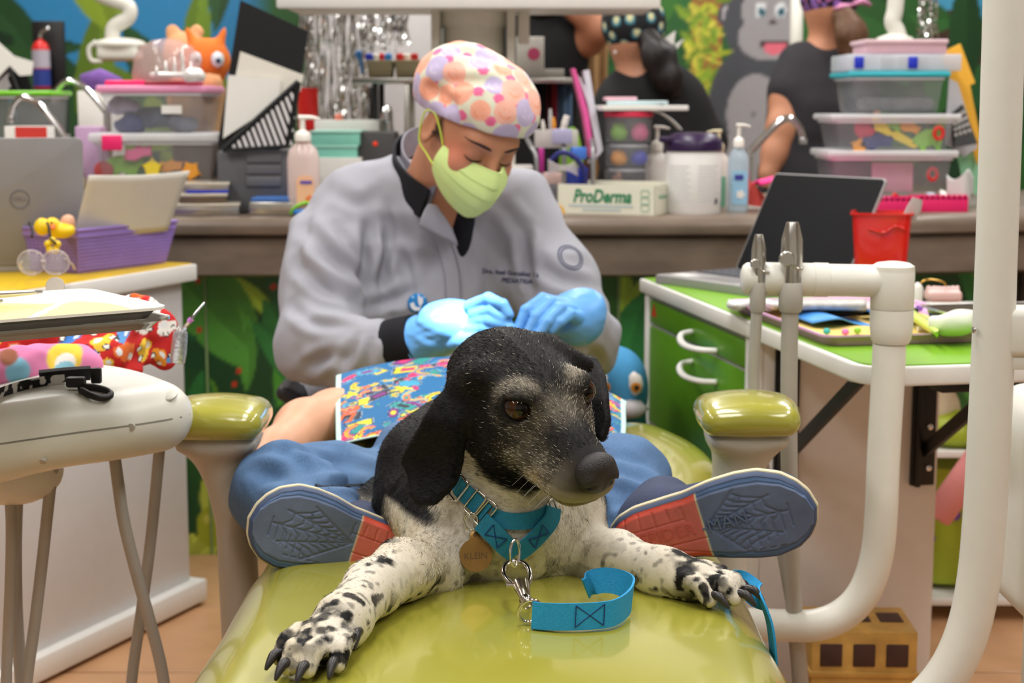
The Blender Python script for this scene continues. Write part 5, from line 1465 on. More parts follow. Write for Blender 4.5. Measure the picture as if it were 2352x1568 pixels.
def maskp(u, v):
  s = u * 2 - 1; ang = math.radians(78) * s
  ct = -0.013 - 0.004 * abs(s) + 0.004 * math.sin(math.pi * abs(s)) + 0.010 * math.exp(-(s / 0.22) ** 2); cb = -0.108 + 0.045 * abs(s) ** 1.5
  c = ct + (cb - ct) * v
  bul = 0.030 * math.sin(math.pi * (0.12 + 0.66 * v)) ** 0.8
  nose = (0.018 * math.exp(-(s / 0.22) ** 2) * (1 - v) + 0.012 * math.exp(-(s / 0.35) ** 2))
  R_ = 0.062 + 0.008 * math.sin(math.pi * v)
  pl = 0.0028 * ((v * 4.2) % 1.0) * (1 - abs(s) ** 2)
  return DL(R_ * math.sin(ang) * 1.02, 0.018 + R_ * 0.86 * math.cos(ang) + (bul + nose) * math.cos(ang) + pl - 0.010 * v * (1 - abs(s)), c)
MASK = P('mask_paper', S(212, 236, 152), rough=0.8, noise=0.03, bump=0.1, bscale=1200)
mask = mk('face_mask', sheet(maskp, 61, 61, 0.0018), MASK, doc, smooth=50)
mk('mask_binding', [tube([maskp(i / 40, 0.0) + df * 0.001 for i in range(41)], 0.0022, 6, flat=0.6), tube([maskp(i / 40, 0.09) + df * 0.0016 for i in range(41)], 0.0009, 5)], MASK, mask)
for s, u in ((-1, 0.0), (1, 1.0)):
  loop = smooth_path([maskp(u, 0.02), DL(s * 0.071, 0.015, 0.004), DL(s * 0.080, -0.006, 0.020), DL(s * 0.082, -0.028, 0.004), DL(s * 0.078, -0.016, -0.040), DL(s * 0.070, 0.010, -0.050), maskp(u, 0.80)], 6)
  mk('ear_loop', tube(loop, 0.0016, 6), P('loop_elastic', S(212, 232, 90), rough=0.6), mask, smooth=True)

def glove(fingers, palm, wrist, cuffc, lo, hi):
  f = Form(lo, hi, 0.0021)
  for c, r, ax in palm: f.ell(c, r, ax, k=0.018)
  f.chain(wrist, 0.014)
  for ch in fingers: f.chain(ch, 0.0022)
  f.displace(lambda q: 0.0016 * (vnoise(q * np.array([60, 60, 140]), 1.0) - 0.5))
  return f.mesh(2)
def bx(pts, m=0.05):
  a = np.array([list(p) for p in pts]); return a.min(0) - m, a.max(0) + m
kx = nrm(W(1120, 735, 2.62) - W(985, 780, 2.66)); kz = nrm((0.1, -0.75, 0.66)); ky = kz.cross(kx).normalized()
lo, hi = bx([W(950, 780, 2.67), W(1180, 740, 2.56), W(1100, 680, 2.62), W(1060, 815, 2.66)])
gl = glove([
  [(W(1082, 704, 2.63), .0120), (W(1122, 686, 2.60), .0098), (W(1155, 698, 2.575), .0090), (W(1170, 722, 2.57), .0076)],
  [(W(1090, 722, 2.62), .0115), (W(1130, 713, 2.59), .0096), (W(1158, 730, 2.575), .0086), (W(1172, 748, 2.575), .0074)],
  [(W(1088, 740, 2.62), .0112), (W(1124, 735, 2.59), .0094), (W(1154, 744, 2.575), .0084), (W(1176, 755, 2.57), .0070)],
  [(W(1074, 757, 2.62), .0108), (W(1112, 755, 2.595), .0088), (W(1144, 760, 2.585), .0080), (W(1166, 766, 2.58), .0068)],
  [(W(1040, 782, 2.63), .0170), (W(1088, 783, 2.60), .0118), (W(1128, 778, 2.585), .0098), (W(1158, 771, 2.58), .0080)]],
  [(W(1050, 735, 2.64), (.048, .038, .022), (kx, ky, kz)), (W(1012, 762, 2.652), (.034, .036, .026), (kx, ky, kz))],
  [(W(1010, 768, 2.655), .032), (W(985, 778, 2.665), .036), (W(966, 782, 2.672), .040)], None, lo, hi)
g1 = mk('glove', gl, GLOVE, doc, smooth=True)
ring = lambda c, ax, r, t: tube([c + (ax.orthogonal().normalized() * math.cos(a) + ax.cross(ax.orthogonal()).normalized() * math.sin(a)) * r for a in np.linspace(0, 2 * math.pi, 33)[:-1]], t, 8, closed=True)
axL = (W(985, 778, 2.665) - W(938, 786, 2.685)).normalized()
mk('rolled_edge', ring(W(964, 783, 2.673), axL, 0.0405, 0.0022), GLOVE, g1, smooth=True)
kx = nrm(W(1225, 735, 2.60) - W(1340, 730, 2.68)); kz = nrm((0.0, -0.7, 0.72)); ky = kz.cross(kx).normalized()
lo, hi = bx([W(1180, 770, 2.55), W(1372, 760, 2.70), W(1300, 670, 2.66)])
gl = glove([
  [(W(1288, 698, 2.65), .0125), (W(1246, 687, 2.61), .0105), (W(1208, 712, 2.585), .0094), (W(1188, 756, 2.575), .0078)],
  [(W(1298, 704, 2.64), .0125), (W(1262, 696, 2.60), .0104), (W(1230, 728, 2.575), .0094), (W(1208, 770, 2.565), .0078)],
  [(W(1312, 714, 2.635), .0122), (W(1285, 708, 2.595), .0102), (W(1256, 738, 2.57), .0092), (W(1232, 776, 2.56), .0076)],
  [(W(1326, 730, 2.635), .0118), (W(1308, 722, 2.60), .0098), (W(1284, 740, 2.58), .0088), (W(1266, 758, 2.575), .0074)],
  [(W(1296, 742, 2.65), .0130), (W(1246, 756, 2.62), .0105), (W(1208, 768, 2.59), .0082)]],
  [(W(1314, 716, 2.660), (.042, .038, .024), (kx, ky, kz)), (W(1337, 735, 2.67), (.030, .036, .030), (kx, ky, kz))],
  [(W(1325, 735, 2.67), .035), (W(1332, 745, 2.69), .038), (W(1328, 750, 2.70), .042)], None, lo, hi)
g2 = mk('glove', gl, GLOVE, doc, smooth=True)
stool = thing('dentist_stool', (-0.18, 2.98, 0), 'dark wheeled stool with armrest under the dentist', 'stool')
fm = Form((-0.45, 2.75, 0.36), (0.08, 3.25, 0.50), 0.01)
fm.box((-0.18, 2.99, 0.43), (0.19, 0.19, 0.035), rad=0.03, k=0)
mk('seat', fm.mesh(2), P('dark_vinyl', S(38, 36, 42), rough=0.5), stool, smooth=True)
mk('column', lathe([(0.03, 0.08), (0.03, 0.40)], 16, (-0.18, 2.99, 0)), P('black_plastic', S(30, 30, 32), rough=0.45), stool)
for i in range(5):
  a = math.radians(72 * i + 20)
  mk('leg', tube([(-0.18, 2.99, 0.09), (-0.18 + 0.24 * math.cos(a), 2.99 + 0.24 * math.sin(a), 0.045)], [0.02, 0.014], 10), MATS['black_plastic'], stool)
fm = Form(W(672, 900, 2.86) - Vector((0.06,) * 3), W(672, 900, 2.86) + Vector((0.06,) * 3), 0.005)
fm.box(W(672, 902, 2.86), (0.026, 0.05, 0.014), R=((0.85, 0, -0.5), (0, 1, 0), (0.5, 0, 0.85)), rad=0.012, k=0)
mk('armrest', fm.mesh(2), MATS['dark_vinyl'], stool, smooth=True)
mk('arm_bracket', tube([W(680, 908, 2.86), (-0.36, 2.90, 0.45), (-0.22, 2.98, 0.415)], 0.012, 10), MATS['black_plastic'], stool)
fm = Form((-0.42, 2.52, 0.0), (0.14, 3.12, 0.60), 0.008)
for s in (-1, 1):
  fm.chain([((-0.18 + s * 0.09, 2.98, 0.54), 0.085), ((-0.18 + s * 0.14, 2.66, 0.46), 0.06), ((-0.18 + s * 0.12, 2.72, 0.10), 0.045)], 0.03)
mk('trousers', fm.mesh(2), P('grey_trousers', S(96, 96, 104), rough=0.85, noise=0.08), doc, smooth=True)
for s in (-1, 1):
  c = Vector((-0.18 + s * 0.12, 2.68, 0.0))
  fm = Form(c + Vector((-0.08, -0.16, -0.01)), c + Vector((0.08, 0.12, 0.14)), 0.006)
  fm.ell(c + Vector((0, 0.04, 0.055)), (0.042, 0.05, 0.055), k=0)
  fm.ell(c + Vector((0, -0.05, 0.035)), (0.042, 0.09, 0.035), k=0.03)
  mk('shoe', fm.mesh(2), P('white_clog', S(220, 220, 222), rough=0.5), doc, smooth=True)

lampd = bpy.data.lights.new('operating_beam', 'SPOT')
lampd.energy = 560; lampd.spot_size = math.radians(6.0); lampd.spot_blend = 0.55; lampd.shadow_soft_size = 0.05; lampd.color = (1.0, 0.98, 0.95)
lamp = bpy.data.objects.new('operating_beam', lampd); COL.objects.link(lamp)
lp = Vector((-0.10, 2.02, 2.05)); tgt = W(1062, 722, 2.62)
lamp.location = lp; lamp.rotation_euler = (tgt - lp).to_track_quat('-Z', 'Y').to_euler()
lt = thing('operating_lamp', lp, 'white overhead operating lamp aimed down at the gloved hands', 'lamp')
ld_ = (tgt - lp).normalized(); Ml = frame(lp - ld_ * 0.012, (1, 0, 0), z=-ld_)
mk('lamp_head', [box(0.24, 0.13, 0.06, (0, 0, 0.02), 0.02, 3, M=Ml)], P('unit_white', S(226, 224, 214), rough=0.35, noise=0.015), lt)
for sx in (-0.07, 0.07):
  mk('reflector', lathe([(0.045, 0.0), (0.045, 0.016), (0.001, 0.018)], 24, M=Ml @ Matrix.Translation((sx, 0, 0.006))), P('chrome', S(210, 210, 212), rough=0.12, metal=1.0), lt)
mk('lamp_arm', tube(smooth_path([lp - ld_ * 0.08, lp + Vector((0.0, -0.05, 0.28)), lp + Vector((0.35, -0.15, 0.42)), (1.05, 1.9, 2.52), (1.05, 1.9, 2.74)], 6), 0.018, 12), MATS['unit_white'], lt, smooth=True)
# ================================================================ right side: arm, lamp pole, green cart
UW = MATS['unit_white']
HOSE = P('grey_hose', S(172, 167, 158), rough=0.5, noise=0.03)
STEEL = P('satin_steel', S(196, 194, 188), rough=0.25, metal=1.0, noise=0.04)
CHROME = MATS['chrome']
BLACK = P('black_paint', S(14, 12, 12), rough=0.45)
DA = 2.15
QA = DA / 2.02
arm = thing('instrument_holder', W(1800, 1440, DA), 'white bent tube with round cap and instrument holders beside chair', 'instrument holder')
path = [(1480, 1430), (1690, 1432), (1800, 1436), (1880, 1434), (1945, 1405), (1990, 1350), (2015, 1270), (2024, 1180), (2028, 1080), (2033, 980), (2040, 860), (2043, 790)]
pts = smooth_path([W(x, y, DA + (0.06, 0.02, 0.01)[i] if i < 3 else DA) for i, (x, y) in enumerate(path)], 6)
mk('tube', tube(pts, 0.0205 * QA, 24), UW, arm, smooth=50)
top = W(2048, 690, DA)
Mt = Matrix.Translation(W(2046, 788, DA))
hgt = W(2048, 600, DA).z - W(2046, 788, DA).z
mk('post_sleeve', lathe([(r * QA, z) for r, z in ((0.0215, 0.0), (0.0245, 0.006), (0.0262, 0.02), (0.0265, 0.030), (0.0265, hgt * 0.42))], 32, M=Mt), UW, arm, smooth=40)
mk('post_head', lathe([(r * QA, z) for r, z in ((0.0262, hgt * 0.425), (0.0265, hgt * 0.43), (0.0265, hgt - 0.014), (0.0262, hgt - 0.013), (0.0262, hgt - 0.012), (0.0258, hgt - 0.006), (0.020, hgt - 0.002), (0.008, hgt), (0.0005, hgt))], 32, M=Mt), UW, arm, smooth=40)
hz = lambda px: W(px, 645 + (2000 - px) * -0.02, DA)
def hbar(x0, x1, r):
  r = r * QA
  return tube([hz(x0), hz(x0).lerp(hz(x1), 0.04), hz(x0).lerp(hz(x1), 0.96), hz(x1)], [r * 0.93, r, r, r * 0.93], 28)
mk('cross_bar', hbar(1882, 2030, 0.0200), UW, arm, smooth=60)
mk('holder_ring', hbar(1866, 1902, 0.0212), UW, arm, smooth=60)
mk('holder_block', hbar(1832, 1868, 0.0206), UW, arm, smooth=60)
mk('holder_block', hbar(1752, 1806, 0.0205), UW, arm, smooth=60)
mk('holder_cap', tube([hz(1702), hz(1706), hz(1714), hz(1735)], [r * QA for r in (0.010, 0.016, 0.0195, 0.0205)], 28), UW, arm, smooth=60)
def suction(cx, ytop, ybot, r, label, bend):
  t = thing('suction_handpiece', W(cx, 640, DA - 0.025), label, 'dental handpiece', 'suction handpieces on the white holder')
  D_ = DA - 0.012
  P0, P1 = W(cx, ybot, D_), W(cx, ytop, D_)
  k = r * QA
  h = (W(cx, ytop, D_).z - W(cx, 655, D_).z)
  M = frame(W(cx, 655, D_), (1, 0, 0), z=(0.035, 0, 1))
  mk('valve_body', lathe([(k * 0.95, 0), (k, 0.006), (k, h * 0.30), (k * 1.05, h * 0.45), (k * 0.98, h * 0.72), (k * 0.62, h * 0.97), (k * 0.55, h)], 24, M=M), STEEL, t, smooth=45)
  mk('valve_dial', lathe([(k * 0.72, 0), (k * 0.72, 0.004), (k * 0.60, 0.006), (0.0004, 0.006)], 24, M=frame(W(cx - r * 900, 655, D_ - r * 0.75) + Vector((0, 0, h * 0.42)), (1, 0, 0), z=(-0.55, -0.83, 0.0))), STEEL, t, smooth=45)
  mk('valve_lever', tube(smooth_path([W(cx - 2, 655, D_ - k) + Vector((0, 0, h * 0.36)), W(cx + 12, 655, D_ - k) + Vector((0, 0, h * 0.27)), W(cx + 26, 655, D_ - k) + Vector((0, 0, h * 0.26))], 4), k * 0.13, 8), STEEL, t, smooth=True)
  mk('hose_cuff', lathe([(k * 0.95, -0.035), (k * 1.12, -0.03), (k * 1.12, 0.002), (k * 1.0, 0.004)], 24, M=M), HOSE, t, smooth=45)
  mk('hose', tube(smooth_path(bend, 6), k * 0.80, 14), HOSE, t, smooth=True)
  return t
D_ = DA - 0.012
suction(1741, 538, 900, 0.0088, 'slim silver suction handpiece at the outer end of the white holder',
    [W(1740, 672, D_), W(1736, 760, D_), W(1731, 860, D_), W(1738, 980, D_), W(1765, 1120, D_ + 0.04), W(1800, 1290, D_ + 0.06), W(1832, 1480, D_ + 0.08), W(1850, 1640, D_ + 0.10), W(1855, 1900, D_ + 0.1)])
suction(1817, 510, 1400, 0.0132, 'wide silver suction handpiece next to the post of the white holder',
    [W(1816, 685, D_), W(1813, 800, D_), W(1812, 950, D_), W(1813, 1100, D_), W(1818, 1250, D_), W(1824, 1400, D_ + 0.02), W(1838, 1560, D_ + 0.04), W(1850, 1800, D_ + 0.05)])

DP = 1.80
pole = thing('unit_pole', W(2270, 1500, DP), 'tall thick white pole curving under the chair at the frame edge', 'pole')
pp = [(2318, -700), (2312, -300), (2307, 0), (2301, 200), (2295, 400), (2288, 600), (2281, 800), (2272, 1000), (2262, 1180), (2248, 1330), (2222, 1450), (2178, 1545), (2110, 1620), (2000, 1690), (1850, 1740)]
rr = [0.0225] * 5 + [0.0225, 0.0232, 0.0238] + [0.024] * 7
sp = smooth_path([W(x, y, DP) for x, y in pp] + [Vector((0.22, 2.0, 0.30)), Vector((0.02, 2.3, 0.28))], 6)
rr += [0.024, 0.024]
R2 = np.interp(np.linspace(0, len(rr) - 1, len(sp)), range(len(rr)), rr)
mk('pole_tube', tube(sp, list(R2), 28), UW, pole, smooth=True)
mk('screw', lathe([(0.004, 0), (0.004, 0.002), (0.0025, 0.003), (0.0004, 0.003)], 12, M=frame(W(2239, 757, DP - 0.012), (0, 1, 0), z=(-0.9, -0.42, 0))), STEEL, pole)
mk('side_bracket', box(0.07, 0.06, 0.052, W(2368, 812, DP + 0.01), 0.008, 3), UW, pole)
mk('bracket_plate', box(0.09, 0.05, 0.016, W(2378, 842, DP + 0.01), 0.003), UW, pole)
bowl = thing('cuspidor_unit', W(2400, 1400, DP + 0.10), 'white rounded unit housing cut off at the frame edge', 'dental unit')
fm = Form(W(2420, 1160, DP + 0.1) - Vector((0.14, 0.14, 0.22)), W(2420, 1160, DP + 0.1) + Vector((0.14, 0.14, 0.22)), 0.006)
fm.box(W(2408, 1160, DP + 0.10), (0.052, 0.10, 0.128), rad=0.035, k=0)
fm.ell(W(2400, 1000, DP + 0.10), (0.046, 0.09, 0.06), k=0.03)
mk('housing', fm.mesh(2), UW, bowl, smooth=True)
mk('support_column', box(0.05, 0.12, 0.52, W(2440, 1160, DP + 0.10) - Vector((0, 0, 0.63)), 0.015), UW, bowl)

def wh(px, py, z): return Wz(px, py, z)
CTOP = 0.785
A0 = Wz(1473, 637, CTOP); A1 = Wz(1992, 842, CTOP)
cd = (A1 - A0); cd.z = 0; CL = cd.length; cd.normalize(); cpv = Vector((-cd.y, cd.x, 0))
if cpv.x < 0: cpv = -cpv
MC = Matrix(((cd.x, cpv.x, 0, A0.x), (cd.y, cpv.y, 0, A0.y), (0, 0, 1, 0), (0, 0, 0, 1)))     # x along drawers towards camera, y to the right
def onc(px, py, z=CTOP): return MC.inverted() @ Wz(px, py, z)
BODY_L = onc(1712, 735).x
CW = 0.335
GREEN = P('green_laminate', S(122, 176, 40), rough=0.3, noise=0.02)
GREEND = P('green_front', S(92, 148, 26), rough=0.35, noise=0.03)
cart = thing('drawer_cart', A0 * 0.5 + A1 * 0.5 - Vector((0, 0, CTOP)), 'white wheeled cart with green drawers and a folding side shelf', 'cart')
def cb(x0, x1, y0, y1, z0, z1, bev=0.003): return box(x1 - x0, y1 - y0, z1 - z0, ((x0 + x1) / 2, (y0 + y1) / 2, z0), bev, 2, M=MC)
mk('carcass', [cb(0.03, BODY_L, 0.022, CW, 0.11, CTOP - 0.03)], P('cart_white', S(228, 222, 220), rough=0.4, noise=0.02), cart)
for x0 in (0.012, BODY_L - 0.03):
  mk('corner_post', cb(x0, x0 + 0.03, 0.004, 0.03, 0.10, CTOP - 0.028), PWHITE, cart)
mk('cart_top', cb(0.0, BODY_L + 0.005, -0.004, CW + 0.01, CTOP - 0.028, CTOP - 0.002), PWHITE, cart)
mk('top_laminate', cb(0.008, BODY_L + 0.003, 0.004, CW + 0.004, CTOP - 0.003, CTOP), GREEN, cart)
zs = [(0.700, 0.745), (0.500, 0.692), (0.330, 0.490), (0.130, 0.320)]
for i, (z0, z1) in enumerate(zs):
  d = mk('drawer', cb(0.045, BODY_L - 0.033, 0.006, 0.024, z0, z1), GREEND, cart)
  hx = BODY_L * 0.62; hz_ = (z0 + z1) / 2 + 0.01 if i else z0 + 0.012
  if i in (0, 1, 3):
    if i == 1: hz_ = z1 - 0.035
    if i == 3: hz_ = z1 - 0.05
    hp = [(hx - 0.075, 0.006, hz_ + 0.010), (hx - 0.07, -0.016, hz_ + 0.006), (hx - 0.045, -0.026, hz_ - 0.002), (hx, -0.028, hz_ - 0.006), (hx + 0.06, -0.020, hz_ - 0.004), (hx + 0.075, 0.006, hz_ - 0.004)]
    mk('handle', tube(smooth_path([MC @ Vector(p) for p in hp], 5), 0.0065, 10, flat=0.75), PWHITE, d, smooth=True)
  mk('drawer_gap', cb(0.045, BODY_L - 0.033, 0.012, 0.026, z1, z1 + 0.010, 0), P('gap_grey', S(176, 176, 172), rough=0.5), cart)
cr = []
for k in range(9):
  a = math.radians(-90 + 90 * k / 8); cr.append((CL - 0.05 + 0.05 * math.cos(a), 0.046 + 0.05 * math.sin(a)))
shelf = cr + [(CL, CW + 0.12), (BODY_L + 0.006, CW + 0.12), (BODY_L + 0.006, -0.004)]
fs = mk('folding_shelf', tf(extrude(shelf, 0.026, Matrix.Translation((0, 0, CTOP - 0.028)), 0.004), MC), PWHITE, cart)
inner = [(x if x < CL - 0.02 else x - 0.008, y + (0.008 if y < 0.06 else -0.006)) for x, y in shelf]
mk('shelf_laminate', tf(extrude(inner, 0.003, Matrix.Translation((0, 0, CTOP - 0.003))), MC), GREEN, cart)
for y0 in (0.045, 0.285):
  br = mk('bracket', [cb(BODY_L, BODY_L + 0.008, y0, y0 + 0.042, 0.50, CTOP - 0.03, 0.002), cb(BODY_L, BODY_L + 0.02, y0 + 0.004, y0 + 0.012, 0.50, CTOP - 0.03, 0.001)], BLACK, cart)
  mk('brace', strap([MC @ Vector((BODY_L + 0.012, y0 + 0.02, 0.56)), MC @ Vector((BODY_L + 0.33, y0 + 0.02, CTOP - 0.035))], 0.022, 0.008, (0, 0, 1)), BLACK, br)
  for zz in (0.53, 0.60, 0.68):
    mk('bolt', lathe([(0.005, 0), (0.005, 0.003), (0.003, 0.004), (0.0004, 0.0045)], 10, M=MC @ Matrix.Translation((BODY_L + 0.008, y0 + 0.03, zz)) @ Matrix.Rotation(math.pi / 2, 4, 'Y')), CHROME, br)
mk('latch_stop', cb(BODY_L + 0.42, BODY_L + 0.46, 0.12, 0.18, CTOP - 0.045, CTOP - 0.028, 0.003), BLACK, cart)
for x0 in (0.06, BODY_L - 0.05):
  for y0 in (0.06, CW - 0.04):
    ca = mk('caster', lathe([(0.02, 0), (0.026, 0.006), (0.026, 0.020), (0.02, 0.026)], 18, M=MC @ Matrix.Translation((x0, y0 - 0.013, 0.03)) @ Matrix.Rotation(-math.pi / 2, 4, 'X')), P('caster_grey', S(120, 118, 116), rough=0.5), cart)
    mk('caster_fork', cb(x0 - 0.012, x0 + 0.012, y0 - 0.018, y0 + 0.018, 0.052, 0.11, 0.003), PWHITE, cart)
mk('base_board', cb(0.0, BODY_L + 0.004, 0.0, CW + 0.006, 0.095, 0.12), PWHITE, cart)
mk('sticker', extrude([(-0.014, -0.012), (0.014, -0.012), (0.0, 0.014)], 0.001, MC @ Matrix.Translation((0.08, 0.0055, 0.728)) @ Matrix.Rotation(math.pi / 2, 4, 'X')), P('sticker_red', S(200, 40, 40), rough=0.4), cart)

lap = thing('laptop', Wz(1720, 650, CTOP), 'open grey laptop with dark screen on the green cart', 'laptop')
LG = P('laptop_grey', S(150, 148, 148), rough=0.4, noise=0.02); LB = P('screen_black', S(8, 9, 13), rough=0.6, spec=0.2)
c0 = Wz(1500, 640, CTOP + 0.008); c1 = Wz(1652, 700, CTOP + 0.008)
fx = (c1 - c0); fx = Vector((0.55, -0.835, 0)); fwid = 0.31; fx.normalize()
bk = Vector((-fx.y, fx.x, 0)); bk = bk if bk.x > 0 else -bk
LMx = Matrix(((fx.x, bk.x, 0, c0.x), (fx.y, bk.y, 0, c0.y), (0, 0, 1, CTOP + 0.0005), (0, 0, 0, 1)))
mk('base', tf(extrude([(x + fwid / 2, y + 0.106) for x, y in rrect(fwid, 0.212, 0.012)], 0.016, None, 0.003), LMx), LG, lap)
kb = mk('keyboard', box(0.285, 0.098, 0.001, (fwid / 2, 0.146, 0.016), 0, M=LMx), P('key_dark', S(66, 68, 74), rough=0.6), lap)
kg = []
for i in range(13):
  for j in range(5): kg.append(box(0.0182, 0.0150, 0.0018, (0.025 + 0.0215 * i, 0.108 + 0.0190 * j, 0.017), 0.0, M=LMx))
mk('keys', kg, P('key_cap', S(84, 86, 92), rough=0.6), kb, kind='stuff')
mk('touchpad', box(0.10, 0.06, 0.0006, (fwid / 2, 0.055, 0.016), 0, M=LMx), P('pad_grey', S(132, 130, 130), rough=0.35), lap)
mk('sticker', box(0.05, 0.035, 0.0006, (0.045, 0.045, 0.016), 0, M=LMx), PWHITE, lap)
Ms = LMx @ Matrix.Translation((0, 0.210, 0.014)) @ Matrix.Rotation(math.radians(62), 4, 'X')
mk('screen_lid', tf(extrude([(x + fwid / 2, y + 0.109) for x, y in rrect(fwid, 0.218, 0.01)], 0.006, Matrix.Translation((0, 0, -0.006)), 0.001), Ms), LG, lap)
mk('screen', tf(extrude([(x + fwid / 2, y + 0.109) for x, y in rrect(fwid - 0.006, 0.212, 0.008)], 0.0012), Ms), LB, lap)
# ================================================================ left side: delivery unit, white cart with yellow top
UZ = 0.812
unit = thing('delivery_unit', W(150, 1000, 1.95), 'white rounded dental delivery unit with hanging grey hoses', 'dental unit')
tip = Vector((-0.452, 2.00, 0)); back = Vector((-0.86, 1.62, 0)); axu = (tip - back).normalized(); axp = Vector((-axu.y, axu.x, 0))
fm = Form((-1.06, 1.40, UZ - 0.17), (-0.30, 2.26, UZ + 0.03), 0.006)
fm.box((tip + back) / 2 + Vector((0, 0, UZ - 0.043)), (0.28, 0.135, 0.042), R=(axu, axp, (0, 0, 1)), rad=0.040, k=0)
fm.ell(tip - axu * 0.09 + Vector((0, 0, UZ - 0.044)), (0.135, 0.135, 0.045), (axu, axp, (0, 0, 1)), k=0.02)
fm.ell((tip + back) / 2 - axu * 0.06 + Vector((0, 0, UZ - 0.066)), (0.24, 0.11, 0.046), (axu, axp, (0, 0, 1)), k=0.03)
uv, uf = fm.mesh(3)
mk('housing', (uv, uf), UW, unit, smooth=True)
ub = bvh_of(uv, uf)
def on_unit(px, py, off=0.0):
  a = Vector((0, 0, CAMZ)); d = (W(px, py, 1) - a).normalized(); h = ub.ray_cast(a, d)
  return h[0] - d * off + Vector((0, 0, off * 0.5)) if h[0] is not None else W(px, py, 1.95)
mk('parting_line', drape(tube([tip + axu * 0.06 * math.cos(a) - axp * 0.30 * math.sin(a) * 0 + Vector((0, 0, UZ - 0.04)) + (back - tip) * (0.10 + a * 0.88) - axp * 0.17 for a in np.linspace(0, 1, 30)], 0.0011, 5), ub, axp, 0.0002), P('line_grey', S(140, 136, 126), rough=0.6), unit)
for (px, py, r) in ((388, 905, 0.010), (98, 1058, 0.0045), (302, 980, 0.0045)):
  a = Vector((0, 0, CAMZ)); h = ub.ray_cast(a, (W(px, py, 1) - a).normalized())
  if h[0] is not None:
    mk('button' if r > 0.006 else 'screw_cover', lathe([(r, -0.001), (r, 0.0012), (r * 0.9, 0.0018), (0.0003, 0.002)], 20, M=frame(h[0], (1, 0, 0.01), z=h[1])), UW if r > 0.006 else P('cover_grey', S(186, 182, 172), rough=0.5), unit)
mk('hose_guide', tube(smooth_path([W(-60, 1085, 1.92), W(30, 1100, 1.93), W(110, 1085, 1.95), W(130, 1060, 1.96)], 5), [0.03, 0.031, 0.032, 0.032, 0.032, 0.031, 0.031, 0.03, 0.028, 0.026, 0.022, 0.018, 0.014, 0.012, 0.010, 0.008], 16), UW, unit, smooth=True)
def hose(pts, r, n=6): return tube(smooth_path([W(*p) for p in pts], n), r, 12)
for nm, pts, r in (('hose', [(255, 985, 1.97), (270, 1100, 1.95), (285, 1200, 1.94), (312, 1310, 1.94), (345, 1430, 1.95), (372, 1540, 1.96), (390, 1680, 1.97)], 0.0075),
         ('hose', [(372, 960, 2.02), (360, 1100, 2.02), (345, 1250, 2.02), (325, 1400, 2.02), (305, 1540, 2.02), (292, 1680, 2.02)], 0.0072),
         ('hose', [(124, 1050, 1.94), (112, 1150, 1.94), (98, 1280, 1.94), (80, 1430, 1.94), (62, 1560, 1.94), (50, 1690, 1.94)], 0.0072),
         ('hose', [(20, 1110, 1.93), (26, 1200, 1.92), (24, 1330, 1.92), (18, 1470, 1.93), (10, 1690, 1.93)], 0.0068),
         ('hose', [(40, 1110, 1.97), (36, 1250, 1.97), (38, 1400, 1.97), (46, 1530, 1.97), (56, 1690, 1.97)], 0.0078)):
  mk(nm, hose(pts, r), HOSE, unit, smooth=True)
mk('support_arm', tube([(-0.80, 1.66, UZ - 0.08), (-0.95, 1.55, 0.60), (-1.05, 1.5, 0.3), (-1.1, 1.5, 0.0)], 0.03, 14), UW, unit, smooth=True)

sy = thing('air_syringe', W(410, 832, 2.12), 'air water syringe wrapped in clear plastic at unit tip', 'dental syringe')
b0 = W(408, 832, 2.12); b1 = W(415, 762, 2.12)
mk('wrapped_body', tube([b0, b0.lerp(b1, 0.3), b0.lerp(b1, 0.75), b1], [0.0095, 0.0105, 0.0100, 0.0090], 14), P('foil_wrap', S(186, 190, 196), rough=0.18, metal=0.7, bump=0.6, bscale=220), sy, smooth=60)
mk('nozzle', tube([W(421, 760, 2.12), W(436, 735, 2.12), W(470, 694, 2.12)], [0.0032, 0.0022, 0.0014], 10), CHROME, sy, smooth=True)
mk('nozzle_ring', tube([W(434, 739, 2.12), W(440, 732, 2.12)], [0.0036, 0.0036], 12), P('ring_violet', S(196, 120, 200), rough=0.4), sy)

def cloth_form(parts, lo, hi, vox, disp, seed):
  f = Form(lo, hi, vox)
  for a, b, ra, rb in parts: f.cap(a, b, ra, rb, 0.012)
  f.displace(lambda q: disp * (vnoise(q * np.array([20, 30, 46]), 1.0, seed) - 0.5) + disp * 0.5 * (vnoise(q, 60, seed) - 0.5))
  return f.mesh(2)
D1 = 2.12
V_, F_ = cloth_form([(W(-40, 790, D1 - 0.05), W(150, 770, D1), .040, .040), (W(100, 770, D1), W(260, 770, D1 + .03), .042, .040), (W(230, 750, D1 + .04), W(340, 770, D1 + .08), .042, .036),
          (W(300, 735, D1 + .06), W(345, 790, D1 + .08), .030, .034), (W(180, 820, D1 - .05), W(330, 818, D1 + .05), .022, .020), (W(345, 800, D1 + .08), W(375, 830, D1 + .07), .018, .014),
          (W(0, 750, D1 - .02), W(200, 735, D1 + .04), .034, .034)],
          W(-60, 900, D1 - 0.2) - Vector((0.1, 0.1, 0.02)), W(400, 680, D1 + 0.25) + Vector((0.06, 0, 0.06)), 0.0023, 0.022, 2.0)
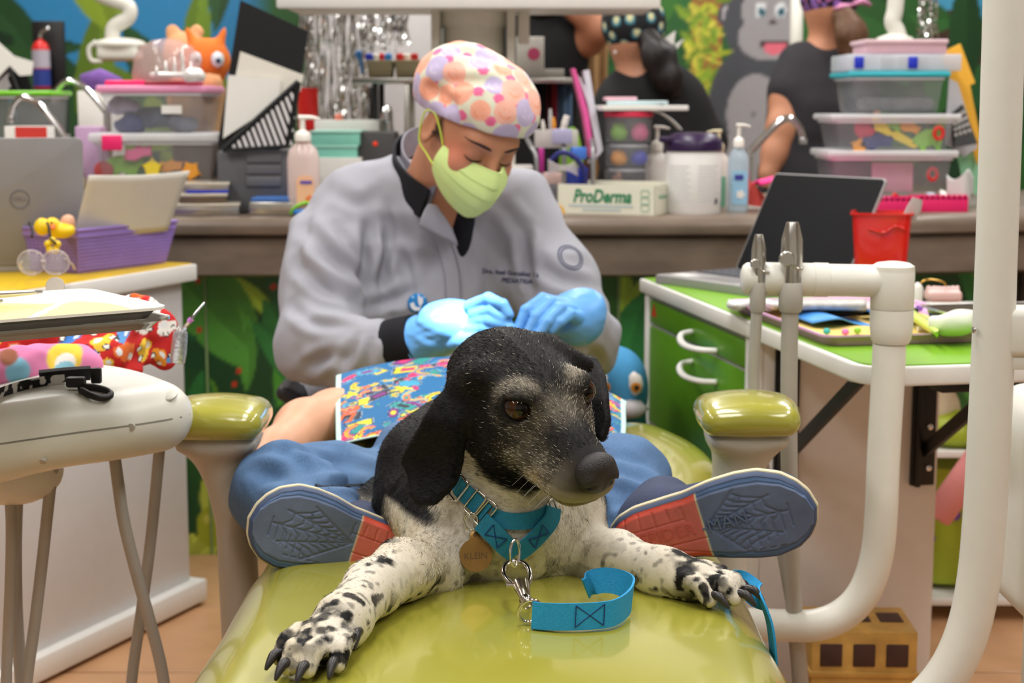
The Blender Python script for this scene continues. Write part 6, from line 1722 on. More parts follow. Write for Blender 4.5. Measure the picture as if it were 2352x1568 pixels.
def car_print(V, seed, base, n=120):
  C = np.tile(np.array(base), (len(V), 1)); r = np.random.default_rng(seed)
  pal = [S(232, 150, 40), S(236, 196, 60), S(56, 120, 196), S(240, 236, 230), S(226, 110, 50), S(90, 150, 210)]
  anc = []
  for i in r.permutation(len(V)):
    if all(np.linalg.norm(V[i] - a) > 0.031 for a in anc): anc.append(V[i])
    if len(anc) >= n: break
  for k, a in enumerate(anc):
    d = V - a; an = r.random() * 6.28; e1 = np.array([math.cos(an), 0.3, math.sin(an)]); e1 /= np.linalg.norm(e1); e2 = np.array([-math.sin(an), 0.2, math.cos(an)])
    near = np.linalg.norm(d, axis=1) < 0.024
    x, y = d @ e1 / 1.12, d @ e2 / 1.12
    col = pal[k % len(pal)]
    body_ = (np.hypot(x / 0.0130, y / 0.0058) < 1) & near; cabin = (np.hypot(x / 0.0070, (y - 0.0045) / 0.0050) < 1) & near
    C = mixc(C, col, (body_ | cabin).astype(float)); C = mixc(C, S(235, 240, 245), ((np.hypot(x / 0.0045, (y - 0.0048) / 0.0026) < 1) & near).astype(float))
    for wx in (-0.0065, 0.0065):
      C = mixc(C, S(50, 40, 44), ((np.hypot(x - wx, y + 0.0045) < 0.0034) & near).astype(float)); C = mixc(C, S(240, 238, 230), ((np.hypot(x - wx, y + 0.0045) < 0.0024) & near).astype(float))
  return C
mk('red_cloth', (V_, F_), P('printed_cotton', attr=True, rough=0.85, noise=0.04, bump=0.1, bscale=900), smooth=True, col=car_print(V_, 3, S(196, 34, 34)),
 label='crumpled red cotton cloth printed with toy cars under the steel tray', cat='cloth')
D2 = 1.94
V_, F_ = cloth_form([(W(-40, 860, D2 - 0.05), W(80, 855, D2), .030, .028), (W(80, 850, D2 + .02), W(200, 845, D2 + .04), .026, .022), (W(160, 840, D2 + .05), W(265, 870, D2 + .06), .014, .008), (W(100, 835, D2 + .03), W(180, 825, D2 + .05), .018, .018)],
          W(-60, 920, D2 - 0.15) - Vector((0.08, 0.05, 0.02)), W(300, 780, D2 + 0.15) + Vector((0.05, 0, 0.04)), 0.003, 0.010, 6.0)
C = np.tile(np.array(S(226, 130, 178)), (len(V_), 1))
for a, rad, col in ((W(150, 822, D2 + .02), .022, S(232, 200, 66)), (W(150, 832, D2 + .01), .012, S(240, 232, 226)), (W(148, 852, D2), .013, S(140, 196, 216)), (W(40, 850, D2 - .03), .018, S(130, 188, 214)),
          (W(18, 830, D2 - .03), .016, S(150, 88, 60)), (W(205, 836, D2 + .03), .005, S(150, 180, 70)), (W(100, 850, D2), .008, S(240, 232, 226))):
  C = mixc(C, col, sstep(rad, rad * 0.85, np.linalg.norm((V_ - np.array(a)) * np.array([1, 0.5, 1]), axis=1)))
mk('pink_cloth', (V_, F_), MATS['printed_cotton'], smooth=True, col=C, label='pink cloth printed with a blonde girl below the red cloth', cat='cloth')
st = thing('lanyard', W(150, 900, 1.98), 'black and white spotted lanyard with black plastic clip', 'lanyard')
D3 = 1.97
spd = smooth_path([on_unit(x, y, 0.006) for x, y in ((-8, 915), (45, 897), (100, 885), (150, 880))], 40)
Vd, Fd = [], []
for i, p in enumerate(spd):
  for j in range(12):
    Vd.append(p + nrm((0.1, -0.5, 0.8)) * (j / 11 - 0.5) * 0.020 + Vector((0, -0.001, 0)))
for i in range(len(spd) - 1):
  for j in range(11): Fd.append((i * 12 + j, i * 12 + j + 1, (i + 1) * 12 + j + 1, (i + 1) * 12 + j))
Vd = np.array([v[:] for v in Vd]); Cd = np.tile(np.array(S(226, 222, 218)), (len(Vd), 1)); Cd = mixc(Cd, S(24, 22, 26), sstep(0.54, 0.57, vnoise(Vd, 150)))
mk('strap', (Vd, Fd), P('spotted_webbing', attr=True, rough=0.8), st, smooth=True, col=Cd)
mk('strap_end', strap(smooth_path([on_unit(92, 880, 0.014), on_unit(150, 876, 0.016), on_unit(208, 872, 0.016)], 6), 0.016, 0.006, (0.1, -0.4, 0.9)), P('black_webbing', S(26, 25, 28), rough=0.6), st)
mk('buckle', [box(0.022, 0.012, 0.012, on_unit(175, 893, 0.004), 0.003), box(0.012, 0.008, 0.018, on_unit(222, 884, 0.004), 0.002)], BLACK, st)
hk = smooth_path([on_unit(x, y, 0.005) for x, y in ((180, 892), (215, 894), (246, 902), (254, 912), (240, 919), (212, 914), (185, 900))], 5)
mk('clip_hook', tube(hk, 0.0040, 8), BLACK, st, smooth=True)

trs = thing('instrument_tray', W(150, 690, 2.2), 'steel tray with white paper liner and dental instruments laid inside', 'tray')
cz = 0.910
Tc = Wz(248, 664, cz + 0.012);
txa = nrm((-0.80, -0.60, 0)); tya = nrm((-0.60, 0.80, 0))
Tm = Matrix(((txa.x, tya.x, 0, Tc.x), (txa.y, tya.y, 0, Tc.y), (0, 0, 1, cz - 0.012), (0, 0, 0, 1)))
def pan(w, l, h, t, flare, x0, y0, z0, M):
  """shallow tray with flared rim, corner at (x0, y0)"""
  V, F = [], []
  rings = [(0, 0), (flare, h), (flare + 0.006, h + 0.001), (flare + 0.006, h - 0.002), (flare - 0.001, h - 0.003), (-t, t)]
  pts0 = rrect(w, l, 0.02, 5); n = len(pts0)
  for g, z in rings:
    for x, y in pts0:
      k = 1 + 2 * g / w; k2 = 1 + 2 * g / l
      V.append((x * k + x0 + w / 2, y * k2 + y0 + l / 2, z + z0))
  for j in range(len(rings) - 1):
    for i in range(n): F.append((j * n + i, j * n + (i + 1) % n, (j + 1) * n + (i + 1) % n, (j + 1) * n + i))
  F.append(tuple(range(n - 1, -1, -1))); F.append(tuple((len(rings) - 1) * n + i for i in range(n)))
  return tf((np.array(V), F), M)
mk('steel_pan', pan(0.30, 0.20, 0.012, 0.001, 0.010, 0.01, -0.15, -0.004, Tm), STEEL, trs, smooth=50)
mk('carrier', [box(0.24, 0.12, 0.006, (0.20, -0.04, -0.011), 0.002, M=Tm)], UW, trs)
mk('liner_tray', pan(0.295, 0.195, 0.012, 0.0012, 0.008, 0.012, -0.148, 0.007, Tm), P('liner_white', S(240, 234, 226), rough=0.5, noise=0.02), trs, smooth=50)
mk('paper_liner', sheet(lambda u, v: Tm @ Vector((0.02 + 0.275 * u, -0.14 + 0.175 * v, 0.0105 + 0.003 * math.sin(u * 9 + v * 4))), 20, 14, 0.0006), P('yellow_paper', S(240, 226, 150), rough=0.8, noise=0.03), trs, smooth=True)
mk('tray_post', tube([Tm @ Vector((0.22, 0.0, -0.03)), Tm @ Vector((0.26, 0.02, -0.09)), (-0.62, 1.95, UZ - 0.02)], 0.016, 12), UW, trs)
def instrument(name, label, p0, p1, r, curve=0.0):
  P0, P1 = Tm @ Vector(p0), Tm @ Vector(p1)
  m = (P0 + P1) / 2 + Vector((0, 0, curve))
  o = thing(name, (P0 + P1) / 2, label, 'dental instrument', 'instruments on the lined tray')
  mk('handle', tube(smooth_path([P0, m, P1], 6), [r * 0.7, r, r, r, r, r, r, r * 1.1, r, r, r * .9, r * .7, r * 0.5], 10), STEEL, o, smooth=True)
  return o
ins = instrument('tweezers', 'steel tweezers lying across the yellow paper liner', (0.30, -0.10, 0.022), (0.13, -0.02, 0.022), 0.0035)
mk('jaw', tube([Tm @ Vector((0.30, -0.09, 0.024)), Tm @ Vector((0.15, -0.005, 0.024))], 0.003, 8), STEEL, ins)
ins = instrument('forceps', 'curved steel forceps beside the round mirror', (0.27, -0.06, 0.024), (0.07, 0.02, 0.024), 0.004, 0.004)
mk('grip', tube(smooth_path([Tm @ Vector(p) for p in ((0.29, -0.03, 0.024), (0.22, -0.01, 0.026), (0.13, 0.035, 0.024))], 5), 0.0045, 8), STEEL, ins, smooth=True)
ins = instrument('mouth_mirror', 'small round dental mirror standing up from the tray', (0.19, 0.0, 0.022), (0.115, 0.02, 0.026), 0.0025)
mk('mirror_head', lathe([(0.011, 0), (0.0118, 0.0008), (0.0112, 0.002), (0.0004, 0.002)], 24, M=frame(W(127, 657, 2.06), (1, 0.2, 0), z=(-0.1, -0.9, 0.4))), P('mirror_face', S(206, 200, 186), rough=0.15, metal=0.4), ins)

Z2 = 0.815
def Wc(px, py, d): return W(px, py, d - 0.235)
E0 = Wz(441, 603, Z2); E1 = Wz(0, 672, Z2)
ed_ = (E1 - E0); ed_.z = 0; ed_.normalize(); ep = Vector((-ed_.y, ed_.x, 0)); ep = ep if ep.x < 0 else -ep
ME = Matrix(((ed_.x, ep.x, 0, E0.x), (ed_.y, ep.y, 0, E0.y), (0, 0, 1, 0), (0, 0, 0, 1)))
wcart = thing('white_cart', E0 - Vector((0, 0, Z2)), 'white wheeled cabinet with yellow top beneath the purple basket', 'cart')
EL = 0.66
eb = lambda x0, x1, y0, y1, z0, z1, bev=0.003: box(x1 - x0, y1 - y0, z1 - z0, ((x0 + x1) / 2, (y0 + y1) / 2, z0), bev, 2, M=ME)
mk('side_panel', eb(0.02, EL - 0.02, 0.012, 0.44, 0.15, Z2 - 0.03), P('cart_grey_white', S(214, 212, 212), rough=0.4, noise=0.02), wcart)
mk('top_board', eb(0, EL, -0.012, 0.46, Z2 - 0.035, Z2 - 0.002), PWHITE, wcart)
mk('top_laminate', eb(0.006, EL - 0.006, -0.004, 0.45, Z2 - 0.003, Z2), P('yellow_laminate', S(214, 178, 30), rough=0.35, noise=0.03), wcart)
mk('base_rail', eb(-0.006, EL, -0.012, 0.45, 0.115, 0.160, 0.004), PWHITE, wcart)
mk('corner_trim', eb(EL - 0.03, EL - 0.02, 0.005, 0.014, 0.16, Z2 - 0.035, 0.002), PWHITE, wcart)
for x0 in (0.06, EL - 0.08):
  for y0 in (0.06, 0.38):
    mk('caster', lathe([(0.022, 0), (0.03, 0.006), (0.03, 0.020), (0.022, 0.026)], 18, M=ME @ Matrix.Translation((x0, y0 - 0.013, 0.03)) @ Matrix.Rotation(-math.pi / 2, 4, 'X')), MATS['caster_grey'], wcart)
    mk('caster_fork', eb(x0 - 0.014, x0 + 0.014, y0 - 0.02, y0 + 0.02, 0.05, 0.118, 0.003), PWHITE, wcart)

lp2 = thing('laptop', Wz(100, 628, Z2), 'grey laptop seen from behind on the yellow cart top', 'laptop')
b1 = Wz(196, 612, Z2 + 0.005); hd_ = nrm((-0.93, -0.36, 0)); hb = nrm((-0.36, 0.93, 0))
Mq = Matrix(((hd_.x, hb.x, 0, b1.x), (hd_.y, hb.y, 0, b1.y), (0, 0, 1, Z2 + 0.001), (0, 0, 0, 1)))
mk('base', tf(extrude([(x + 0.18, y + 0.12) for x, y in rrect(0.36, 0.24, 0.012)], 0.016, None, 0.003), Mq), LG, lp2)
Ml_ = Mq @ Matrix.Translation((0, 0.004, 0.014)) @ Matrix.Rotation(math.radians(97), 4, 'X')
lidg = extrude([(x + 0.18, y + 0.120) for x, y in rrect(0.36, 0.240, 0.012)], 0.007, None, 0.0015)
mk('screen_lid', tf(lidg, Ml_), P('laptop_lid', S(134, 132, 134), rough=0.4, noise=0.02), lp2)
Mlogo = Ml_ @ Matrix.Translation((0.118, 0.125, 0.0072))
mk('ring_emblem', tube([Mlogo @ Vector((0.017 * math.cos(a), 0.017 * math.sin(a), 0)) for a in np.linspace(0, 6.283, 33)[:-1]], 0.0012, 6, closed=True), P('emblem_grey', S(96, 96, 104), rough=0.3), lp2)
mk('emblem_letters', tf(text_geo('DELL', 0.011, 0.0004, Matrix.Rotation(math.pi, 4, 'Y')), Mlogo), MATS['emblem_grey'], lp2)

bq = thing('plastic_basket', Wz(270, 622, Z2), 'purple woven plastic basket on the yellow cart top', 'basket')
f0 = Wz(180, 629, Z2); f1 = Wz(378, 604, Z2)
bx_ = (f1 - f0); bL = bx_.length; bx_.normalize(); by_ = Vector((-bx_.y, bx_.x, 0))
Mk = Matrix(((bx_.x, by_.x, 0, f0.x), (bx_.y, by_.y, 0, f0.y), (0, 0, 1, Z2 + 0.001), (0, 0, 0, 1)))
PUR = P('purple_plastic', S(146, 120, 196), rough=0.45, noise=0.04)
bW, bH = 0.15, 0.082
def bp_(x, y, z):                       # flaring walls
  k = z / bH; gx_ = 0.018 * k
  cx, cy = x - bL / 2, y - bW / 2
  return Mk @ Vector((bL / 2 + cx * (1 + 2 * gx_ / bL), bW / 2 + cy * (1 + 2 * gx_ / bW), z))
ribs = []
for z in np.linspace(0.006, bH - 0.014, 10):
  ribs.append(tube([bp_(x, y, z) for x, y in ((0, 0), (bL, 0), (bL, bW), (0, bW))], 0.0026, 4, closed=True))
for i in range(34):
  x = bL * i / 33
  ribs.append(tube([bp_(x, 0, 0), bp_(x, 0, bH - 0.01)], 0.0021, 4)); ribs.append(tube([bp_(x, bW, 0), bp_(x, bW, bH - 0.01)], 0.0021, 4))
for i in range(1, 18):
  y = bW * i / 18
  ribs.append(tube([bp_(0, y, 0), bp_(0, y, bH - 0.01)], 0.0021, 4)); ribs.append(tube([bp_(bL, y, 0), bp_(bL, y, bH - 0.01)], 0.0021, 4))
mk('woven_wall', ribs, PUR, bq, kind='stuff')
corn = [(0, 0), (bL, 0), (bL, bW), (0, bW)]
mk('rim', [strap([bp_(*corn[k], bH - 0.006), bp_(*corn[(k + 1) % 4], bH - 0.006)], 0.016, 0.003, (0, 0, 1)) for k in range(4)] + [tube([bp_(x, y, bH) for x, y in corn], 0.0035, 8, closed=True)], PUR, bq, smooth=60)
mk('bottom', extrude([(0, 0), (bL, 0), (bL, bW), (0, bW)], 0.004, Mk), PUR, bq)
pl = [Wc(170, 540, 3.34), Wc(385, 530, 3.52), Wc(436, 392, 3.50), Wc(204, 402, 3.30)]
def paper4(c, bow=0.0, nv=None):
  nv = nv or (c[1] - c[0]).cross(c[3] - c[0]).normalized()
  return lambda u, v: c[0] * (1 - u) * (1 - v) + c[1] * u * (1 - v) + c[2] * u * v + c[3] * (1 - u) * v + nv * bow * math.sin(math.pi * u)
sgn = thing('paper_sheet', pl[0], 'large white paper sheet standing in the purple basket', 'paper')
mk('sheet', sheet(paper4(pl, 0.008), 14, 10, 0.0006), P('paper_white', S(224, 220, 210), rough=0.8, noise=0.02), sgn, smooth=True)
mk('faint_print', [sheet(paper4([Wc(238, 505, 3.38), Wc(288, 500, 3.42), Wc(290, 455, 3.41), Wc(246, 458, 3.36)], 0), 3, 3, 0.0002)], P('faint_grey', S(200, 198, 188), rough=0.8), sgn)
dk = thing('rubber_duck', Wc(125, 530, 3.26), 'yellow rubber duck with orange beak in the purple basket', 'toy')
YEL = P('toy_yellow', S(240, 204, 30), rough=0.35, noise=0.03)
fm = Form(Wc(120, 525, 3.26) - Vector((0.09,) * 3), Wc(120, 525, 3.26) + Vector((0.09,) * 3), 0.003)
fm.ell(Wc(140, 530, 3.26), (0.026, 0.02, 0.014), k=0); fm.ell(Wc(120, 515, 3.25), (0.014, 0.014, 0.013), k=0.006); fm.cap(Wc(155, 528, 3.26), Wc(168, 522, 3.26), 0.008, 0.003, 0.006)
mk('body', fm.mesh(2), YEL, dk, smooth=True)
mk('beak', tube([Wc(122, 520, 3.235), Wc(120, 526, 3.222)], [0.005, 0.002], 8), P('toy_orange', S(236, 110, 50), rough=0.4), dk)
mk('eye', lathe([(0.0022, 0), (0.0022, 0.001), (0.0004, 0.002)], 10, M=frame(Wc(119, 512, 3.238), (1, 0, 0), z=(0, -1, 0.1))), BLACK, dk)
eg = mk('yellow_egg_toy', lathe([(0.0004, -0.016), (0.009, -0.013), (0.0145, -0.005), (0.015, 0.003), (0.011, 0.011), (0.005, 0.0155), (0.0004, 0.0165)], 20, M=Matrix.Translation(Wc(97, 521, 3.24))), YEL, smooth=True,
    label='smooth yellow egg-shaped toy next to the rubber duck', cat='toy')
dl = mk('toy_hand', [tube(smooth_path([Wc(150, 530, 3.30), Wc(155, 510, 3.30), Wc(150, 494, 3.30)], 4), [0.012, 0.013, 0.014, 0.015, 0.015, 0.014, 0.013, 0.010, 0.005], 12)] , P('doll_skin', S(224, 170, 140), rough=0.5), smooth=True, label='pink doll limb poking up behind the rubber duck', cat='toy')
fl = thing('yellow_flower_toy', Wc(122, 575, 3.2), 'small yellow flower toy clipped to the basket front', 'toy')
for k in range(5):
  a = 2 * math.pi * k / 5 + 0.3; c = Wc(122, 564, 3.19)
  mk('petal', lathe([(0.0004, 0), (0.006, 0.001), (0.007, 0.003), (0.0004, 0.005)], 12, M=frame(c + Vector((0.009 * math.cos(a), 0, 0.009 * math.sin(a))), (1, 0, 0), z=(0, -1, 0))), YEL, fl, smooth=True)
for px0, lab in ((71, 'short black elastic cord hanging over the basket corner'), (112, 'long black elastic cord hanging past the yellow flower')):
  L_ = 545 if px0 < 100 else 560
  mk('elastic_cord', tube(smooth_path([Wc(px0 - 4, 512, 3.22), Wc(px0, 520, 3.20), Wc(px0 + 4, L_ - 15, 3.19), Wc(px0 + (2 if px0 < 100 else 16), L_, 3.18)], 5), 0.0025, 8), BLACK, smooth=True, label=lab, cat='cord', group='cords on the purple basket')
gl_ = thing('safety_glasses', Wz(110, 630, Z2), 'clear safety glasses lying in front of the purple basket', 'glasses')
CLR = clear_plastic('clear_lens', (0.9, 0.88, 0.86), 0.14, 0.05)
for i, px in enumerate((72, 128)):
  c = Wc(px, 603, 3.05)
  mk('lens', lathe([(0.0215, 0), (0.0215, 0.0015), (0.0005, 0.005)], 24, M=frame(c, (1, 0.2, 0), z=(-0.05, -1, 0.25))), CLR, gl_, smooth=True)
  mk('rim', tube([c + Vector((0.0225 * math.cos(a), 0.003 * math.cos(a), 0.021 * math.sin(a))) for a in np.linspace(0, 6.283, 25)[:-1]], 0.0012, 6, closed=True), P('clear_rim', S(206, 196, 190), rough=0.2), gl_, smooth=True)
mk('temple', tube(smooth_path([Wc(150, 595, 3.05), Wc(165, 605, 3.12), Wc(172, 618, 3.2)], 4), 0.0018, 6), MATS['clear_rim'], gl_, smooth=True)
mk('temple', tube(smooth_path([Wc(50, 600, 3.05), Wc(46, 608, 3.12), Wc(52, 618, 3.2)], 4), 0.0018, 6), MATS['clear_rim'], gl_, smooth=True)
mk('bridge', tube([Wc(95, 600, 3.045), Wc(105, 600, 3.045)], 0.0015, 6), MATS['clear_rim'], gl_)
# ================================================================ things on the counter
def ext(px0, px1, py0, py1, D):
  a, b = W(px0, py1, D), W(px1, py0, D)
  return (a.x + b.x) / 2, b.x - a.x, a.z, b.z - a.z           # centre x, width, base z, height
def bxm(px0, px1, py0, py1, D, dep, bev=0.003, z=None, yawd=0, taper=1.0, seg=2):
  x, w, z0, h = ext(px0, px1, py0, py1, D)
  if z is not None: h = h + (z0 - z); z0 = z
  return box(w, dep, h, (0, dep / 2, 0), bev, seg, taper=taper, M=Matrix.Translation((x, D, z0)) @ Matrix.Rotation(math.radians(yawd), 4, 'Z'))
def face_frame(px, py, D, off=0.001, yawd=0): # frame on a front face at depth D looking at the camera
  return Matrix.Translation(W(px, py, D) + Vector((0, -off, 0))) @ Matrix.Rotation(math.radians(yawd), 4, 'Z') @ Matrix.Rotation(math.pi / 2, 4, 'X')
CLEAR = clear_plastic('clear_tub', (0.80, 0.81, 0.84), 0.15, 0.18)
CLEARW = clear_plastic('frosted_lid', (0.86, 0.86, 0.88), 0.62, 0.3)
PINK = P('hot_pink_plastic', S(236, 40, 110), rough=0.4, noise=0.02)
LIMEP = P('lime_plastic', S(120, 200, 40), rough=0.4)
BLU = P('blue_plastic', S(30, 50, 190), rough=0.4)
TEALP = P('teal_plastic', S(50, 176, 190), rough=0.4)
REDP = P('red_plastic', S(206, 36, 34), rough=0.35, noise=0.03)
MINT = P('mint_card', S(140, 216, 196), rough=0.6, noise=0.02)
CARD = P('white_card', S(232, 230, 224), rough=0.6, noise=0.015)
CREAM = P('cream_plastic', S(206, 196, 160), rough=0.5)
DGREY = P('dark_grey_plastic', S(92, 92, 96), rough=0.5, noise=0.03)
PUMPW = P('pump_white', S(236, 232, 224), rough=0.4)
ORANGE = P('orange_foam', S(238, 160, 50), rough=0.6)
GFOAM = P('green_foam', S(140, 196, 70), rough=0.6)
YFOAM = P('yellow_foam', S(240, 214, 60), rough=0.6)
PFOAM = P('pink_foam', S(238, 110, 160), rough=0.6)
NFOAM = P('navy_foam', S(56, 66, 120), rough=0.6)
def tub(label, px0, px1, py0, py1, D, dep, lidm, lidh=0.014, taper=0.88, over=0.010, latches=(), tint=None, group=None, yawd=0):
  x, w, z0, h = ext(px0, px1, py0, py1, D)
  M = Matrix.Translation((x, D + dep / 2, z0)) @ Matrix.Rotation(math.radians(yawd), 4, 'Z')
  t = thing('storage_box', (x, D + dep / 2, z0), label, 'storage box', group)
  o = box(w - 2 * over, dep - 2 * over, h - lidh, (0, 0, 0), 0.008, 2, taper=taper, M=M)
  mk('tub', o, tint or CLEAR, t)
  mk('rim', tube([M @ Vector((a, b, h - lidh - 0.004)) for a, b in rrect(w - 2 * over + 0.004, dep - 2 * over + 0.004, 0.012, 3)], 0.003, 6, closed=True), CLEARW, t, smooth=60)
  mk('lid', box(w, dep, lidh, (0, 0, h - lidh), min(0.005, lidh * 0.4), 2, M=M), lidm, t)
  for lx in latches:
    mk('latch', box(0.045, 0.008, 0.034, (lx, -dep / 2 - 0.001, h - lidh - 0.018), 0.003, 2, M=M), PINK if latches else lidm, t)
  return t
def cookie(name, label, kind, px, py, D, size, th, mat, rot=0, group=None, tilt=0):
  shapes = {'star': [(math.cos(a) * (1 if i % 2 == 0 else 0.5), math.sin(a) * (1 if i % 2 == 0 else 0.5)) for i, a in enumerate(np.linspace(0, 2 * math.pi, 11)[:-1])],
       'dino': [(-1, -0.2), (-0.5, 0.25), (0, 0.4), (0.35, 0.3), (0.6, 0.75), (0.95, 0.8), (1.0, 0.55), (0.75, 0.4), (0.7, -0.05), (0.55, -0.3), (0.5, -0.75), (0.3, -0.75), (0.25, -0.35), (-0.2, -0.35), (-0.25, -0.75), (-0.45, -0.75), (-0.5, -0.2)],
       'wave': [(-1, -0.3), (-0.7, 0.4), (-0.3, 0.2), (0.1, 0.55), (0.5, 0.25), (1, 0.4), (0.85, -0.35), (0.3, -0.15), (-0.2, -0.5), (-0.6, -0.25)],
       'ring': [(math.cos(a), math.sin(a)) for a in np.linspace(0, 2 * math.pi, 25)[:-1]],
       'bar': [(-1, -0.16), (-0.9, -0.22), (0.9, -0.12), (1, 0), (0.9, 0.12), (-0.9, 0.22), (-1, 0.16)]}
  M = Matrix.Translation(W(px, py, D)) @ Matrix.Rotation(math.radians(tilt), 4, 'Z') @ Matrix.Rotation(math.pi / 2, 4, 'X') @ Matrix.Rotation(math.radians(rot), 4, 'Z')
  return mk(name, extrude([(x * size, y * size) for x, y in shapes[kind]], th, M, th * 0.25), mat, label=label, cat='toy', group=group)

# ---- far end behind the laptop
t = tub('clear box with bright green lid behind the grey laptop', -60, 116, 208, 330, 3.95, 0.20, LIMEP, 0.012, 0.92)
bx1 = thing('carton', W(60, 330, 3.62), 'small red and white carton standing behind the grey laptop', 'carton')
mk('carton_body', bxm(12, 108, 290, 345, 3.64, 0.06, 0.001, z=CT), CARD, bx1)
mk('red_print', bxm(36, 107, 291, 333, 3.6385, 0.001, 0), P('print_red', S(214, 62, 54), rough=0.6), bx1)
def faucet(label, base, pts, D, r=0.0075):
  f = thing('faucet', base, label, 'faucet', 'counter faucets')
  mk('spout', tube(smooth_path([W(x, y, D + dz) for x, y, dz in pts], 7), r, 12), CHROME, f, smooth=True)
  b = W(pts[0][0], pts[0][1], D + pts[0][2])
  mk('base_collar', lathe([(r * 2.4, 0), (r * 2.4, 0.008), (r * 1.5, 0.014), (r * 1.2, max(0.03, b.z - CT + 0.01))], 20, M=Matrix.Translation((b.x, b.y, CT))), CHROME, f, smooth=50)
  tipp = W(pts[-1][0], pts[-1][1], D + pts[-1][2])
  mk('aerator', lathe([(r * 1.15, -0.014), (r * 1.2, 0.0)], 14, M=Matrix.Translation(tipp)), CHROME, f)
  return f
faucet('chrome gooseneck faucet above the red and white carton', W(152, 330, 3.75), [(152, 318, 0), (120, 275, 0), (85, 235, 0), (52, 224, 0), (32, 242, 0), (25, 268, 0)], 3.75)
faucet('chrome gooseneck faucet behind the pink-lidded boxes', W(228, 300, 4.1), [(246, 262, 0), (222, 230, 0), (190, 198, 0), (158, 186, 0), (136, 200, 0), (126, 222, 0)], 4.1)
lt_ = mk('lotion_bottle', lathe([(0.024, 0), (0.025, 0.004), (0.025, 0.06), (0.018, 0.07), (0.014, 0.075), (0.014, 0.09)], 18, M=Matrix.Translation((W(170, 300, 4.0).x, 4.0, CT))), CREAM, smooth=40, label='small cream bottle between the two left faucets', cat='bottle')
mk('pink_cup', lathe([(0.03, 0), (0.036, 0.07), (0.034, 0.07), (0.029, 0.003)], 20, M=Matrix.Translation((W(205, 300, 4.2).x, 4.2, CT))), P('magenta_plastic', S(206, 40, 120), rough=0.4), smooth=40, label='magenta plastic cup beside the cream bottle', cat='cup')
mk('lilac_soap_box', bxm(172, 232, 290, 322, 4.02, 0.05, 0.004, z=CT), P('lilac_plastic', S(196, 160, 196), rough=0.5), label='lilac soap box at the foot of the cream bottle', cat='box')
mk('rolled_towel', tube([W(190, 190, 4.3), W(230, 182, 4.3), W(275, 196, 4.3)], [0.022, 0.028, 0.02], 14), P('violet_cloth', S(120, 84, 160), rough=0.9, noise=0.1), smooth=True, label='violet rolled cloth behind the upper pink-lidded box', cat='cloth')
mk('towel_stand', box(0.10, 0.08, W(230, 200, 4.3).z - CT - 0.01, (W(230, 200, 4.3).x, 4.3, CT), 0.004), CARD, label='white carton holding up the violet cloth', cat='box')

# ---- pair of big boxes
Db = 3.72
lower = tub('lower clear toy box with hot pink latch', 205, 502, 306, 424, Db, 0.28, CLEARW, 0.020, 0.90, 0.012, (-0.092,))
upper = tub('upper clear box with pink lid stacked over the toy box', 222, 474, 196, 306, Db + 0.01, 0.24, P('pale_pink_lid', S(228, 150, 186), rough=0.4), 0.016, 0.90)
mk('label_sticker', bxm(371, 417, 242, 261, Db + 0.019, 0.001, 0), CARD, upper)
mk('lid_handle', bxm(240, 330, 184, 198, Db + 0.03, 0.10, 0.004), PINK, upper)
cookie('foam_toy', 'pink foam cloud shape at the top of the lower toy box', 'wave', 318, 352, Db + 0.03, 0.034, 0.012, PFOAM, 10)
cookie('foam_toy', 'green foam dinosaur in the lower toy box', 'dino', 290, 376, Db + 0.05, 0.050, 0.012, GFOAM, -15)
cookie('foam_toy', 'yellow foam star in the lower toy box', 'star', 352, 386, Db + 0.03, 0.026, 0.012, YFOAM, 20)
cookie('foam_toy', 'orange foam star by the end wall of the lower toy box', 'star', 440, 392, Db + 0.03, 0.026, 0.012, ORANGE, 50)
cookie('foam_toy', 'orange foam wave in the lower toy box', 'wave', 392, 382, Db + 0.04, 0.030, 0.012, ORANGE, 0)
cookie('foam_toy', 'dark red foam disc in the lower toy box', 'ring', 240, 392, Db + 0.04, 0.022, 0.012, P('brick_foam', S(170, 66, 66), rough=0.6), 0)
for i, (px, py, r, m_, lb) in enumerate(((300, 285, .030, NFOAM, 'dark blue cloth bundle low in the upper box'), (360, 270, .034, P('slate_cloth', S(70, 80, 100), rough=0.9, noise=0.2), 'slate grey cloth bundle in the upper box'),
                  (420, 282, .026, P('grey_cloth', S(120, 124, 136), rough=0.9, noise=0.2), 'pale grey cloth bundle at the end of the upper box'), (285, 245, .024, P('mauve_cloth', S(170, 160, 180), rough=0.9, noise=0.2), 'mauve cloth bundle at the top of the upper box'))):
  c = W(px, py, Db + 0.10)
  f = Form(c - Vector((0.07,) * 3), c + Vector((0.07,) * 3), 0.005); f.ell(c, (r * 1.4, r, r * 0.8), k=0); f.displace(lambda q: 0.02 * (vnoise(q, 40, i * 3.0) - 0.5));
  mk('cloth_bundle', f.mesh(1), m_, smooth=True, label=lb, cat='cloth', group='cloth bundles in the upper box')
dome = thing('party_dome', W(385, 190, Db + 0.10), 'clear plastic dome with a dark red base on the pink lid', 'container')
dc = W(385, 190, Db + 0.11)
mk('dome_shell', lathe([(0.078, 0), (0.080, 0.02), (0.074, 0.055), (0.058, 0.082), (0.03, 0.096), (0.0005, 0.10)], 28, M=Matrix.Translation(dc)), clear_plastic('rosy_dome', (0.86, 0.70, 0.66), 0.30, 0.08), dome, smooth=True)
mk('base_ring', lathe([(0.074, -0.012), (0.080, -0.006), (0.080, 0.0), (0.07, 0.004)], 28, M=Matrix.Translation(dc)), P('dark_red', S(150, 30, 50), rough=0.4), dome)
ti = thing('toy_tiara', W(410, 170, Db + 0.02), 'white glittering toy tiara with tall spike in front of the dome', 'tiara')
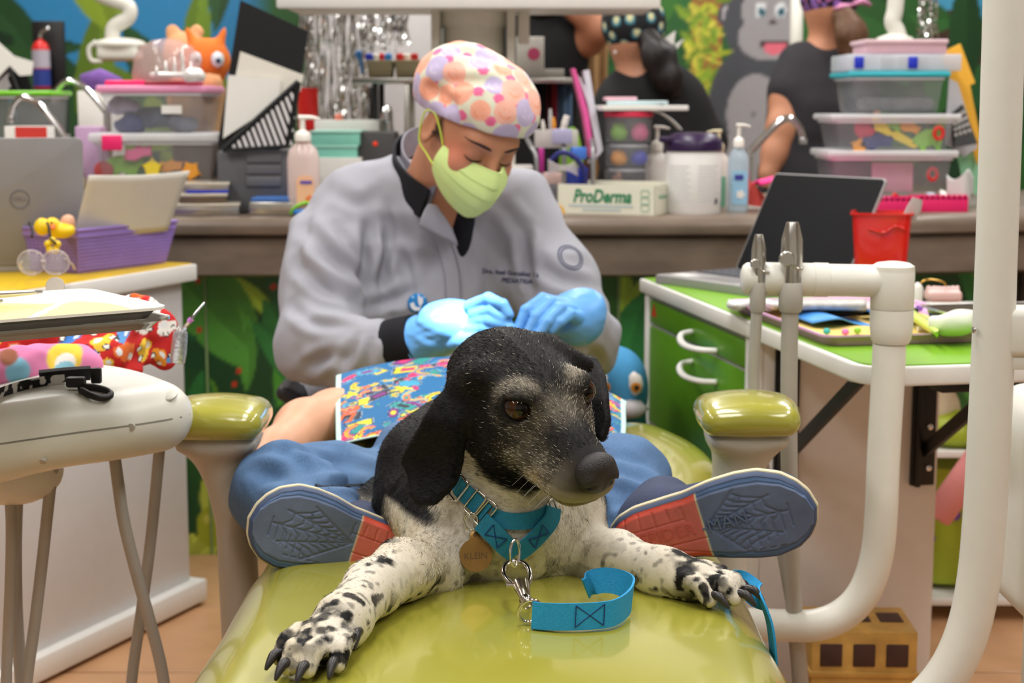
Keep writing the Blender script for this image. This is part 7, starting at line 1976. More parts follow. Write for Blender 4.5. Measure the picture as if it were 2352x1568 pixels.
TI = P('tiara_white', S(238, 236, 234), rough=0.25, metal=0.3)
tc_ = W(405, 172, Db + 0.03)
mk('band', tube([tc_ + Vector((0.055 * math.cos(a), -0.02 * math.sin(a), 0)) for a in np.linspace(0, math.pi, 20)], 0.006, 8), TI, ti, smooth=True)
for k, (dx, h) in enumerate(((-0.04, 0.02), (-0.02, 0.032), (0.0, 0.04), (0.018, 0.062), (0.036, 0.03))):
  p = tc_ + Vector((dx, -0.016, 0.0)); mk('spike', tube([p, p + Vector((0, 0, h * 0.6)), p + Vector((0, 0, h))], [0.006, 0.003, 0.0006], 8), TI, ti, smooth=True)
mk('fluff', [tube(smooth_path([tc_ + Vector((0.02, -0.02, -0.006)), tc_ + Vector((0.045, -0.022, 0.0)), tc_ + Vector((0.066, -0.015, -0.008))], 4), [.010, .014, .016, .017, .017, .016, .014, .012, .008], 12)], TI, ti, smooth=True)

mk('brown_carton', bxm(395, 520, 205, 330, 4.0, 0.24, 0.003, z=CT), P('kraft_card', S(176, 140, 100), rough=0.8, noise=0.05), label='brown carton under the two plush toys behind the clear boxes', cat='carton')
pls = thing('plush_toy', W(480, 230, 4.05), 'orange big-eyed plush toy behind the clear dome', 'plush toy')
pc = W(475, 140, 4.05); OP = P('orange_plush', S(222, 116, 44), rough=0.9, noise=0.1, bump=0.5, bscale=200); TP = P('tan_plush', S(214, 158, 112), rough=0.9, noise=0.1)
fm = Form(pc - Vector((0.14, 0.12, 0.22)), pc + Vector((0.14, 0.12, 0.14)), 0.006)
fm.ell(pc, (0.058, 0.05, 0.055), k=0); fm.ell(pc - Vector((0, 0, 0.11)), (0.05, 0.045, 0.07), k=0.03)
for s_ in (-1, 1): fm.cap(pc + Vector((s_ * 0.03, 0, 0.04)), pc + Vector((s_ * 0.045, 0, 0.075)), 0.014, 0.007, 0.01)
mk('body', fm.mesh(2), OP, pls, smooth=True)
mk('muzzle', lathe([(0.0005, -0.03), (0.022, -0.024), (0.034, 0), (0.026, 0.02), (0.0005, 0.026)], 18, M=Matrix.Translation(pc + Vector((0.012, -0.045, -0.055)))), TP, pls, smooth=True)
for s_ in (-1, 1):
  e = pc + Vector((s_ * 0.026 + 0.008, -0.045, 0.002))
  ey = mk('eye', lathe([(0.0005, -0.020), (0.013, -0.013), (0.016, 0), (0.013, 0.013), (0.0005, 0.020)], 16, M=Matrix.Translation(e)), P('eye_white', S(206, 214, 222), rough=0.3), pls, smooth=True)
  mk('pupil', lathe([(0.0065, 0), (0.006, 0.003), (0.0003, 0.004)], 12, M=frame(e + Vector((0.004, -0.0135, -0.003)), (1, 0, 0), z=(0.2, -1, 0))), P('pupil_dark', S(30, 60, 84), rough=0.2), ey)
tpl = thing('plush_toy', W(420, 230, 4.15), 'tan round-eared plush toy behind the dome next to the orange one', 'plush toy')
pc = W(425, 120, 4.18)
fm = Form(pc - Vector((0.12, 0.1, 0.22)), pc + Vector((0.12, 0.1, 0.1)), 0.007)
fm.ell(pc, (0.055, 0.05, 0.05), k=0); fm.ell(pc - Vector((0, 0, 0.11)), (0.05, 0.045, 0.07), k=0.03); fm.ell(pc + Vector((0.03, 0, 0.05)), (0.02, 0.012, 0.02), k=0.01); fm.ell(pc + Vector((-0.03, 0, 0.05)), (0.02, 0.012, 0.02), k=0.01)
mk('body', fm.mesh(2), TP, tpl, smooth=True)
mk('nose', lathe([(0.0005, -0.008), (0.01, 0), (0.0005, 0.008)], 12, M=Matrix.Translation(pc + Vector((0, -0.052, -0.01)))), BLACK, tpl, smooth=True)

# ---- black file holder with comb front (the big one and the one at the far end)
def comb_holder(label, corners, D, ptop, tilt_off, n, lbl_papers):
  h = thing('file_holder', W(*corners[0], D), label, 'file holder')
  c = [W(x, y, D) for x, y in corners]                         # bottom-left, bottom-right, right-top, tip of comb
  FB = P('file_black', S(9, 11, 14), rough=0.45)
  mk('back_plate', extrude_world([W(x, y, D + 0.05) for x, y in ptop], Vector((0, 0.004, 0))), FB, h)
  bl, br, rt = c
  mk('side_bars', [tube([bl, rt], 0.007, 8), tube([br, rt], 0.006, 8), tube([bl, br], 0.005, 8)], FB, h, smooth=50)
  dn = Vector((0.36, 0, -1.0)).normalized()
  for k in range(n):
    t = (k + 0.5) / n
    e = bl.lerp(rt, 0.03 + 0.95 * t)
    L1 = (e.z - (bl.z + (br.z - bl.z) * (e.x - bl.x) / (br.x - bl.x))) / -dn.z      # to the lower edge
    ex = br + (rt - br) * max(0.0, min(1.0, (e.z - br.z) / (rt.z - br.z)))
    L2 = max(0.012, (ex.x - e.x) / (dn.x + 0.10))                                      # to the outer edge
    L = min(L1 * 0.97, L2)
    if L > 0.004: mk('comb_bar', strap([e + dn * 0.006, e + dn * L], 0.0062, 0.005, (1, 0, 0.2)), P('comb_white', S(226, 224, 226), rough=0.4), h)
  mk('dark_backing', extrude_world([bl + Vector((0, 0.012, 0)), br + Vector((0, 0.012, 0)), rt + Vector((0, 0.012, 0))], Vector((0, 0.004, 0))), FB, h)
  return h
def extrude_world(pts, dv):
  n = len(pts); V = [p[:] for p in pts] + [(p + dv)[:] for p in pts]
  nn = (pts[1] - pts[0]).cross(pts[2] - pts[0])
  F = [tuple(range(n)), tuple(range(2 * n - 1, n - 1, -1))] + [((i + 1) % n, i, n + i, n + (i + 1) % n) for i in range(n)]
  return np.array(V), F
hold = comb_holder('tall black file holder with white comb front tilted on the counter', [(512, 345), (660, 335), (686, 188)], 3.66, [(500, 330), (552, 0), (708, 72), (690, 190), (672, 330), (520, 400)], 0, 15, '')
mk('lower_frame', extrude_world([W(488, 405, 3.70), W(505, 408, 3.70), W(530, 320, 3.70), W(512, 300, 3.70)], Vector((0, 0.01, 0))), MATS['file_black'], hold)
mk('paper_stack', extrude_world([W(x, y, 3.685) for x, y in ((512, 318), (524, 172), (645, 182), (640, 235))], Vector((0, 0.003, 0))), CARD, label='white paper sheet leaning in the black file holder', cat='paper', group='papers in file holder')
mk('paper_stack', extrude_world([W(x, y, 3.695) for x, y in ((540, 180), (552, 118), (697, 172), (690, 210), (640, 235))], Vector((0, 0.003, 0))), P('ivory_paper', S(224, 220, 208), rough=0.8, noise=0.02), label='ivory envelope behind the white sheet in file holder', cat='paper', group='papers in file holder')
h2 = comb_holder('far black file holder beside the fire extinguisher', [(-40, 215), (42, 210), (20, 158)], 4.55, [(-40, 200), (-30, 110), (60, 160), (75, 210), (40, 215)], 0, 9, '')
mk('white_folder', extrude_world([W(x, y, 4.50) for x, y in ((-30, 205), (-10, 92), (30, 128), (76, 142), (72, 172), (45, 174), (22, 150))], Vector((0, 0.006, 0))), CARD, label='white folder on the far black file holder', cat='folder')

# ---- grey drawer caddy
cad = thing('drawer_caddy', W(585, 470, 3.66), 'dark grey plastic caddy with front slots below the file holder', 'caddy')
mk('caddy_body', bxm(500, 672, 345, 470, 3.68, 0.20, 0.008, z=CT), DGREY, cad)
for k, (y0, y1) in enumerate(((352, 374), (378, 400), (404, 428))):
  mk('slot_front', bxm(566, 645, y0, y1, 3.674, 0.008, 0.002), P('slot_grey', S(104, 104, 108), rough=0.5), cad)

# ---- instrument cassettes
for k, (x0, x1, y0, y1, lab) in enumerate(((400, 548, 468, 500, 'bottom steel instrument cassette in the stack by the caddy'), (412, 520, 445, 466, 'middle steel cassette with holes in the stack by the caddy'),
                   (420, 524, 420, 443, 'top steel cassette with blue strip in the stack by the caddy'))):
  D_ = 3.58 + 0.012 * k
  c = thing('instrument_cassette', W((x0 + x1) / 2, y1, D_), lab, 'cassette', 'stacked instrument cassettes')
  mk('case', bxm(x0, x1, y0, y1, D_, 0.15, 0.003, z=(CT if k == 0 else None), yawd=8), STEEL if k != 1 else P('brown_steel', S(128, 112, 96), rough=0.3, metal=0.8), c)
  mk('lid_lip', bxm(x0 - 2, x1 + 2, y0, y0 + 7, D_ - 0.002, 0.154, 0.001, yawd=8), P('pale_steel', S(214, 206, 190), rough=0.3, metal=0.7), c)
  if k == 2: mk('blue_strip', bxm(x0 + 8, x1, y1 - 5, y1, D_ - 0.003, 0.02, 0.0005, yawd=8), BLU, c)
c = thing('instrument_cassette', W(630, 488, 3.58), 'flat steel cassette with blue mat beside the dentist sleeve', 'cassette')
mk('case', bxm(572, 705, 464, 488, 3.585, 0.15, 0.003, z=CT), STEEL, c)
mk('blue_mat', bxm(576, 700, 455, 464, 3.59, 0.14, 0.001), P('blue_silicone', S(60, 104, 170), rough=0.5), c)
mk('green_tubing', tube(smooth_path([W(668, 492, 3.575), W(676, 478, 3.57), W(700, 466, 3.57), W(725, 470, 3.575)], 5), 0.0035, 8), LIMEP, smooth=True, label='green tubing curled at the end of the flat cassette', cat='tubing')
mk('blue_wrap', tube(smooth_path([W(676, 488, 3.572), W(695, 486, 3.568), W(720, 480, 3.572)], 4), 0.006, 8), P('bright_blue', S(40, 120, 200), rough=0.5), smooth=True, label='bright blue wrap inside the green tubing curl', cat='wrap')

# ---- pump bottles
def pump(label, cx, ytop, yneck, ybot, D, r, bodym, liquid, capm=PUMPW, flip=1, sy=0.6, lab=None):
  x = W(cx, ybot, D).x; zb = CT; zn = W(cx, yneck, D).z; zt = W(cx, ytop, D).z; h = zn - zb
  t = thing('pump_bottle', (x, D, zb), label, 'bottle', 'pump bottles')
  M = Matrix.Translation((x, D, zb))
  mk('bottle', lathe([(r * 0.92, 0), (r, 0.006), (r, h * 0.76), (r * 0.86, h * 0.88), (r * 0.45, h * 0.97), (r * 0.42, h)], 24, M=M, sy=sy), bodym, t, smooth=45)
  hn = zt - zn
  mk('pump_collar', lathe([(r * 0.5, h - 0.002), (r * 0.52, h + hn * 0.22), (r * 0.40, h + hn * 0.34), (r * 0.18, h + hn * 0.40), (r * 0.16, h + hn * 0.84)], 18, M=M), capm, t, smooth=45)
  mk('pump_nozzle', tube([M @ Vector((-flip * r * 0.25, 0, h + hn * 0.90)), M @ Vector((flip * r * 0.5, 0, h + hn * 0.90)), M @ Vector((flip * r * 1.05, 0, h + hn * 0.84))], [r * 0.20, r * 0.17, r * 0.10], 10, flat=0.8), capm, t, smooth=60)
  return t, M, h
PINKSOAP = clear_plastic('pink_soap', (0.86, 0.70, 0.66), 0.72, 0.12)
t, M, h = pump('clear pink hand soap pump bottle beside the file holder', 698, 264, 322, 452, 3.60, 0.035, PINKSOAP, None)
ORL = P('orange_label', S(240, 190, 150), rough=0.5)
mk('front_label', extrude(rrect(0.038, 0.072, 0.012), 0.001, M @ Matrix.Translation((0.006, -0.0218, 0.052)) @ Matrix.Rotation(math.pi / 2, 4, 'X')), ORL, t)
mk('label_blob', extrude(rrect(0.020, 0.022, 0.0099), 0.001, M @ Matrix.Translation((0.016, -0.0225, 0.035)) @ Matrix.Rotation(math.pi / 2, 4, 'X')), P('orange_print', S(232, 130, 70), rough=0.5), t)
mk('violet_print', extrude(rrect(0.026, 0.007, 0.003), 0.001, M @ Matrix.Translation((0.008, -0.0232, 0.074)) @ Matrix.Rotation(math.pi / 2, 4, 'X')), P('violet_ink', S(96, 82, 176), rough=0.5), t)
# ---- mint cartons and white box
for k, (y0, y1, lab) in enumerate(((302, 334, 'upper mint green carton behind the soap bottle'), (336, 362, 'lower mint green carton behind the soap bottle'))):
  c = thing('mint_carton', W(770, y1, 3.9), lab, 'carton', 'mint green cartons')
  mk('carton', bxm(714, 826 - 6 * k, y0, y1, 3.90, 0.16, 0.002), MINT, c)
  mk('carton_flap', bxm(712, 828 - 6 * k, y0 - 2, y0 + 3, 3.897, 0.165, 0.001), P('pale_mint', S(176, 226, 212), rough=0.6), c)
mk('white_carton', bxm(708, 830, 362, 408, 3.89, 0.18, 0.002, z=CT), CARD, label='white carton under the mint green cartons', cat='carton')
mk('grey_case', bxm(820, 908, 302, 372, 3.92, 0.14, 0.008, z=CT), P('charcoal_case', S(66, 64, 64), rough=0.5), label='charcoal equipment case with red light by the mint cartons', cat='equipment')
mk('red_light', lathe([(0.006, 0), (0.005, 0.002), (0.0003, 0.003)], 12, M=face_frame(862, 330, 3.92)), P('red_lamp', S(220, 60, 30), rough=0.3, emit=S(220, 60, 30), estr=0.4), bpy.data.objects['grey_case'])
f_ = faucet('upright chrome faucet behind the charcoal case', W(893, 300, 4.1), [(893, 300, 0), (893, 275, 0), (892, 255, -0.01), (888, 250, -0.03), (886, 262, -0.05)], 4.1, 0.010)
mk('red_cup', lathe([(0.020, 0), (0.026, W(708, 202, 4.2).z - CT), (0.024, W(708, 202, 4.2).z - CT), (0.019, 0.004)], 20, M=Matrix.Translation((W(708, 290, 4.2).x, 4.2, CT))), REDP, smooth=40, label='tall red cup in front of the tinsel', cat='cup')
mk('red_wedge', extrude_world([W(x, y, 4.1) for x, y in ((700, 262), (720, 262), (745, 294), (705, 294))], Vector((0, 0.03, 0))), REDP, label='red plastic dustpan wedge by the red cup', cat='dustpan')
mk('clear_bottle', lathe([(0.030, 0), (0.031, 0.05), (0.028, 0.11), (0.012, 0.15), (0.010, 0.17)], 20, M=Matrix.Translation((W(744, 295, 4.15).x, 4.15, CT))), clear_plastic('violet_clear', (0.78, 0.74, 0.82), 0.35, 0.1), smooth=40, label='clear squeeze bottle beside the red cup', cat='bottle')
mk('coral_ball', lathe([(0.0004, -0.011), (0.008, -0.008), (0.011, 0), (0.008, 0.008), (0.0004, 0.011)], 14, M=Matrix.Translation(W(778, 270, 4.1))), P('coral', S(238, 140, 120), rough=0.4), smooth=True, label='small coral ball on the white tray behind mint cartons', cat='ball')
mk('white_tray', bxm(722, 870, 276, 300, 4.08, 0.14, 0.003, z=CT), CARD, label='white box behind the mint green cartons', cat='box')

# ---- steel shelf with bins
sh_ = thing('steel_shelf', W(1070, 300, 4.2), 'steel counter shelf with thin dark posts behind the dentist head', 'shelf')
xs0, xs1 = W(806, 180, 4.15).x, W(1340, 180, 4.15).x; zsh = W(1000, 178, 4.15).z
mk('shelf_board', box(xs1 - xs0, 0.22, 0.014, ((xs0 + xs1) / 2, 4.26, zsh - 0.014), 0.002), STEEL, sh_)
for px in (862, 935, 1330):
  for dy in (0.0, 0.2):
    mk('post', box(0.014, 0.012, zsh - 0.014 - CT, (W(px, 250, 4.16).x, 4.165 + dy, CT), 0.001), STEEL if px == 935 else BLACK, sh_)
mk('back_panel', box(0.25, 0.006, 0.15, (W(900, 240, 4.3).x, 4.34, CT + 0.01), 0.001), P('pale_panel', S(196, 194, 192), rough=0.5), sh_)
for k, (x0, x1, lab) in enumerate(((842, 902, 'cream bin with coloured caps nearest the tinsel'), (906, 966, 'cream bin with red caps next to the pastel cap'))):
  b = thing('cream_bin', W((x0 + x1) / 2, 176, 4.18), lab, 'bin', 'cream bins on steel shelf')
  mk('bin_body', bxm(x0, x1, 140, 176, 4.18, 0.10, 0.003, taper=0.88, z=zsh + 0.0005), CREAM, b)
  mk('bin_rim', bxm(x0 - 2, x1 + 2, 138, 143, 4.176, 0.108, 0.001), CREAM, b)
caps = [(848, 126, BLU, 'blue capped tube'), (862, 122, PUMPW, 'white capped tube'), (878, 128, REDP, 'red capped tube'), (892, 130, P('sky_plastic', S(60, 140, 220), rough=0.4), 'sky blue capped tube'), (918, 124, REDP, 'scarlet capped tube'), (934, 122, PUMPW, 'ivory capped tube'), (952, 128, REDP, 'crimson capped tube')]
for k, (px, py, m_, nm) in enumerate(caps):
  c = thing('capped_tube', W(px, 150, 4.2), nm + (' in the bin nearest the tinsel' if px < 904 else ' in the bin next to the pastel cap'), 'tube', 'capped tubes in the bins')
  p = W(px, 150, 4.205 + 0.012 * (k % 3))
  mk('tube_body', lathe([(0.009, -0.01), (0.009, 0.012)], 12, M=Matrix.Translation(p)), PUMPW, c)
  mk('tube_cap', lathe([(0.0095, 0.012), (0.010, 0.026), (0.006, 0.030), (0.0004, 0.030)], 12, M=Matrix.Translation(p)), m_, c, smooth=40)
mk('blue_scoop', [tube(smooth_path([W(832, 170, 4.17), W(829, 145, 4.17), W(824, 125, 4.17), W(820, 116, 4.17)], 4), [.004] * 6 + [.006, .009, .010, .010, .009, .007, .003], 10)], MATS['sky_plastic'], smooth=True, label='blue plastic scoop leaning on the cream bin', cat='scoop')
bxp = thing('pink_dot_carton', W(1217, 160, 4.2), 'white carton with a pink round emblem on the steel shelf', 'carton')
mk('carton', bxm(1186, 1250, 84, 166, 4.19, 0.08, 0.002, z=zsh + 0.0005), CARD, bxp)
mk('pink_emblem', lathe([(0.0155, 0), (0.0155, 0.0006), (0.0003, 0.0006)], 24, M=face_frame(1226, 124, 4.19, 0.0005)), P('pink_print', S(226, 92, 140), rough=0.5), bxp)
mk('paper_stack', bxm(1245, 1296, 158, 172, 4.2, 0.12, 0.001, z=zsh + 0.0005), CARD, label='small white pad on the end of the steel shelf', cat='notepad')
for x0, x1, y0, y1, m_, lab in ((1234, 1262, 192, 310, P('black_cloth', S(26, 22, 26), rough=0.9), 'black folded apron hanging under the steel shelf'), (1256, 1288, 190, 300, P('maroon_cloth', S(140, 34, 44), rough=0.9), 'maroon folded apron hanging under the steel shelf'),
             (1284, 1304, 196, 300, P('slate_blue_cloth', S(84, 110, 140), rough=0.9), 'slate blue folded apron hanging under the steel shelf')):
  x, w, z0, h = ext(x0, x1, y0, y1, 4.28)
  mk('hanging_apron', sheet(lambda u, v: Vector((x - w / 2 + w * u, 4.27 + 0.012 * math.sin(u * 9), z0 + h * v)), 12, 4, 0.012), m_, smooth=True, label=lab, cat='apron', group='aprons under the steel shelf')
mk('green_bottle', lathe([(0.022, 0), (0.030, 0.04), (0.030, 0.12), (0.018, 0.17), (0.008, 0.185)], 20, M=Matrix.Translation((W(1312, 300, 4.12).x, 4.12, CT)), sy=0.6), P('apple_green', S(140, 196, 50), rough=0.4), smooth=50, label='apple green bottle behind the pen organiser', cat='bottle')

# ---- white column with wide head above the dentist
colm = thing('equipment_column', W(1085, 300, 4.0), 'white equipment column with a wide flat head above the dentist', 'equipment column')
WH = P('warm_white', S(232, 230, 220), rough=0.4, noise=0.015)
xl, xr = W(1012, 100, 3.98).x, W(1162, 100, 3.98).x; cr_ = (xr - xl) / 2
mk('column', [lathe([(cr_ * 0.96, CT), (cr_ * 0.96, W(1000, 62, 3.98).z), (cr_ * 1.12, W(1000, 50, 3.98).z), (cr_ * 1.18, W(1000, 22, 3.98).z)], 36, M=Matrix.Translation(((xl + xr) / 2, 3.98 + cr_, 0)))], WH, colm, smooth=40)
mk('side_fin', box(0.020, 0.16, W(1000, 22, 4.0).z - CT, (xl - 0.012, 4.05, CT), 0.004), WH, colm)
mk('side_fin', box(0.020, 0.16, W(1000, 22, 4.0).z - CT, (xr + 0.012, 4.05, CT), 0.004), WH, colm)
mk('socket_box', box(0.028, 0.05, 0.08, (xr + 0.042, 4.02, W(1000, 100, 4.0).z), 0.004), WH, colm)
hx0, hx1 = W(640, 10, 3.80).x, W(1512, 10, 3.80).x; hzb = W(1200, 20, 3.80).z
mk('head_panel', box(hx1 - hx0, 0.34, 0.05, ((hx0 + hx1) / 2, 3.98, hzb + 0.004), 0.010, 3, M=Matrix.Translation((0, 0, 0))), WH, colm)
mk('head_edge', box(hx1 - hx0 + 0.01, 0.02, 0.06, ((hx0 + hx1) / 2, 3.805, hzb), 0.006, 2), PWHITE, colm)

# ---- desk organiser with pens and packets
og = thing('desk_organiser', W(1300, 430, 3.72), 'grey wire desk organiser packed with pens and packets', 'organiser')
mk('base_tray', bxm(1222, 1372, 425, 462, 3.70, 0.16, 0.004, z=CT), DGREY, og)
for px in (1232, 1296, 1362):
  x, w, z0, h = ext(px - 5, px + 5, 320, 430, 3.71)
  mk('side_frame', tube(smooth_path([(x, 3.71, z0), (x, 3.71, z0 + h * 0.6), (x - 0.012 * (px < 1240), 3.73, z0 + h * 0.85), (x - 0.02 * (px < 1240), 3.80, z0 + h)], 4), 0.005, 8), P('frame_grey', S(150, 150, 152), rough=0.35, metal=0.5), og, smooth=True)
mk('clear_wall', bxm(1228, 1328, 298, 340, 3.76, 0.08, 0.002), clear_plastic('cloudy_wall', (0.78, 0.74, 0.72), 0.55, 0.2), og)
for k, (p0, p1, m_, lab) in enumerate((((1252, 330), (1246, 276), PUMPW, 'white marker pen in the organiser'), ((1266, 330), (1264, 250), P('silver_pen', S(190, 190, 190), rough=0.3), 'silver pen standing tallest in the organiser'), ((1274, 330), (1271, 270), ORANGE, 'orange pen in the organiser'), ((1284, 330), (1302, 266), PUMPW, 'thick white marker leaning in the organiser'))):
  o = thing('pen', W(*p0, 3.77), lab, 'pen', 'pens in the organiser')
  a, b = W(*p0, 3.77), W(*p1, 3.76)
  mk('barrel', tube([a, a.lerp(b, 0.7)], 0.0045 if k != 3 else 0.007, 10), m_, o); mk('pen_cap', tube([a.lerp(b, 0.7), b], [0.005 if k != 3 else 0.0078, 0.003 if k != 3 else 0.007], 10), m_, o)
for (x0, x1, y0, y1, m_, lab, rt) in ((1268, 1314, 296, 330, P('lilac_packet', S(170, 166, 200), rough=0.4), 'lilac packet at the top of the organiser', 0), (1236, 1250, 340, 396, P('magenta_tube', S(170, 40, 130), rough=0.35), 'magenta tube standing in the organiser', 0),
               (1314, 1350, 338, 366, P('blue_red_card', S(70, 120, 210), rough=0.4), 'blue card with red border in the organiser', 20), (1240, 1300, 396, 424, P('peach_packet', S(220, 190, 184), rough=0.35), 'peach plastic packet low in the organiser', -10), (1300, 1352, 384, 428, P('royal_packet', S(40, 60, 160), rough=0.3), 'royal blue packet low in the organiser', 12)):
  mk('packet', bxm(x0, x1, y0, y1, 3.715, 0.02, 0.003, yawd=rt), m_, label=lab, cat='packet', group='packets in the organiser')
gg = thing('goggles', W(1290, 400, 3.70), 'clear safety goggles with dark blue strap hung on the organiser', 'goggles')
mk('goggle_lens', sheet(lambda u, v: W(1258 + 70 * u, 405 - 40 * v + 14 * math.sin(math.pi * u) * (2 * v - 1), 3.695) + Vector((0, -0.02 * math.sin(math.pi * u), 0)), 16, 8, 0.002), clear_plastic('goggle_clear', (0.82, 0.76, 0.78), 0.38, 0.05), gg, smooth=True)
mk('strap', tube(smooth_path([W(1262, 372, 3.70), W(1290, 350, 3.69), W(1325, 365, 3.69), W(1345, 405, 3.70), W(1338, 432, 3.71)], 5), 0.006, 8), P('navy_strap', S(36, 40, 110), rough=0.6), gg, smooth=True)
pf = mk('pink_folder', extrude_world([W(x, y, 3.78 + dz) for x, y, dz in ((1314, 156, 0), (1322, 158, 0), (1352, 260, 0.01), (1366, 360, 0.01), (1356, 362, 0.01), (1340, 262, 0.01))], Vector((0.0, 0.16, 0))), P('pink_folder', S(240, 96, 170), rough=0.5), label='upright bright pink folder beside the organiser', cat='folder')
for k, (pp_, lab) in enumerate(((((1326, 170), (1345, 200), (1368, 300), (1376, 352), (1354, 376), (1372, 350), (1350, 240)), 'curled white sheet next to the pink folder'), (((1340, 162), (1354, 160), (1366, 240), (1385, 345), (1366, 372), (1362, 300)), 'loose white paper behind the curled sheet'))):
  mk('loose_paper', extrude_world([W(x, y, 3.80 + 0.03 * k) for x, y in pp_], Vector((0, 0.12, 0))), P('paper_lilac', S(214, 212, 222), rough=0.8), label=lab, cat='paper', group='papers by the pink folder')
mk('white_bin_box', bxm(1160, 1224, 382, 430, 3.85, 0.12, 0.003, z=CT), CARD, label='white box between mask and organiser', cat='box')

# ---- three stacked clear jars
conts = [((1388, 1500, 262, 328), 'top clear jar with red lid in the stack of three', GFOAM, PFOAM), ((1388, 1498, 328, 384), 'middle clear jar with orange toy in the stack of three', ORANGE, BLU), ((1386, 1496, 384, 448), 'bottom clear jar of the stack of three', P('grey_toy', S(196, 194, 198), rough=0.6), NFOAM)]
for k, ((x0, x1, y0, y1), lab, m1, m2) in enumerate(conts):
  x, w, z0, h = ext(x0, x1, y0, y1, 3.84);
  if k == 2: h += z0 - CT; z0 = CT
  t = thing('clear_jar', (x, 3.84, z0), lab, 'jar', 'stacked clear jars')
  M = Matrix.Translation((x, 3.84, z0))
  mk('jar_wall', lathe([(w * 0.46, 0), (w * 0.48, 0.004), (w * 0.49, h - 0.006), (w * 0.48, h - 0.003)], 28, M=M), CLEAR, t, smooth=40)
  if k == 0: mk('jar_lid', lathe([(w * 0.51, h - 0.006), (w * 0.52, h), (w * 0.51, h + 0.006), (0.001, h + 0.006)], 28, M=M), P('coral_red_lid', S(220, 50, 84), rough=0.4), t, smooth=40)
  mk('jar_seam', lathe([(w * 0.40, h - 0.008), (w * 0.40, h - 0.003), (0.001, h - 0.003)], 24, M=M @ Matrix.Translation((0, -0.002, 0))), CLEARW, t)
  for j, (mm, dx) in enumerate(((m1, -0.2), (m2, 0.22))):
    ob = lathe([(0.0004, 0), (w * 0.15, 0.004), (w * 0.19, h * 0.3), (w * 0.12, h * 0.6), (0.0004, h * 0.66)], 14, M=M @ Matrix.Translation((w * dx, -0.006, 0.004)))
    mk('toy_figure', ob, mm, smooth=True, label=['lime green toy in the top clear jar', 'pink toy in the top clear jar', 'orange toy in the middle clear jar', 'blue toy in the middle clear jar', 'pale grey toy in the bottom clear jar', 'navy toy in the bottom clear jar'][k * 2 + j], cat='toy', group='toys in the clear jars')
zt_ = W(1440, 262, 3.84).z + 0.008
def flat(label, name, px0, px1, py, D, dep, h, z, m_, yd, cat='magazine', group='papers on the clear jars'):
  x = (W(px0, py, D).x + W(px1, py, D).x) / 2; w = W(px1, py, D).x - W(px0, py, D).x
  return mk(name, box(w, dep, h, (0, 0, 0), 0.002, M=Matrix.Translation((x, D, z)) @ Matrix.Rotation(math.radians(yd), 4, 'Z')), m_, label=label, cat=cat, group=group)
flat('thick white magazine lying on the clear jars', 'magazine', 1368, 1566, 250, 3.86, 0.15, 0.012, zt_, CARD, 8)
flat('pale blue booklet on top of the white magazine', 'booklet', 1400, 1530, 235, 3.86, 0.12, 0.010, zt_ + 0.0125, P('pale_blue_paper', S(196, 218, 222), rough=0.6), -10, 'booklet')
flat('small pink and white packet on the booklet', 'packet', 1388, 1460, 222, 3.84, 0.05, 0.008, zt_ + 0.023, P('pink_white', S(240, 190, 204), rough=0.5), 5, 'packet')
mk('hanging_leaflet', sheet(lambda u, v: W(1496 + 72 * u, 254 + 44 * u * u + 0 * v, 3.80) + Vector((0, 0.10 * v, -0.0)), 14, 4, 0.002), CARD, smooth=True, label='white leaflet drooping off the magazine stack', cat='paper')
# ---- lettered glove box
gb = thing('glove_box', W(1420, 500, 3.60), 'white and green lettered glove carton at the counter edge', 'carton')
x, w, z0, h = ext(1287, 1514, 447, 512, 3.585)
GW = w * 1.05; GH = 0.066; GD = 0.115
Mg = Matrix.Translation((x - w / 2 - 0.004, 3.672, CT)) @ Matrix.Rotation(math.radians(-21), 4, 'Z')
CARDG = P('carton_ivory', S(228, 226, 208), rough=0.55, noise=0.015)
mk('carton_wall', tf(join(box(GW, 0.002, GH, (GW / 2, 0.001, 0)), box(GW, 0.002, GH + 0.004, (GW / 2, GD, 0)), box(0.002, GD, GH, (0.001, GD / 2, 0)), box(0.002, GD, GH, (GW - 0.001, GD / 2, 0)), box(GW, GD, 0.002, (GW / 2, GD / 2, 0))), Mg), CARDG, gb, smooth=False)
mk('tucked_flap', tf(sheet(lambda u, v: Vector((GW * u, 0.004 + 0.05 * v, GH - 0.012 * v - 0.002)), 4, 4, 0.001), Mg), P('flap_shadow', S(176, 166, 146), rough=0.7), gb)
fr = Mg @ Matrix.Translation((0, -0.0006, 0)) @ Matrix.Rotation(math.pi / 2, 4, 'X')
GRN = P('green_ink', S(20, 128, 84), rough=0.5)
mk('lettering', text_geo('ProDerma', 0.040, 0.0004, fr @ Matrix.Translation((GW * 0.46, GH * 0.60, 0)) @ Matrix.Diagonal((0.78, 1.0, 1, 1)), shear=0.25, bold=0.0012), GRN, gb)
for k, (cx_, w_, cy_) in enumerate(((0.45, 0.66, 0.30), (0.46, 0.40, 0.17))):
  mk('print_line', extrude(rrect(GW * w_, 0.0045, 0.002), 0.0004, fr @ Matrix.Translation((GW * cx_, GH * cy_, 0))), P('pale_blue_ink', S(186, 202, 204), rough=0.5), gb)
for k in range(3): mk('green_square', tube([fr @ Vector((GW * 0.90 + a, GH * (0.26 + 0.24 * k) + b, 0.0003)) for a, b in rrect(0.018, 0.014, 0.003, 2)], 0.0007, 5, closed=True), P('soft_green_ink', S(120, 176, 146), rough=0.5), gb)
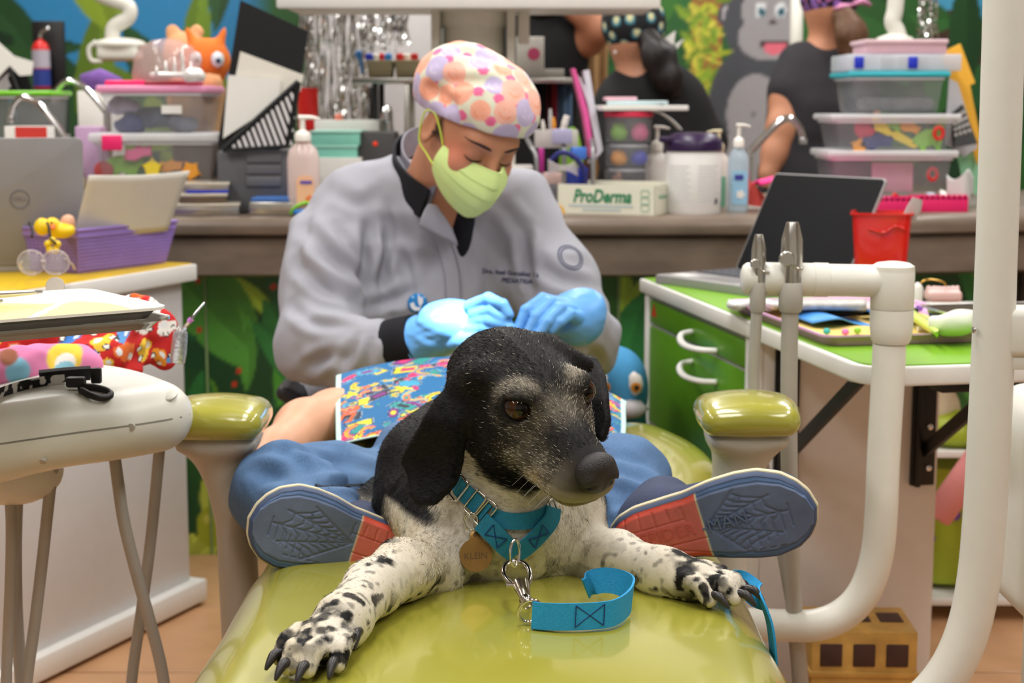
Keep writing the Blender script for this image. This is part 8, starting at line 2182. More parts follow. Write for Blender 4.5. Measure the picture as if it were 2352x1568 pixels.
mk('yellow_corner', extrude([(0, 0)] + [(0.018 * math.cos(a), 0.022 * math.sin(a)) for a in np.linspace(0, math.pi / 2, 9)], 0.0004, fr), P('yellow_ink', S(236, 186, 60), rough=0.5), gb)
mk('end_lettering', text_geo('ProDerma', 0.015, 0.0004, Mg @ Matrix.Translation((GW + 0.0006, GD * 0.5, GH * 0.6)) @ Matrix.Rotation(math.pi / 2, 4, 'Z') @ Matrix.Rotation(math.pi / 2, 4, 'X'), shear=0.2), MATS['soft_green_ink'], gb)
scp = thing('orange_scissors', W(1258, 490, 3.6), 'orange-handled tool with white grip by the glove carton', 'tool')
mk('orange_grip', tube(smooth_path([W(1238, 488, 3.60), W(1256, 492, 3.59), W(1280, 494, 3.59)], 4), 0.006, 10), P('hot_orange', S(240, 110, 40), rough=0.4), scp, smooth=True)
mk('white_grip', tube(smooth_path([W(1234, 478, 3.61), W(1255, 474, 3.60), W(1276, 482, 3.60)], 4), 0.007, 10), CARD, scp, smooth=True)

# ---- wipes tub with purple lid
wt = thing('wipes_tub', W(1592, 500, 3.68), 'white round wipes tub with dark purple lid', 'tub')
x, w, z0, h = ext(1528, 1660, 340, 500, 3.68)
M = Matrix.Translation((x, 3.70, CT)); hh = h + z0 - CT; R_ = w / 2
mk('tub_body', lathe([(R_ * 0.95, 0), (R_ * 0.98, 0.004), (R_ * 0.98, 0.025), (R_ * 1.0, 0.028), (R_ * 1.0, hh - 0.014), (R_ * 0.96, hh - 0.008), (R_ * 0.96, hh)], 40, M=M), P('tub_white', S(232, 231, 230), rough=0.4, noise=0.01), wt, smooth=40)
PU = P('deep_purple', S(38, 14, 58), rough=0.35)
mk('tub_lid', lathe([(R_ * 1.03, hh - 0.006), (R_ * 1.04, hh + 0.012), (R_ * 0.98, hh + 0.018), (R_ * 0.80, hh + 0.030), (R_ * 0.60, hh + 0.034), (0.001, hh + 0.035)], 40, M=M), PU, wt, smooth=40)
mk('lid_tab', box(0.05, 0.04, 0.014, (-R_ * 0.85, -R_ * 0.3, hh + 0.012), 0.004, M=M), PU, wt)
def wrap_label(ang0, ang1, z0, z1, r, n=14):
  return sheet(lambda u, v: M @ Vector((r * math.sin(math.radians(ang0 + (ang1 - ang0) * u)), -r * math.cos(math.radians(ang0 + (ang1 - ang0) * u)), z0 + (z1 - z0) * v)), n, 2)
LBL = P('label_grey', S(206, 206, 210), rough=0.6)
for k, (a0, a1) in enumerate(((-62, -8), (4, 58))):
  for j in range(11): mk('print_line', wrap_label(a0, a1 - (j * 7 % 13), hh * 0.20 + j * hh * 0.052, hh * 0.20 + j * hh * 0.052 + 0.0028, R_ * 1.004), LBL, wt)
mk('print_mark', wrap_label(44, 54, hh * 0.16, hh * 0.24, R_ * 1.006), P('ink_grey', S(90, 90, 96), rough=0.6), wt)
t, M2, h2_ = pump('cream lotion pump bottle partly behind the wipes tub', 1648, 296, 345, 492, 3.86, 0.026, clear_plastic('cream_clear', (0.86, 0.84, 0.76), 0.7, 0.2), None, capm=CREAM, flip=-1)
mk('green_label', extrude(rrect(0.014, 0.07, 0.003), 0.001, Matrix.Translation(W(1660, 440, 3.84)) @ Matrix.Rotation(math.pi / 2, 4, 'X')), P('bottle_green', S(110, 168, 140), rough=0.5), t)
t, M2, h2_ = pump('clear blue hand sanitiser pump bottle beside the wipes tub', 1694, 282, 336, 470, 3.74, 0.024, clear_plastic('blue_gel', (0.66, 0.80, 0.90), 0.5, 0.1), None, flip=1)
mk('front_label', extrude(rrect(0.034, 0.075, 0.006), 0.001, M2 @ Matrix.Translation((0.002, -0.0152, 0.055)) @ Matrix.Rotation(math.pi / 2, 4, 'X')), P('sky_label', S(150, 196, 226), rough=0.5), t)
mk('label_patch', extrude(rrect(0.020, 0.012, 0.003), 0.001, M2 @ Matrix.Translation((0.0, -0.0162, 0.078)) @ Matrix.Rotation(math.pi / 2, 4, 'X')), P('indigo_ink', S(60, 60, 150), rough=0.5), t)
mk('label_flower', extrude([(0.009 * math.cos(a) * (1 + 0.25 * math.cos(5 * a)), 0.009 * math.sin(a) * (1 + 0.25 * math.cos(5 * a))) for a in np.linspace(0, 6.283, 31)[:-1]], 0.001, M2 @ Matrix.Translation((0.004, -0.0162, 0.040)) @ Matrix.Rotation(math.pi / 2, 4, 'X')), CARD, t)
pump('white pump dispenser behind the clear jars', 1508, 286, 345, 440, 4.0, 0.028, PUMPW, None, flip=1)
mk('coral_paper', extrude_world([W(x, y, 3.80) for x, y in ((1714, 470), (1716, 408), (1765, 460), (1757, 476))], Vector((0, 0.02, 0))), P('coral_paper', S(236, 92, 84), rough=0.6), label='folded coral paper beside the sanitiser bottle', cat='paper')
faucet('chrome faucet with curved spout near the grey-shirted woman', W(1735, 350, 4.25), [(1720, 352, 0), (1752, 318, 0), (1785, 284, 0), (1812, 272, 0), (1834, 290, 0), (1844, 318, 0)], 4.25, 0.0095)
mk('pink_fabric', sheet(lambda u, v: W(1745 + 270 * u, 424 - 18 * math.sin(u * 5 + 0.4) ** 2 + 20 * u, 3.72) + Vector((0, 0.14 * v, 0.006 * math.sin(v * 5))), 30, 8, 0.006), P('neon_pink_cloth', S(240, 60, 140), rough=0.8, noise=0.08), smooth=True, label='neon pink fabric strip lying behind the open laptop', cat='cloth')

# ---- stack of storage boxes on the counter
Dr = 3.80
rows_ = [((1900, 2204, 346, 452), CLEARW, 'bottom clear storage box under the toy-filled one', 0.016), ((1908, 2210, 262, 346), CLEARW, 'clear storage box full of colourful foam toys', 0.014), ((1948, 2186, 164, 260), TEALP, 'clear storage box with teal lid in the tall stack', 0.012)]
for k, ((x0, x1, y0, y1), lm, lab, lh) in enumerate(rows_):
  tub(lab, x0, x1, y0, y1 if k else y1 + 18, Dr + 0.015 * k, 0.24, lm, lh, 0.90, 0.012, group='tall stack of storage boxes')
ogb = thing('parts_organiser', W(2075, 160, Dr + 0.05), 'flat clear organiser with two blue clips on the tall stack', 'organiser box')
mk('case', bxm(1946, 2210, 124, 163, Dr + 0.04, 0.20, 0.004), clear_plastic('milky_case', (0.80, 0.84, 0.92), 0.6, 0.2), ogb)
for px in (1974, 2098): mk('clip', bxm(px - 11, px + 11, 130, 157, Dr + 0.034, 0.008, 0.002), BLU, ogb)
for k, px in enumerate((2020, 2060, 2140)): mk('divider', bxm(px - 2, px + 2, 128, 160, Dr + 0.05, 0.18, 0), CLEARW, ogb)
tp = thing('pink_case', W(2080, 120, Dr + 0.08), 'dusty pink flat case on top of the tall stack', 'case')
mk('case_body', bxm(1990, 2176, 98, 124, Dr + 0.06, 0.16, 0.004), P('dusty_pink', S(206, 168, 178), rough=0.45), tp)
mk('case_lid', bxm(1986, 2180, 90, 100, Dr + 0.055, 0.17, 0.003), P('dusty_pink_lid', S(220, 188, 196), rough=0.45), tp)
toys = [('foam_toy', 'yellow foam ruler slanting in the toy-filled box', 'bar', 2052, 308, .062, YFOAM, -28), ('foam_toy', 'green foam dinosaur in the toy-filled box', 'dino', 2130, 315, .048, GFOAM, 10), ('foam_toy', 'orange foam wave in the toy-filled box', 'wave', 2085, 292, .028, ORANGE, -20), ('foam_toy', 'orange foam star at the low corner of the toy-filled box', 'star', 1972, 336, .022, ORANGE, 10),
    ('foam_toy', 'navy foam wave in the toy-filled box', 'wave', 2010, 325, .042, NFOAM, 0), ('foam_toy', 'lime foam star behind the yellow ruler', 'star', 2052, 288, .022, GFOAM, 30), ('foam_toy', 'crimson foam disc in the toy-filled box', 'ring', 1985, 295, .024, P('crimson_foam', S(200, 60, 90), rough=0.6), 0)]
for nm, lab, kd, px, py, sz, m_, rt in toys: cookie(nm, lab, kd, px, py, Dr + 0.05, sz, 0.012, m_, rt, group='foam toys in the toy-filled box')
for (px, py, lab) in ((2156, 306, 'red ring toy at the end of the toy-filled box'), (2142, 400, 'red ring toy in the bottom storage box')):
  c = W(px, py, Dr + 0.02); mk('ring_toy', tube([c + Vector((0.010 * math.cos(a), 0, 0.013 * math.sin(a))) for a in np.linspace(0, 6.283, 21)[:-1]], 0.0045, 8, closed=True), REDP, smooth=True, label=lab, cat='toy')
mk('pink_card', bxm(2002, 2098, 374, 440, Dr + 0.05, 0.01, 0.001), P('pale_pink_card', S(232, 180, 196), rough=0.6), label='pale pink card inside the bottom storage box', cat='card')
mk('dark_cloth', bxm(1935, 2005, 410, 446, Dr + 0.06, 0.08, 0.012), P('slate_wrap', S(120, 112, 136), rough=0.8, noise=0.2), label='slate cloth inside the bottom storage box', cat='cloth')
mk('grey_cloth_fold', bxm(1985, 2150, 222, 254, Dr + 0.08, 0.10, 0.014), P('dull_grey', S(120, 122, 124), rough=0.9, noise=0.2), label='dull grey cloth inside the teal-lidded box', cat='cloth')
mk('yellow_envelope', extrude_world([W(x, y, 3.98) for x, y in ((2160, 122), (2206, 100), (2240, 190), (2228, 196), (2256, 335), (2246, 380), (2190, 200))], Vector((0, 0.006, 0))), P('yellow_paper_env', S(244, 184, 60), rough=0.6), label='yellow envelope leaning behind the tall stack', cat='envelope')
mk('grey_sheet', extrude_world([W(x, y, 3.96) for x, y in ((2180, 180), (2200, 190), (2245, 340), (2215, 360), (2170, 330))], Vector((0, 0.004, 0))), P('cool_paper', S(206, 206, 212), rough=0.7), label='grey paper sheet leaning beside the yellow envelope', cat='paper')
kk = thing('keypad', W(2215, 350, 3.90), 'black keypad with pale keys leaning at the tall stack', 'keypad')
ck = [W(2190, 340, 3.90), W(2246, 330, 3.90), W(2212, 240, 3.93), W(2186, 262, 3.93)]
mk('case', extrude_world(ck, Vector((0, 0.012, 0))), BLACK, kk)
for i in range(4):
  for j in range(4):
    p = paper4(ck)(0.14 + 0.23 * i, 0.36 + 0.16 * j); mk('key', box(0.008, 0.004, 0.008, p - Vector((0, 0.002, 0.004)), 0.001), P('key_pale', S(190, 188, 186), rough=0.5), kk)
mk('mint_sheet', extrude_world([W(x, y, 4.0) for x, y in ((2200, 360), (2252, 350), (2252, 450), (2215, 440))], Vector((0, 0.004, 0))), P('mint_paper', S(150, 214, 170), rough=0.7), label='mint green sheet below the keypad', cat='paper')
mk('tissue', sheet(lambda u, v: W(2180 + 60 * u, 400 + 60 * v + 12 * math.sin(u * 7 + v * 5), 3.78) + Vector((0, 0.02 * math.cos(u * 6), 0)), 14, 12, 0.002), P('tissue_white', S(206, 208, 206), rough=0.8), smooth=True, label='crumpled white tissue beside the bottom storage box', cat='tissue')
for k, (x0, x1, y0, y1, D_, lab) in enumerate(((1992, 2110, 440, 486, 3.66, 'hot pink basket of small packets behind the red bin'), (2112, 2226, 440, 482, 3.72, 'hot pink basket with scalloped rim next to the pole'))):
  b = thing('pink_basket', W((x0 + x1) / 2, y1, D_), lab, 'basket', 'hot pink baskets')
  x, w, z0, h = ext(x0, x1, y0, y1, D_); z0 = CT; h = 0.034
  M = Matrix.Translation((x, D_ + 0.06, z0))
  mk('basket_wall', [box(w, 0.004, h, (0, -0.05, 0), 0.001, M=M), box(w, 0.004, h, (0, 0.05, 0), 0.001, M=M), box(0.004, 0.1, h, (-w / 2, 0, 0), 0.001, M=M), box(0.004, 0.1, h, (w / 2, 0, 0), 0.001, M=M), box(w, 0.1, 0.003, (0, 0, 0), 0, M=M)], PINK, b)
  for j in range(9): mk('scallop', lathe([(0.006, 0), (0.006, 0.004), (0.0004, 0.005)], 10, M=M @ Matrix.Translation((-w / 2 + w * (j + 0.5) / 9, -0.052, h)) @ Matrix.Rotation(-math.pi / 2, 4, 'X')), PINK, b)
pk = [(2006, 462, CARD, 'white'), (2030, 466, P('lightblue_p', S(120, 170, 220), rough=0.4), 'light blue'), (2056, 460, REDP, 'red'), (2080, 468, P('orange_p', S(236, 150, 70), rough=0.4), 'orange'), (2130, 448, P('silverblue_p', S(190, 200, 220), rough=0.4), 'silver blue'), (2160, 446, CARD, 'pale')]
for k, (px, py, m_, nm) in enumerate(pk):
  D_ = 3.70 + 0.02 * (k % 2) + (0.05 if k > 3 else 0); p = W(px, py, D_); p.z = max(p.z, CT + 0.022)
  mk('sachet', box(0.036, 0.008, 0.014, (0, 0, 0), 0.002, M=Matrix.Translation(p) @ Matrix.Rotation(math.radians(-20 + 25 * k), 4, 'Y') @ Matrix.Rotation(0.4 * k, 4, 'Z')), m_, label=nm + ' sachet lying in the hot pink ' + ('basket behind the red bin' if k < 4 else 'scalloped basket'), cat='sachet', group='sachets in pink baskets')

# ================================================================ on the green cart
zc = CTOP + 0.0006
rb = thing('red_bin', Wz(2035, 668, CTOP), 'glossy red plastic bin with flared rim on green cart', 'bin')
p = Wz(2035, 672, CTOP); x, w, z0, h = ext(1962, 2104, 500, 672, p.y); hR_ = W(2035, 490, p.y).z - zc
def bin_wall(w0, w1, d0, d1, h, M, lip=0.008):
  V, F = [], []
  rings = [(w0, d0, 0), (w1, d1, h - 0.004), (w1 + lip, d1 + lip, h - 0.004), (w1 + lip, d1 + lip, h), (w1 - 0.004, d1 - 0.004, h), (w0 - 0.006, d0 - 0.006, 0.003)]
  n = None
  for a, b, z in rings:
    q = rrect(a, b, min(a, b) * 0.14, 4); n = len(q); V += [(u, v, z) for u, v in q]
  for j in range(len(rings) - 1):
    for i in range(n): F.append((j * n + i, j * n + (i + 1) % n, (j + 1) * n + (i + 1) % n, (j + 1) * n + i))
  F.append(tuple(range(n - 1, -1, -1))); F.append(tuple(5 * n + i for i in range(n)))
  return tf((np.array(V), F), M)
Mr = Matrix.Translation((p.x, p.y + 0.05, zc)) @ Matrix.Rotation(math.radians(-14), 4, 'Z')
REDG = P('red_gloss', S(214, 26, 20), rough=0.2, coat=0.4)
mk('bin_wall', bin_wall(w * 0.80, w * 0.98, w * 0.72, w * 0.88, hR_, Mr), REDG, rb, smooth=35)
mk('front_crease', tube(smooth_path([Mr @ Vector((-w * 0.20, -w * 0.445, hR_ * 0.80)), Mr @ Vector((w * 0.05, -w * 0.455, hR_ * 0.76)), Mr @ Vector((w * 0.22, -w * 0.455, hR_ * 0.84)), Mr @ Vector((w * 0.40, -w * 0.45, hR_ * 0.80))], 5), 0.003, 8), REDG, rb, smooth=True)
mk('bin_liner', bin_wall(w * 0.6, w * 0.93, w * 0.5, w * 0.82, 0.02, Mr @ Matrix.Translation((0, 0, hR_ - 0.024)), 0.002), P('red_liner', S(196, 30, 26), rough=0.3), rb, smooth=40)
mk('grey_scraper', tube([W(2088, 500, p.y + 0.04), W(2100, 478, p.y + 0.04), W(2108, 456, p.y + 0.04)], [0.013, 0.014, 0.010], 16, flat=0.2, up=(0, 1, 0)), P('scraper_grey', S(176, 172, 170), rough=0.4), smooth=60, label='grey rounded scraper sticking out of the red bin', cat='scraper')
lt2 = thing('lilac_tray', onc(1900, 780) * 0 + Wz(1950, 760, CTOP), 'lilac plastic tray with yellow paper liner on folding shelf', 'tray')
LIL = P('lilac_tray', S(222, 170, 212), rough=0.4)
Mtr = MC @ Matrix.Translation((onc(1755, 705).x + 0.035, 0.020, zc))
tw, tl_ = onc(1925, 795).x - onc(1755, 705).x, 0.285
mk('tray_pan', pan(tw * 0.92, tl_, 0.016, 0.0015, 0.008, 0.0, 0.0, 0.0, Mtr), LIL, lt2, smooth=50)
mk('paper_liner', sheet(lambda u, v: Mtr @ Vector((0.006 + (tw * 0.92 - 0.012) * u, 0.006 + (tl_ - 0.012) * v, 0.003)), 6, 6, 0.0005), P('ochre_paper', S(228, 196, 110), rough=0.8, noise=0.03), lt2)
def ontray(a, b, z=0.005): return Mtr @ Vector((tw * 0.92 * a, tl_ * b, z))
mk('blue_bib_clip', sheet(lambda u, v: ontray(0.62 - 0.30 * v + 0.04 * math.sin(u * 6), 0.12 + 0.36 * u, 0.012 + 0.008 * math.sin(u * 5)), 14, 6, 0.002), P('nitrile_strip', S(72, 150, 226), rough=0.5), smooth=True, label='blue rubber dam strip across the lilac tray', cat='rubber strip')
mk('blue_bib_clip', sheet(lambda u, v: ontray(0.60 - 0.22 * v, 0.56 + 0.32 * u, 0.012 + 0.006 * math.sin(u * 4 + 1)), 10, 6, 0.002), MATS['nitrile_strip'], smooth=True, label='second blue rubber strip nearer the post on the lilac tray', cat='rubber strip')
mk('clear_pouch', sheet(lambda u, v: ontray(0.28 - 0.20 * v, 0.05 + 0.9 * u, 0.014 + 0.008 * math.sin(u * 8)), 18, 6, 0.002), clear_plastic('pouch_film', (0.86, 0.88, 0.90), 0.55, 0.1), smooth=True, label='clear sterilisation pouch at the back of the lilac tray', cat='pouch')
mk('black_handle_tool', tube([ontray(0.42, 0.08, 0.012), ontray(0.36, 0.9, 0.012)], 0.005, 10), BLACK, label='long black handled tool on the lilac tray', cat='tool')
cols = [(S(60, 180, 170), 'turquoise'), (S(236, 120, 180), 'rose'), (S(140, 200, 60), 'lime'), (S(240, 150, 60), 'orange'), (S(200, 190, 180), 'pearl'), (S(240, 240, 240), 'white')]
for k, (c_, nm) in enumerate(cols):
  q_ = ontray(0.80 + 0.03 * (k % 2), 0.10 + 0.085 * k, 0.004)
  mk('bead', lathe([(0.0005, 0), (0.005, 0.002), (0.006, 0.005), (0.004, 0.009), (0.0005, 0.010)], 12, M=Matrix.Translation(q_)), P('bead_' + nm, c_, rough=0.3), smooth=True, label=nm + ' dental bead at the front of the lilac tray', cat='bead', group='beads on the lilac tray')
mk('white_swab', tube([ontray(0.78, 0.62, 0.008), ontray(0.76, 0.92, 0.008)], 0.004, 8), CARD, label='white cotton swab lying on the lilac tray', cat='swab')
mk('tissue_pack', sheet(lambda u, v: Wz(1672 + 130 * u, 690 + 14 * v + 5 * math.sin(u * 9), CTOP + 0.012 + 0.012 * math.sin(math.pi * v) + 0.004 * math.sin(u * 11)), 20, 8, 0.003), P('pack_white', S(224, 224, 222), rough=0.4), smooth=True, label='white plastic packet at the near corner of the open laptop', cat='packet')
mk('patterned_pouch', sheet(lambda u, v: Wz(1800 + 190 * u, 690 + 20 * v, CTOP + 0.022 + 0.010 * math.sin(math.pi * v)), 20, 6, 0.003), P('pouch_grey', S(200, 200, 196), rough=0.4, noise=0.25, nscale=60), smooth=True, label='grey patterned pouch behind the lilac tray', cat='pouch')
dm = thing('dental_model', Wz(2165, 694, CTOP), 'pink plaster dental model with brass wire beside the pole', 'dental model')
q0 = Wz(2165, 694, CTOP)
fm = Form(q0 - Vector((0.06, 0.05, 0.01)), q0 + Vector((0.06, 0.06, 0.05)), 0.003)
fm.box(q0 + Vector((0.0, 0, 0.012)), (0.030, 0.022, 0.010), rad=0.006, k=0)
for k in range(7): fm.ell(q0 + Vector((-0.026 + 0.0085 * k, -0.012 + 0.012 * abs(k - 3) / 3, 0.024)), (0.005, 0.005, 0.007), k=0.003)
mk('plaster', fm.mesh(1), P('pink_plaster', S(226, 190, 186), rough=0.7), dm, smooth=True)
mk('brass_wire', tube(smooth_path([q0 + Vector((-0.05, 0, 0.024)), q0 + Vector((-0.03, 0, 0.040)), q0 + Vector((0.0, 0, 0.036)), q0 + Vector((0.005, 0, 0.026))], 5), 0.0016, 8), P('brass', S(196, 160, 80), rough=0.3, metal=1.0), dm, smooth=True)
mk('white_vial', lathe([(0.009, 0), (0.010, 0.03), (0.006, 0.036), (0.0004, 0.040)], 14, M=Matrix.Translation(Wz(2106, 700, CTOP))), CARD, smooth=40, label='small white vial next to the post of the arm', cat='vial')
mk('purple_pen', tube([Wz(2092, 700, zc + 0.006), Wz(2122, 712, zc + 0.006)], 0.006, 10), P('purple_gloss', S(110, 60, 170), rough=0.35), label='purple pen on the shelf by the white vial', cat='pen')
mk('lime_sleeve', sheet(lambda u, v: Wz(2095 + 60 * u, 712 + 40 * u + 22 * v, CTOP + 0.012 + 0.014 * math.sin(math.pi * v)), 12, 8, 0.002), P('lime_film', S(206, 234, 110), rough=0.4), smooth=True, label='pale lime plastic sleeve beside the lilac tray', cat='sleeve')
st2 = thing('steel_pan', Wz(2200, 780, CTOP), 'steel pan with white gauze at the pole', 'tray')
Mp2 = MC @ Matrix.Translation((onc(2130, 745).x, onc(2130, 745).y, zc))
mk('pan_wall', pan(0.16, 0.20, 0.030, 0.001, 0.008, 0.0, 0.0, 0.0, Mp2), STEEL, st2, smooth=50)
gzc = Wz(2200, 738, CTOP + 0.034)
fm = Form(gzc - Vector((0.10, 0.08, 0.05)), gzc + Vector((0.10, 0.10, 0.06)), 0.005); fm.ell(gzc, (0.036, 0.03, 0.014), k=0); fm.displace(lambda q: 0.02 * (vnoise(q, 40) - 0.5))
mk('gauze', fm.mesh(1), P('gauze_white', S(226, 230, 214), rough=0.9), smooth=True, label='crumpled white gauze in the steel pan', cat='gauze')
# ================================================================ people behind the counter
def figure_skin(nm, c): return P(nm, c, rough=0.55, noise=0.04, nscale=30)
def hair_form(pts, lo, hi, disp=0.012):
  f = Form(lo, hi, 0.006); f.chain(pts, 0.02); f.displace(lambda q: disp * (vnoise(q * np.array([60, 60, 14]), 1.0) - 0.5)); return f.mesh(1)
DW = 5.0
w1 = thing('person', (W(1860, 400, DW).x, DW, 0), 'standing woman in dark grey scrubs with long ponytail, back turned', 'person')
SK1 = figure_skin('warm_skin', S(198, 138, 106))
neck = W(1895, 95, DW); hc = W(1905, 10, DW)
fm = Form((neck.x - 0.36, DW - 0.24, 0.0), (neck.x + 0.32, DW + 0.24, 1.62), 0.009)
fm.ell(hc + Vector((0, 0, 0.01)), (0.078, 0.095, 0.105), k=0); fm.cap(hc - Vector((0, 0, 0.06)), neck - Vector((0, 0, 0.06)), 0.052, 0.058, 0.03)
fm.ell(W(1880, 240, DW), (0.15, 0.10, 0.17), k=0.05); fm.ell(W(1870, 420, DW), (0.145, 0.11, 0.18), k=0.06)
for s_ in (-1, 1): fm.chain([((neck.x - 0.03 + s_ * 0.08, DW, 0.88), 0.085), ((neck.x - 0.03 + s_ * 0.08, DW, 0.45), 0.06), ((neck.x - 0.03 + s_ * 0.09, DW, 0.06), 0.042)], 0.03); fm.cap((neck.x - 0.03 + s_ * 0.09, DW, 0.04), (neck.x - 0.03 + s_ * 0.10, DW + 0.13, 0.03), 0.04, 0.03, 0.02)
S1 = W(1840, 165, DW)
fm.chain([(S1, 0.055), (W(1812, 215, DW - 0.03), 0.046), (W(1796, 290, DW - 0.06), 0.042), (W(1778, 350, DW - 0.08), 0.034), (W(1762, 400, DW - 0.10), 0.028)], 0.03)
for i in range(4): fm.cap(W(1758 + 5 * i, 405, DW - 0.10), W(1752 + 6 * i, 428, DW - 0.12), 0.010, 0.008, 0.006)
fm.cap(W(1775, 400, DW - 0.10), W(1786, 418, DW - 0.12), 0.010, 0.008, 0.006)
fm.chain([(W(1955, 165, DW), 0.055), (W(1985, 280, DW), 0.045), (W(1965, 380, DW + 0.1), 0.035)], 0.03)
mk('body', fm.mesh(1), SK1, w1, smooth=True)
SCR = P('charcoal_scrubs', S(48, 46, 51), rough=0.85, noise=0.06)
fm = Form((neck.x - 0.36, DW - 0.26, 0.40), (neck.x + 0.32, DW + 0.26, 1.46), 0.008)
fm.ell(W(1885, 235, DW), (0.168, 0.118, 0.175), k=0); fm.ell(W(1872, 420, DW), (0.172, 0.125, 0.22), k=0.06); fm.cap(W(1850, 150, DW), W(1945, 145, DW), 0.065, 0.065, 0.04)
fm.cap(S1, W(1818, 205, DW - 0.03), 0.072, 0.066, 0.03); fm.cap(W(1955, 165, DW), W(1975, 215, DW), 0.072, 0.062, 0.03)
for s_ in (-1, 1): fm.cap((neck.x - 0.03 + s_ * 0.075, DW, 0.82), (neck.x - 0.03 + s_ * 0.08, DW, 0.42), 0.095, 0.075, 0.03)
fm.displace(lambda q: 0.018 * (vnoise(q * np.array([9, 9, 16]), 1.0) - 0.5))
fm.cut(lambda q: 0.43 - q[:, 2])
mk('scrubs', fm.mesh(1), SCR, w1, smooth=True)
fm = Form(hc - Vector((0.15,) * 3), hc + Vector((0.15, 0.15, 0.2)), 0.005)
fm.ell(hc + Vector((0, 0, 0.035)), (0.090, 0.105, 0.10), k=0); fm.cut(lambda q: (hc.z - 0.045) - q[:, 2])
V_, F_ = fm.mesh(1); C = np.tile(np.array(S(34, 24, 46)), (len(V_), 1)); nz = vnoise(V_, 55); C = mixc(C, S(150, 110, 190), sstep(0.58, 0.62, nz)); C = mixc(C, S(206, 120, 180), sstep(0.70, 0.73, vnoise(V_, 70, 4)))
mk('surgical_cap', (V_, F_), P('dark_print_cap', attr=True, rough=0.8), w1, smooth=True, col=C)
bow = W(1955, 12, DW - 0.10)
mk('cap_bow', [tube([bow, bow + Vector((0.03, -0.01, 0.012)), bow + Vector((0.055, 0, 0.0))], [0.008, 0.018, 0.008], 10, flat=0.6), tube([bow, bow + Vector((-0.03, -0.01, -0.004)), bow + Vector((-0.05, 0, -0.01))], [0.008, 0.016, 0.006], 10, flat=0.6)], P('bow_pink', S(222, 150, 190), rough=0.7), w1, smooth=True)
HB_ = P('brown_hair', S(98, 68, 46), rough=0.6, noise=0.3, nscale=60, stretch=(4, 4, 0.4))
mk('ponytail', hair_form([(W(1938, 40, DW - 0.10), 0.035), (W(1955, 80, DW - 0.12), 0.045), (W(1962, 120, DW - 0.12), 0.036), (W(1960, 160, DW - 0.11), 0.014)], W(1900, 200, DW) - Vector((0.08, 0.24, 0.05)), W(2010, 0, DW) + Vector((0.05, 0.05, 0.08))), HB_, w1, smooth=True)

DM = 4.75
w2 = thing('person', (W(1500, 300, DM).x, DM, 0), 'woman in black top with dark patterned cap and dark ponytail', 'person')
hc = W(1455, 75, DM); nk = W(1465, 150, DM)
SK2 = figure_skin('tan_skin', S(186, 132, 104))
fm = Form((nk.x - 0.34, DM - 0.26, 0.0), (nk.x + 0.34, DM + 0.26, 1.52), 0.009)
fm.ell(hc, (0.076, 0.09, 0.10), k=0); fm.cap(hc - Vector((0, 0, 0.06)), nk - Vector((0, 0, 0.04)), 0.05, 0.055, 0.03)
fm.ell(W(1500, 290, DM), (0.15, 0.10, 0.17), k=0.05); fm.ell(W(1510, 420, DM), (0.14, 0.11, 0.17), k=0.06)
fm.chain([(W(1420, 230, DM), 0.05), (W(1400, 320, DM - 0.05), 0.042), (W(1420, 400, DM - 0.15), 0.03)], 0.03); fm.chain([(W(1580, 240, DM), 0.05), (W(1625, 330, DM - 0.02), 0.042), (W(1600, 400, DM - 0.14), 0.03)], 0.03)
for s_ in (-1, 1): fm.chain([((nk.x + 0.05 + s_ * 0.08, DM, 0.85), 0.085), ((nk.x + 0.05 + s_ * 0.08, DM, 0.45), 0.06), ((nk.x + 0.05 + s_ * 0.09, DM, 0.05), 0.042)], 0.03)
mk('body', fm.mesh(1), SK2, w2, smooth=True)
BT = P('black_top', S(9, 9, 11), rough=0.85, noise=0.08)
fm = Form((nk.x - 0.36, DM - 0.28, 0.35), (nk.x + 0.36, DM + 0.28, 1.40), 0.008)
fm.ell(W(1495, 285, DM), (0.165, 0.115, 0.17), k=0); fm.ell(W(1515, 430, DM), (0.17, 0.125, 0.22), k=0.06); fm.cap(W(1440, 205, DM), W(1540, 200, DM), 0.055, 0.06, 0.05)
fm.chain([(W(1428, 225, DM), 0.062), (W(1402, 320, DM - 0.05), 0.055), (W(1420, 390, DM - 0.13), 0.045)], 0.03); fm.chain([(W(1570, 225, DM), 0.065), (W(1622, 330, DM - 0.02), 0.056), (W(1600, 395, DM - 0.12), 0.045)], 0.03)
for s_ in (-1, 1): fm.cap((nk.x + 0.05 + s_ * 0.08, DM, 0.85), (nk.x + 0.05 + s_ * 0.08, DM, 0.38), 0.10, 0.08, 0.03)
fm.displace(lambda q: 0.016 * (vnoise(q * np.array([9, 9, 14]), 1.0, 5) - 0.5))
mk('black_top', fm.mesh(1), BT, w2, smooth=True)
fm = Form(hc - Vector((0.15,) * 3), hc + Vector((0.15,) * 3), 0.005)
fm.ell(hc + Vector((0, 0, 0.025)), (0.092, 0.105, 0.095), k=0); fm.cut(lambda q: (hc.z - 0.035 + 0.3 * (q[:, 0] - hc.x)) - q[:, 2])
V_, F_ = fm.mesh(1); C = np.tile(np.array(S(18, 20, 24)), (len(V_), 1)); r_ = np.random.default_rng(2); anc = []
for i in r_.permutation(len(V_)):
  if all(np.linalg.norm(V_[i] - a) > 0.040 for a in anc): anc.append(V_[i])
for a in anc:
  d = np.linalg.norm(V_ - a, axis=1); C = mixc(C, S(60, 130, 150), sstep(0.016, 0.014, d)); C = mixc(C, S(210, 208, 160), sstep(0.011, 0.009, np.linalg.norm(V_ - a - np.array([0, 0, 0.004]), axis=1)))
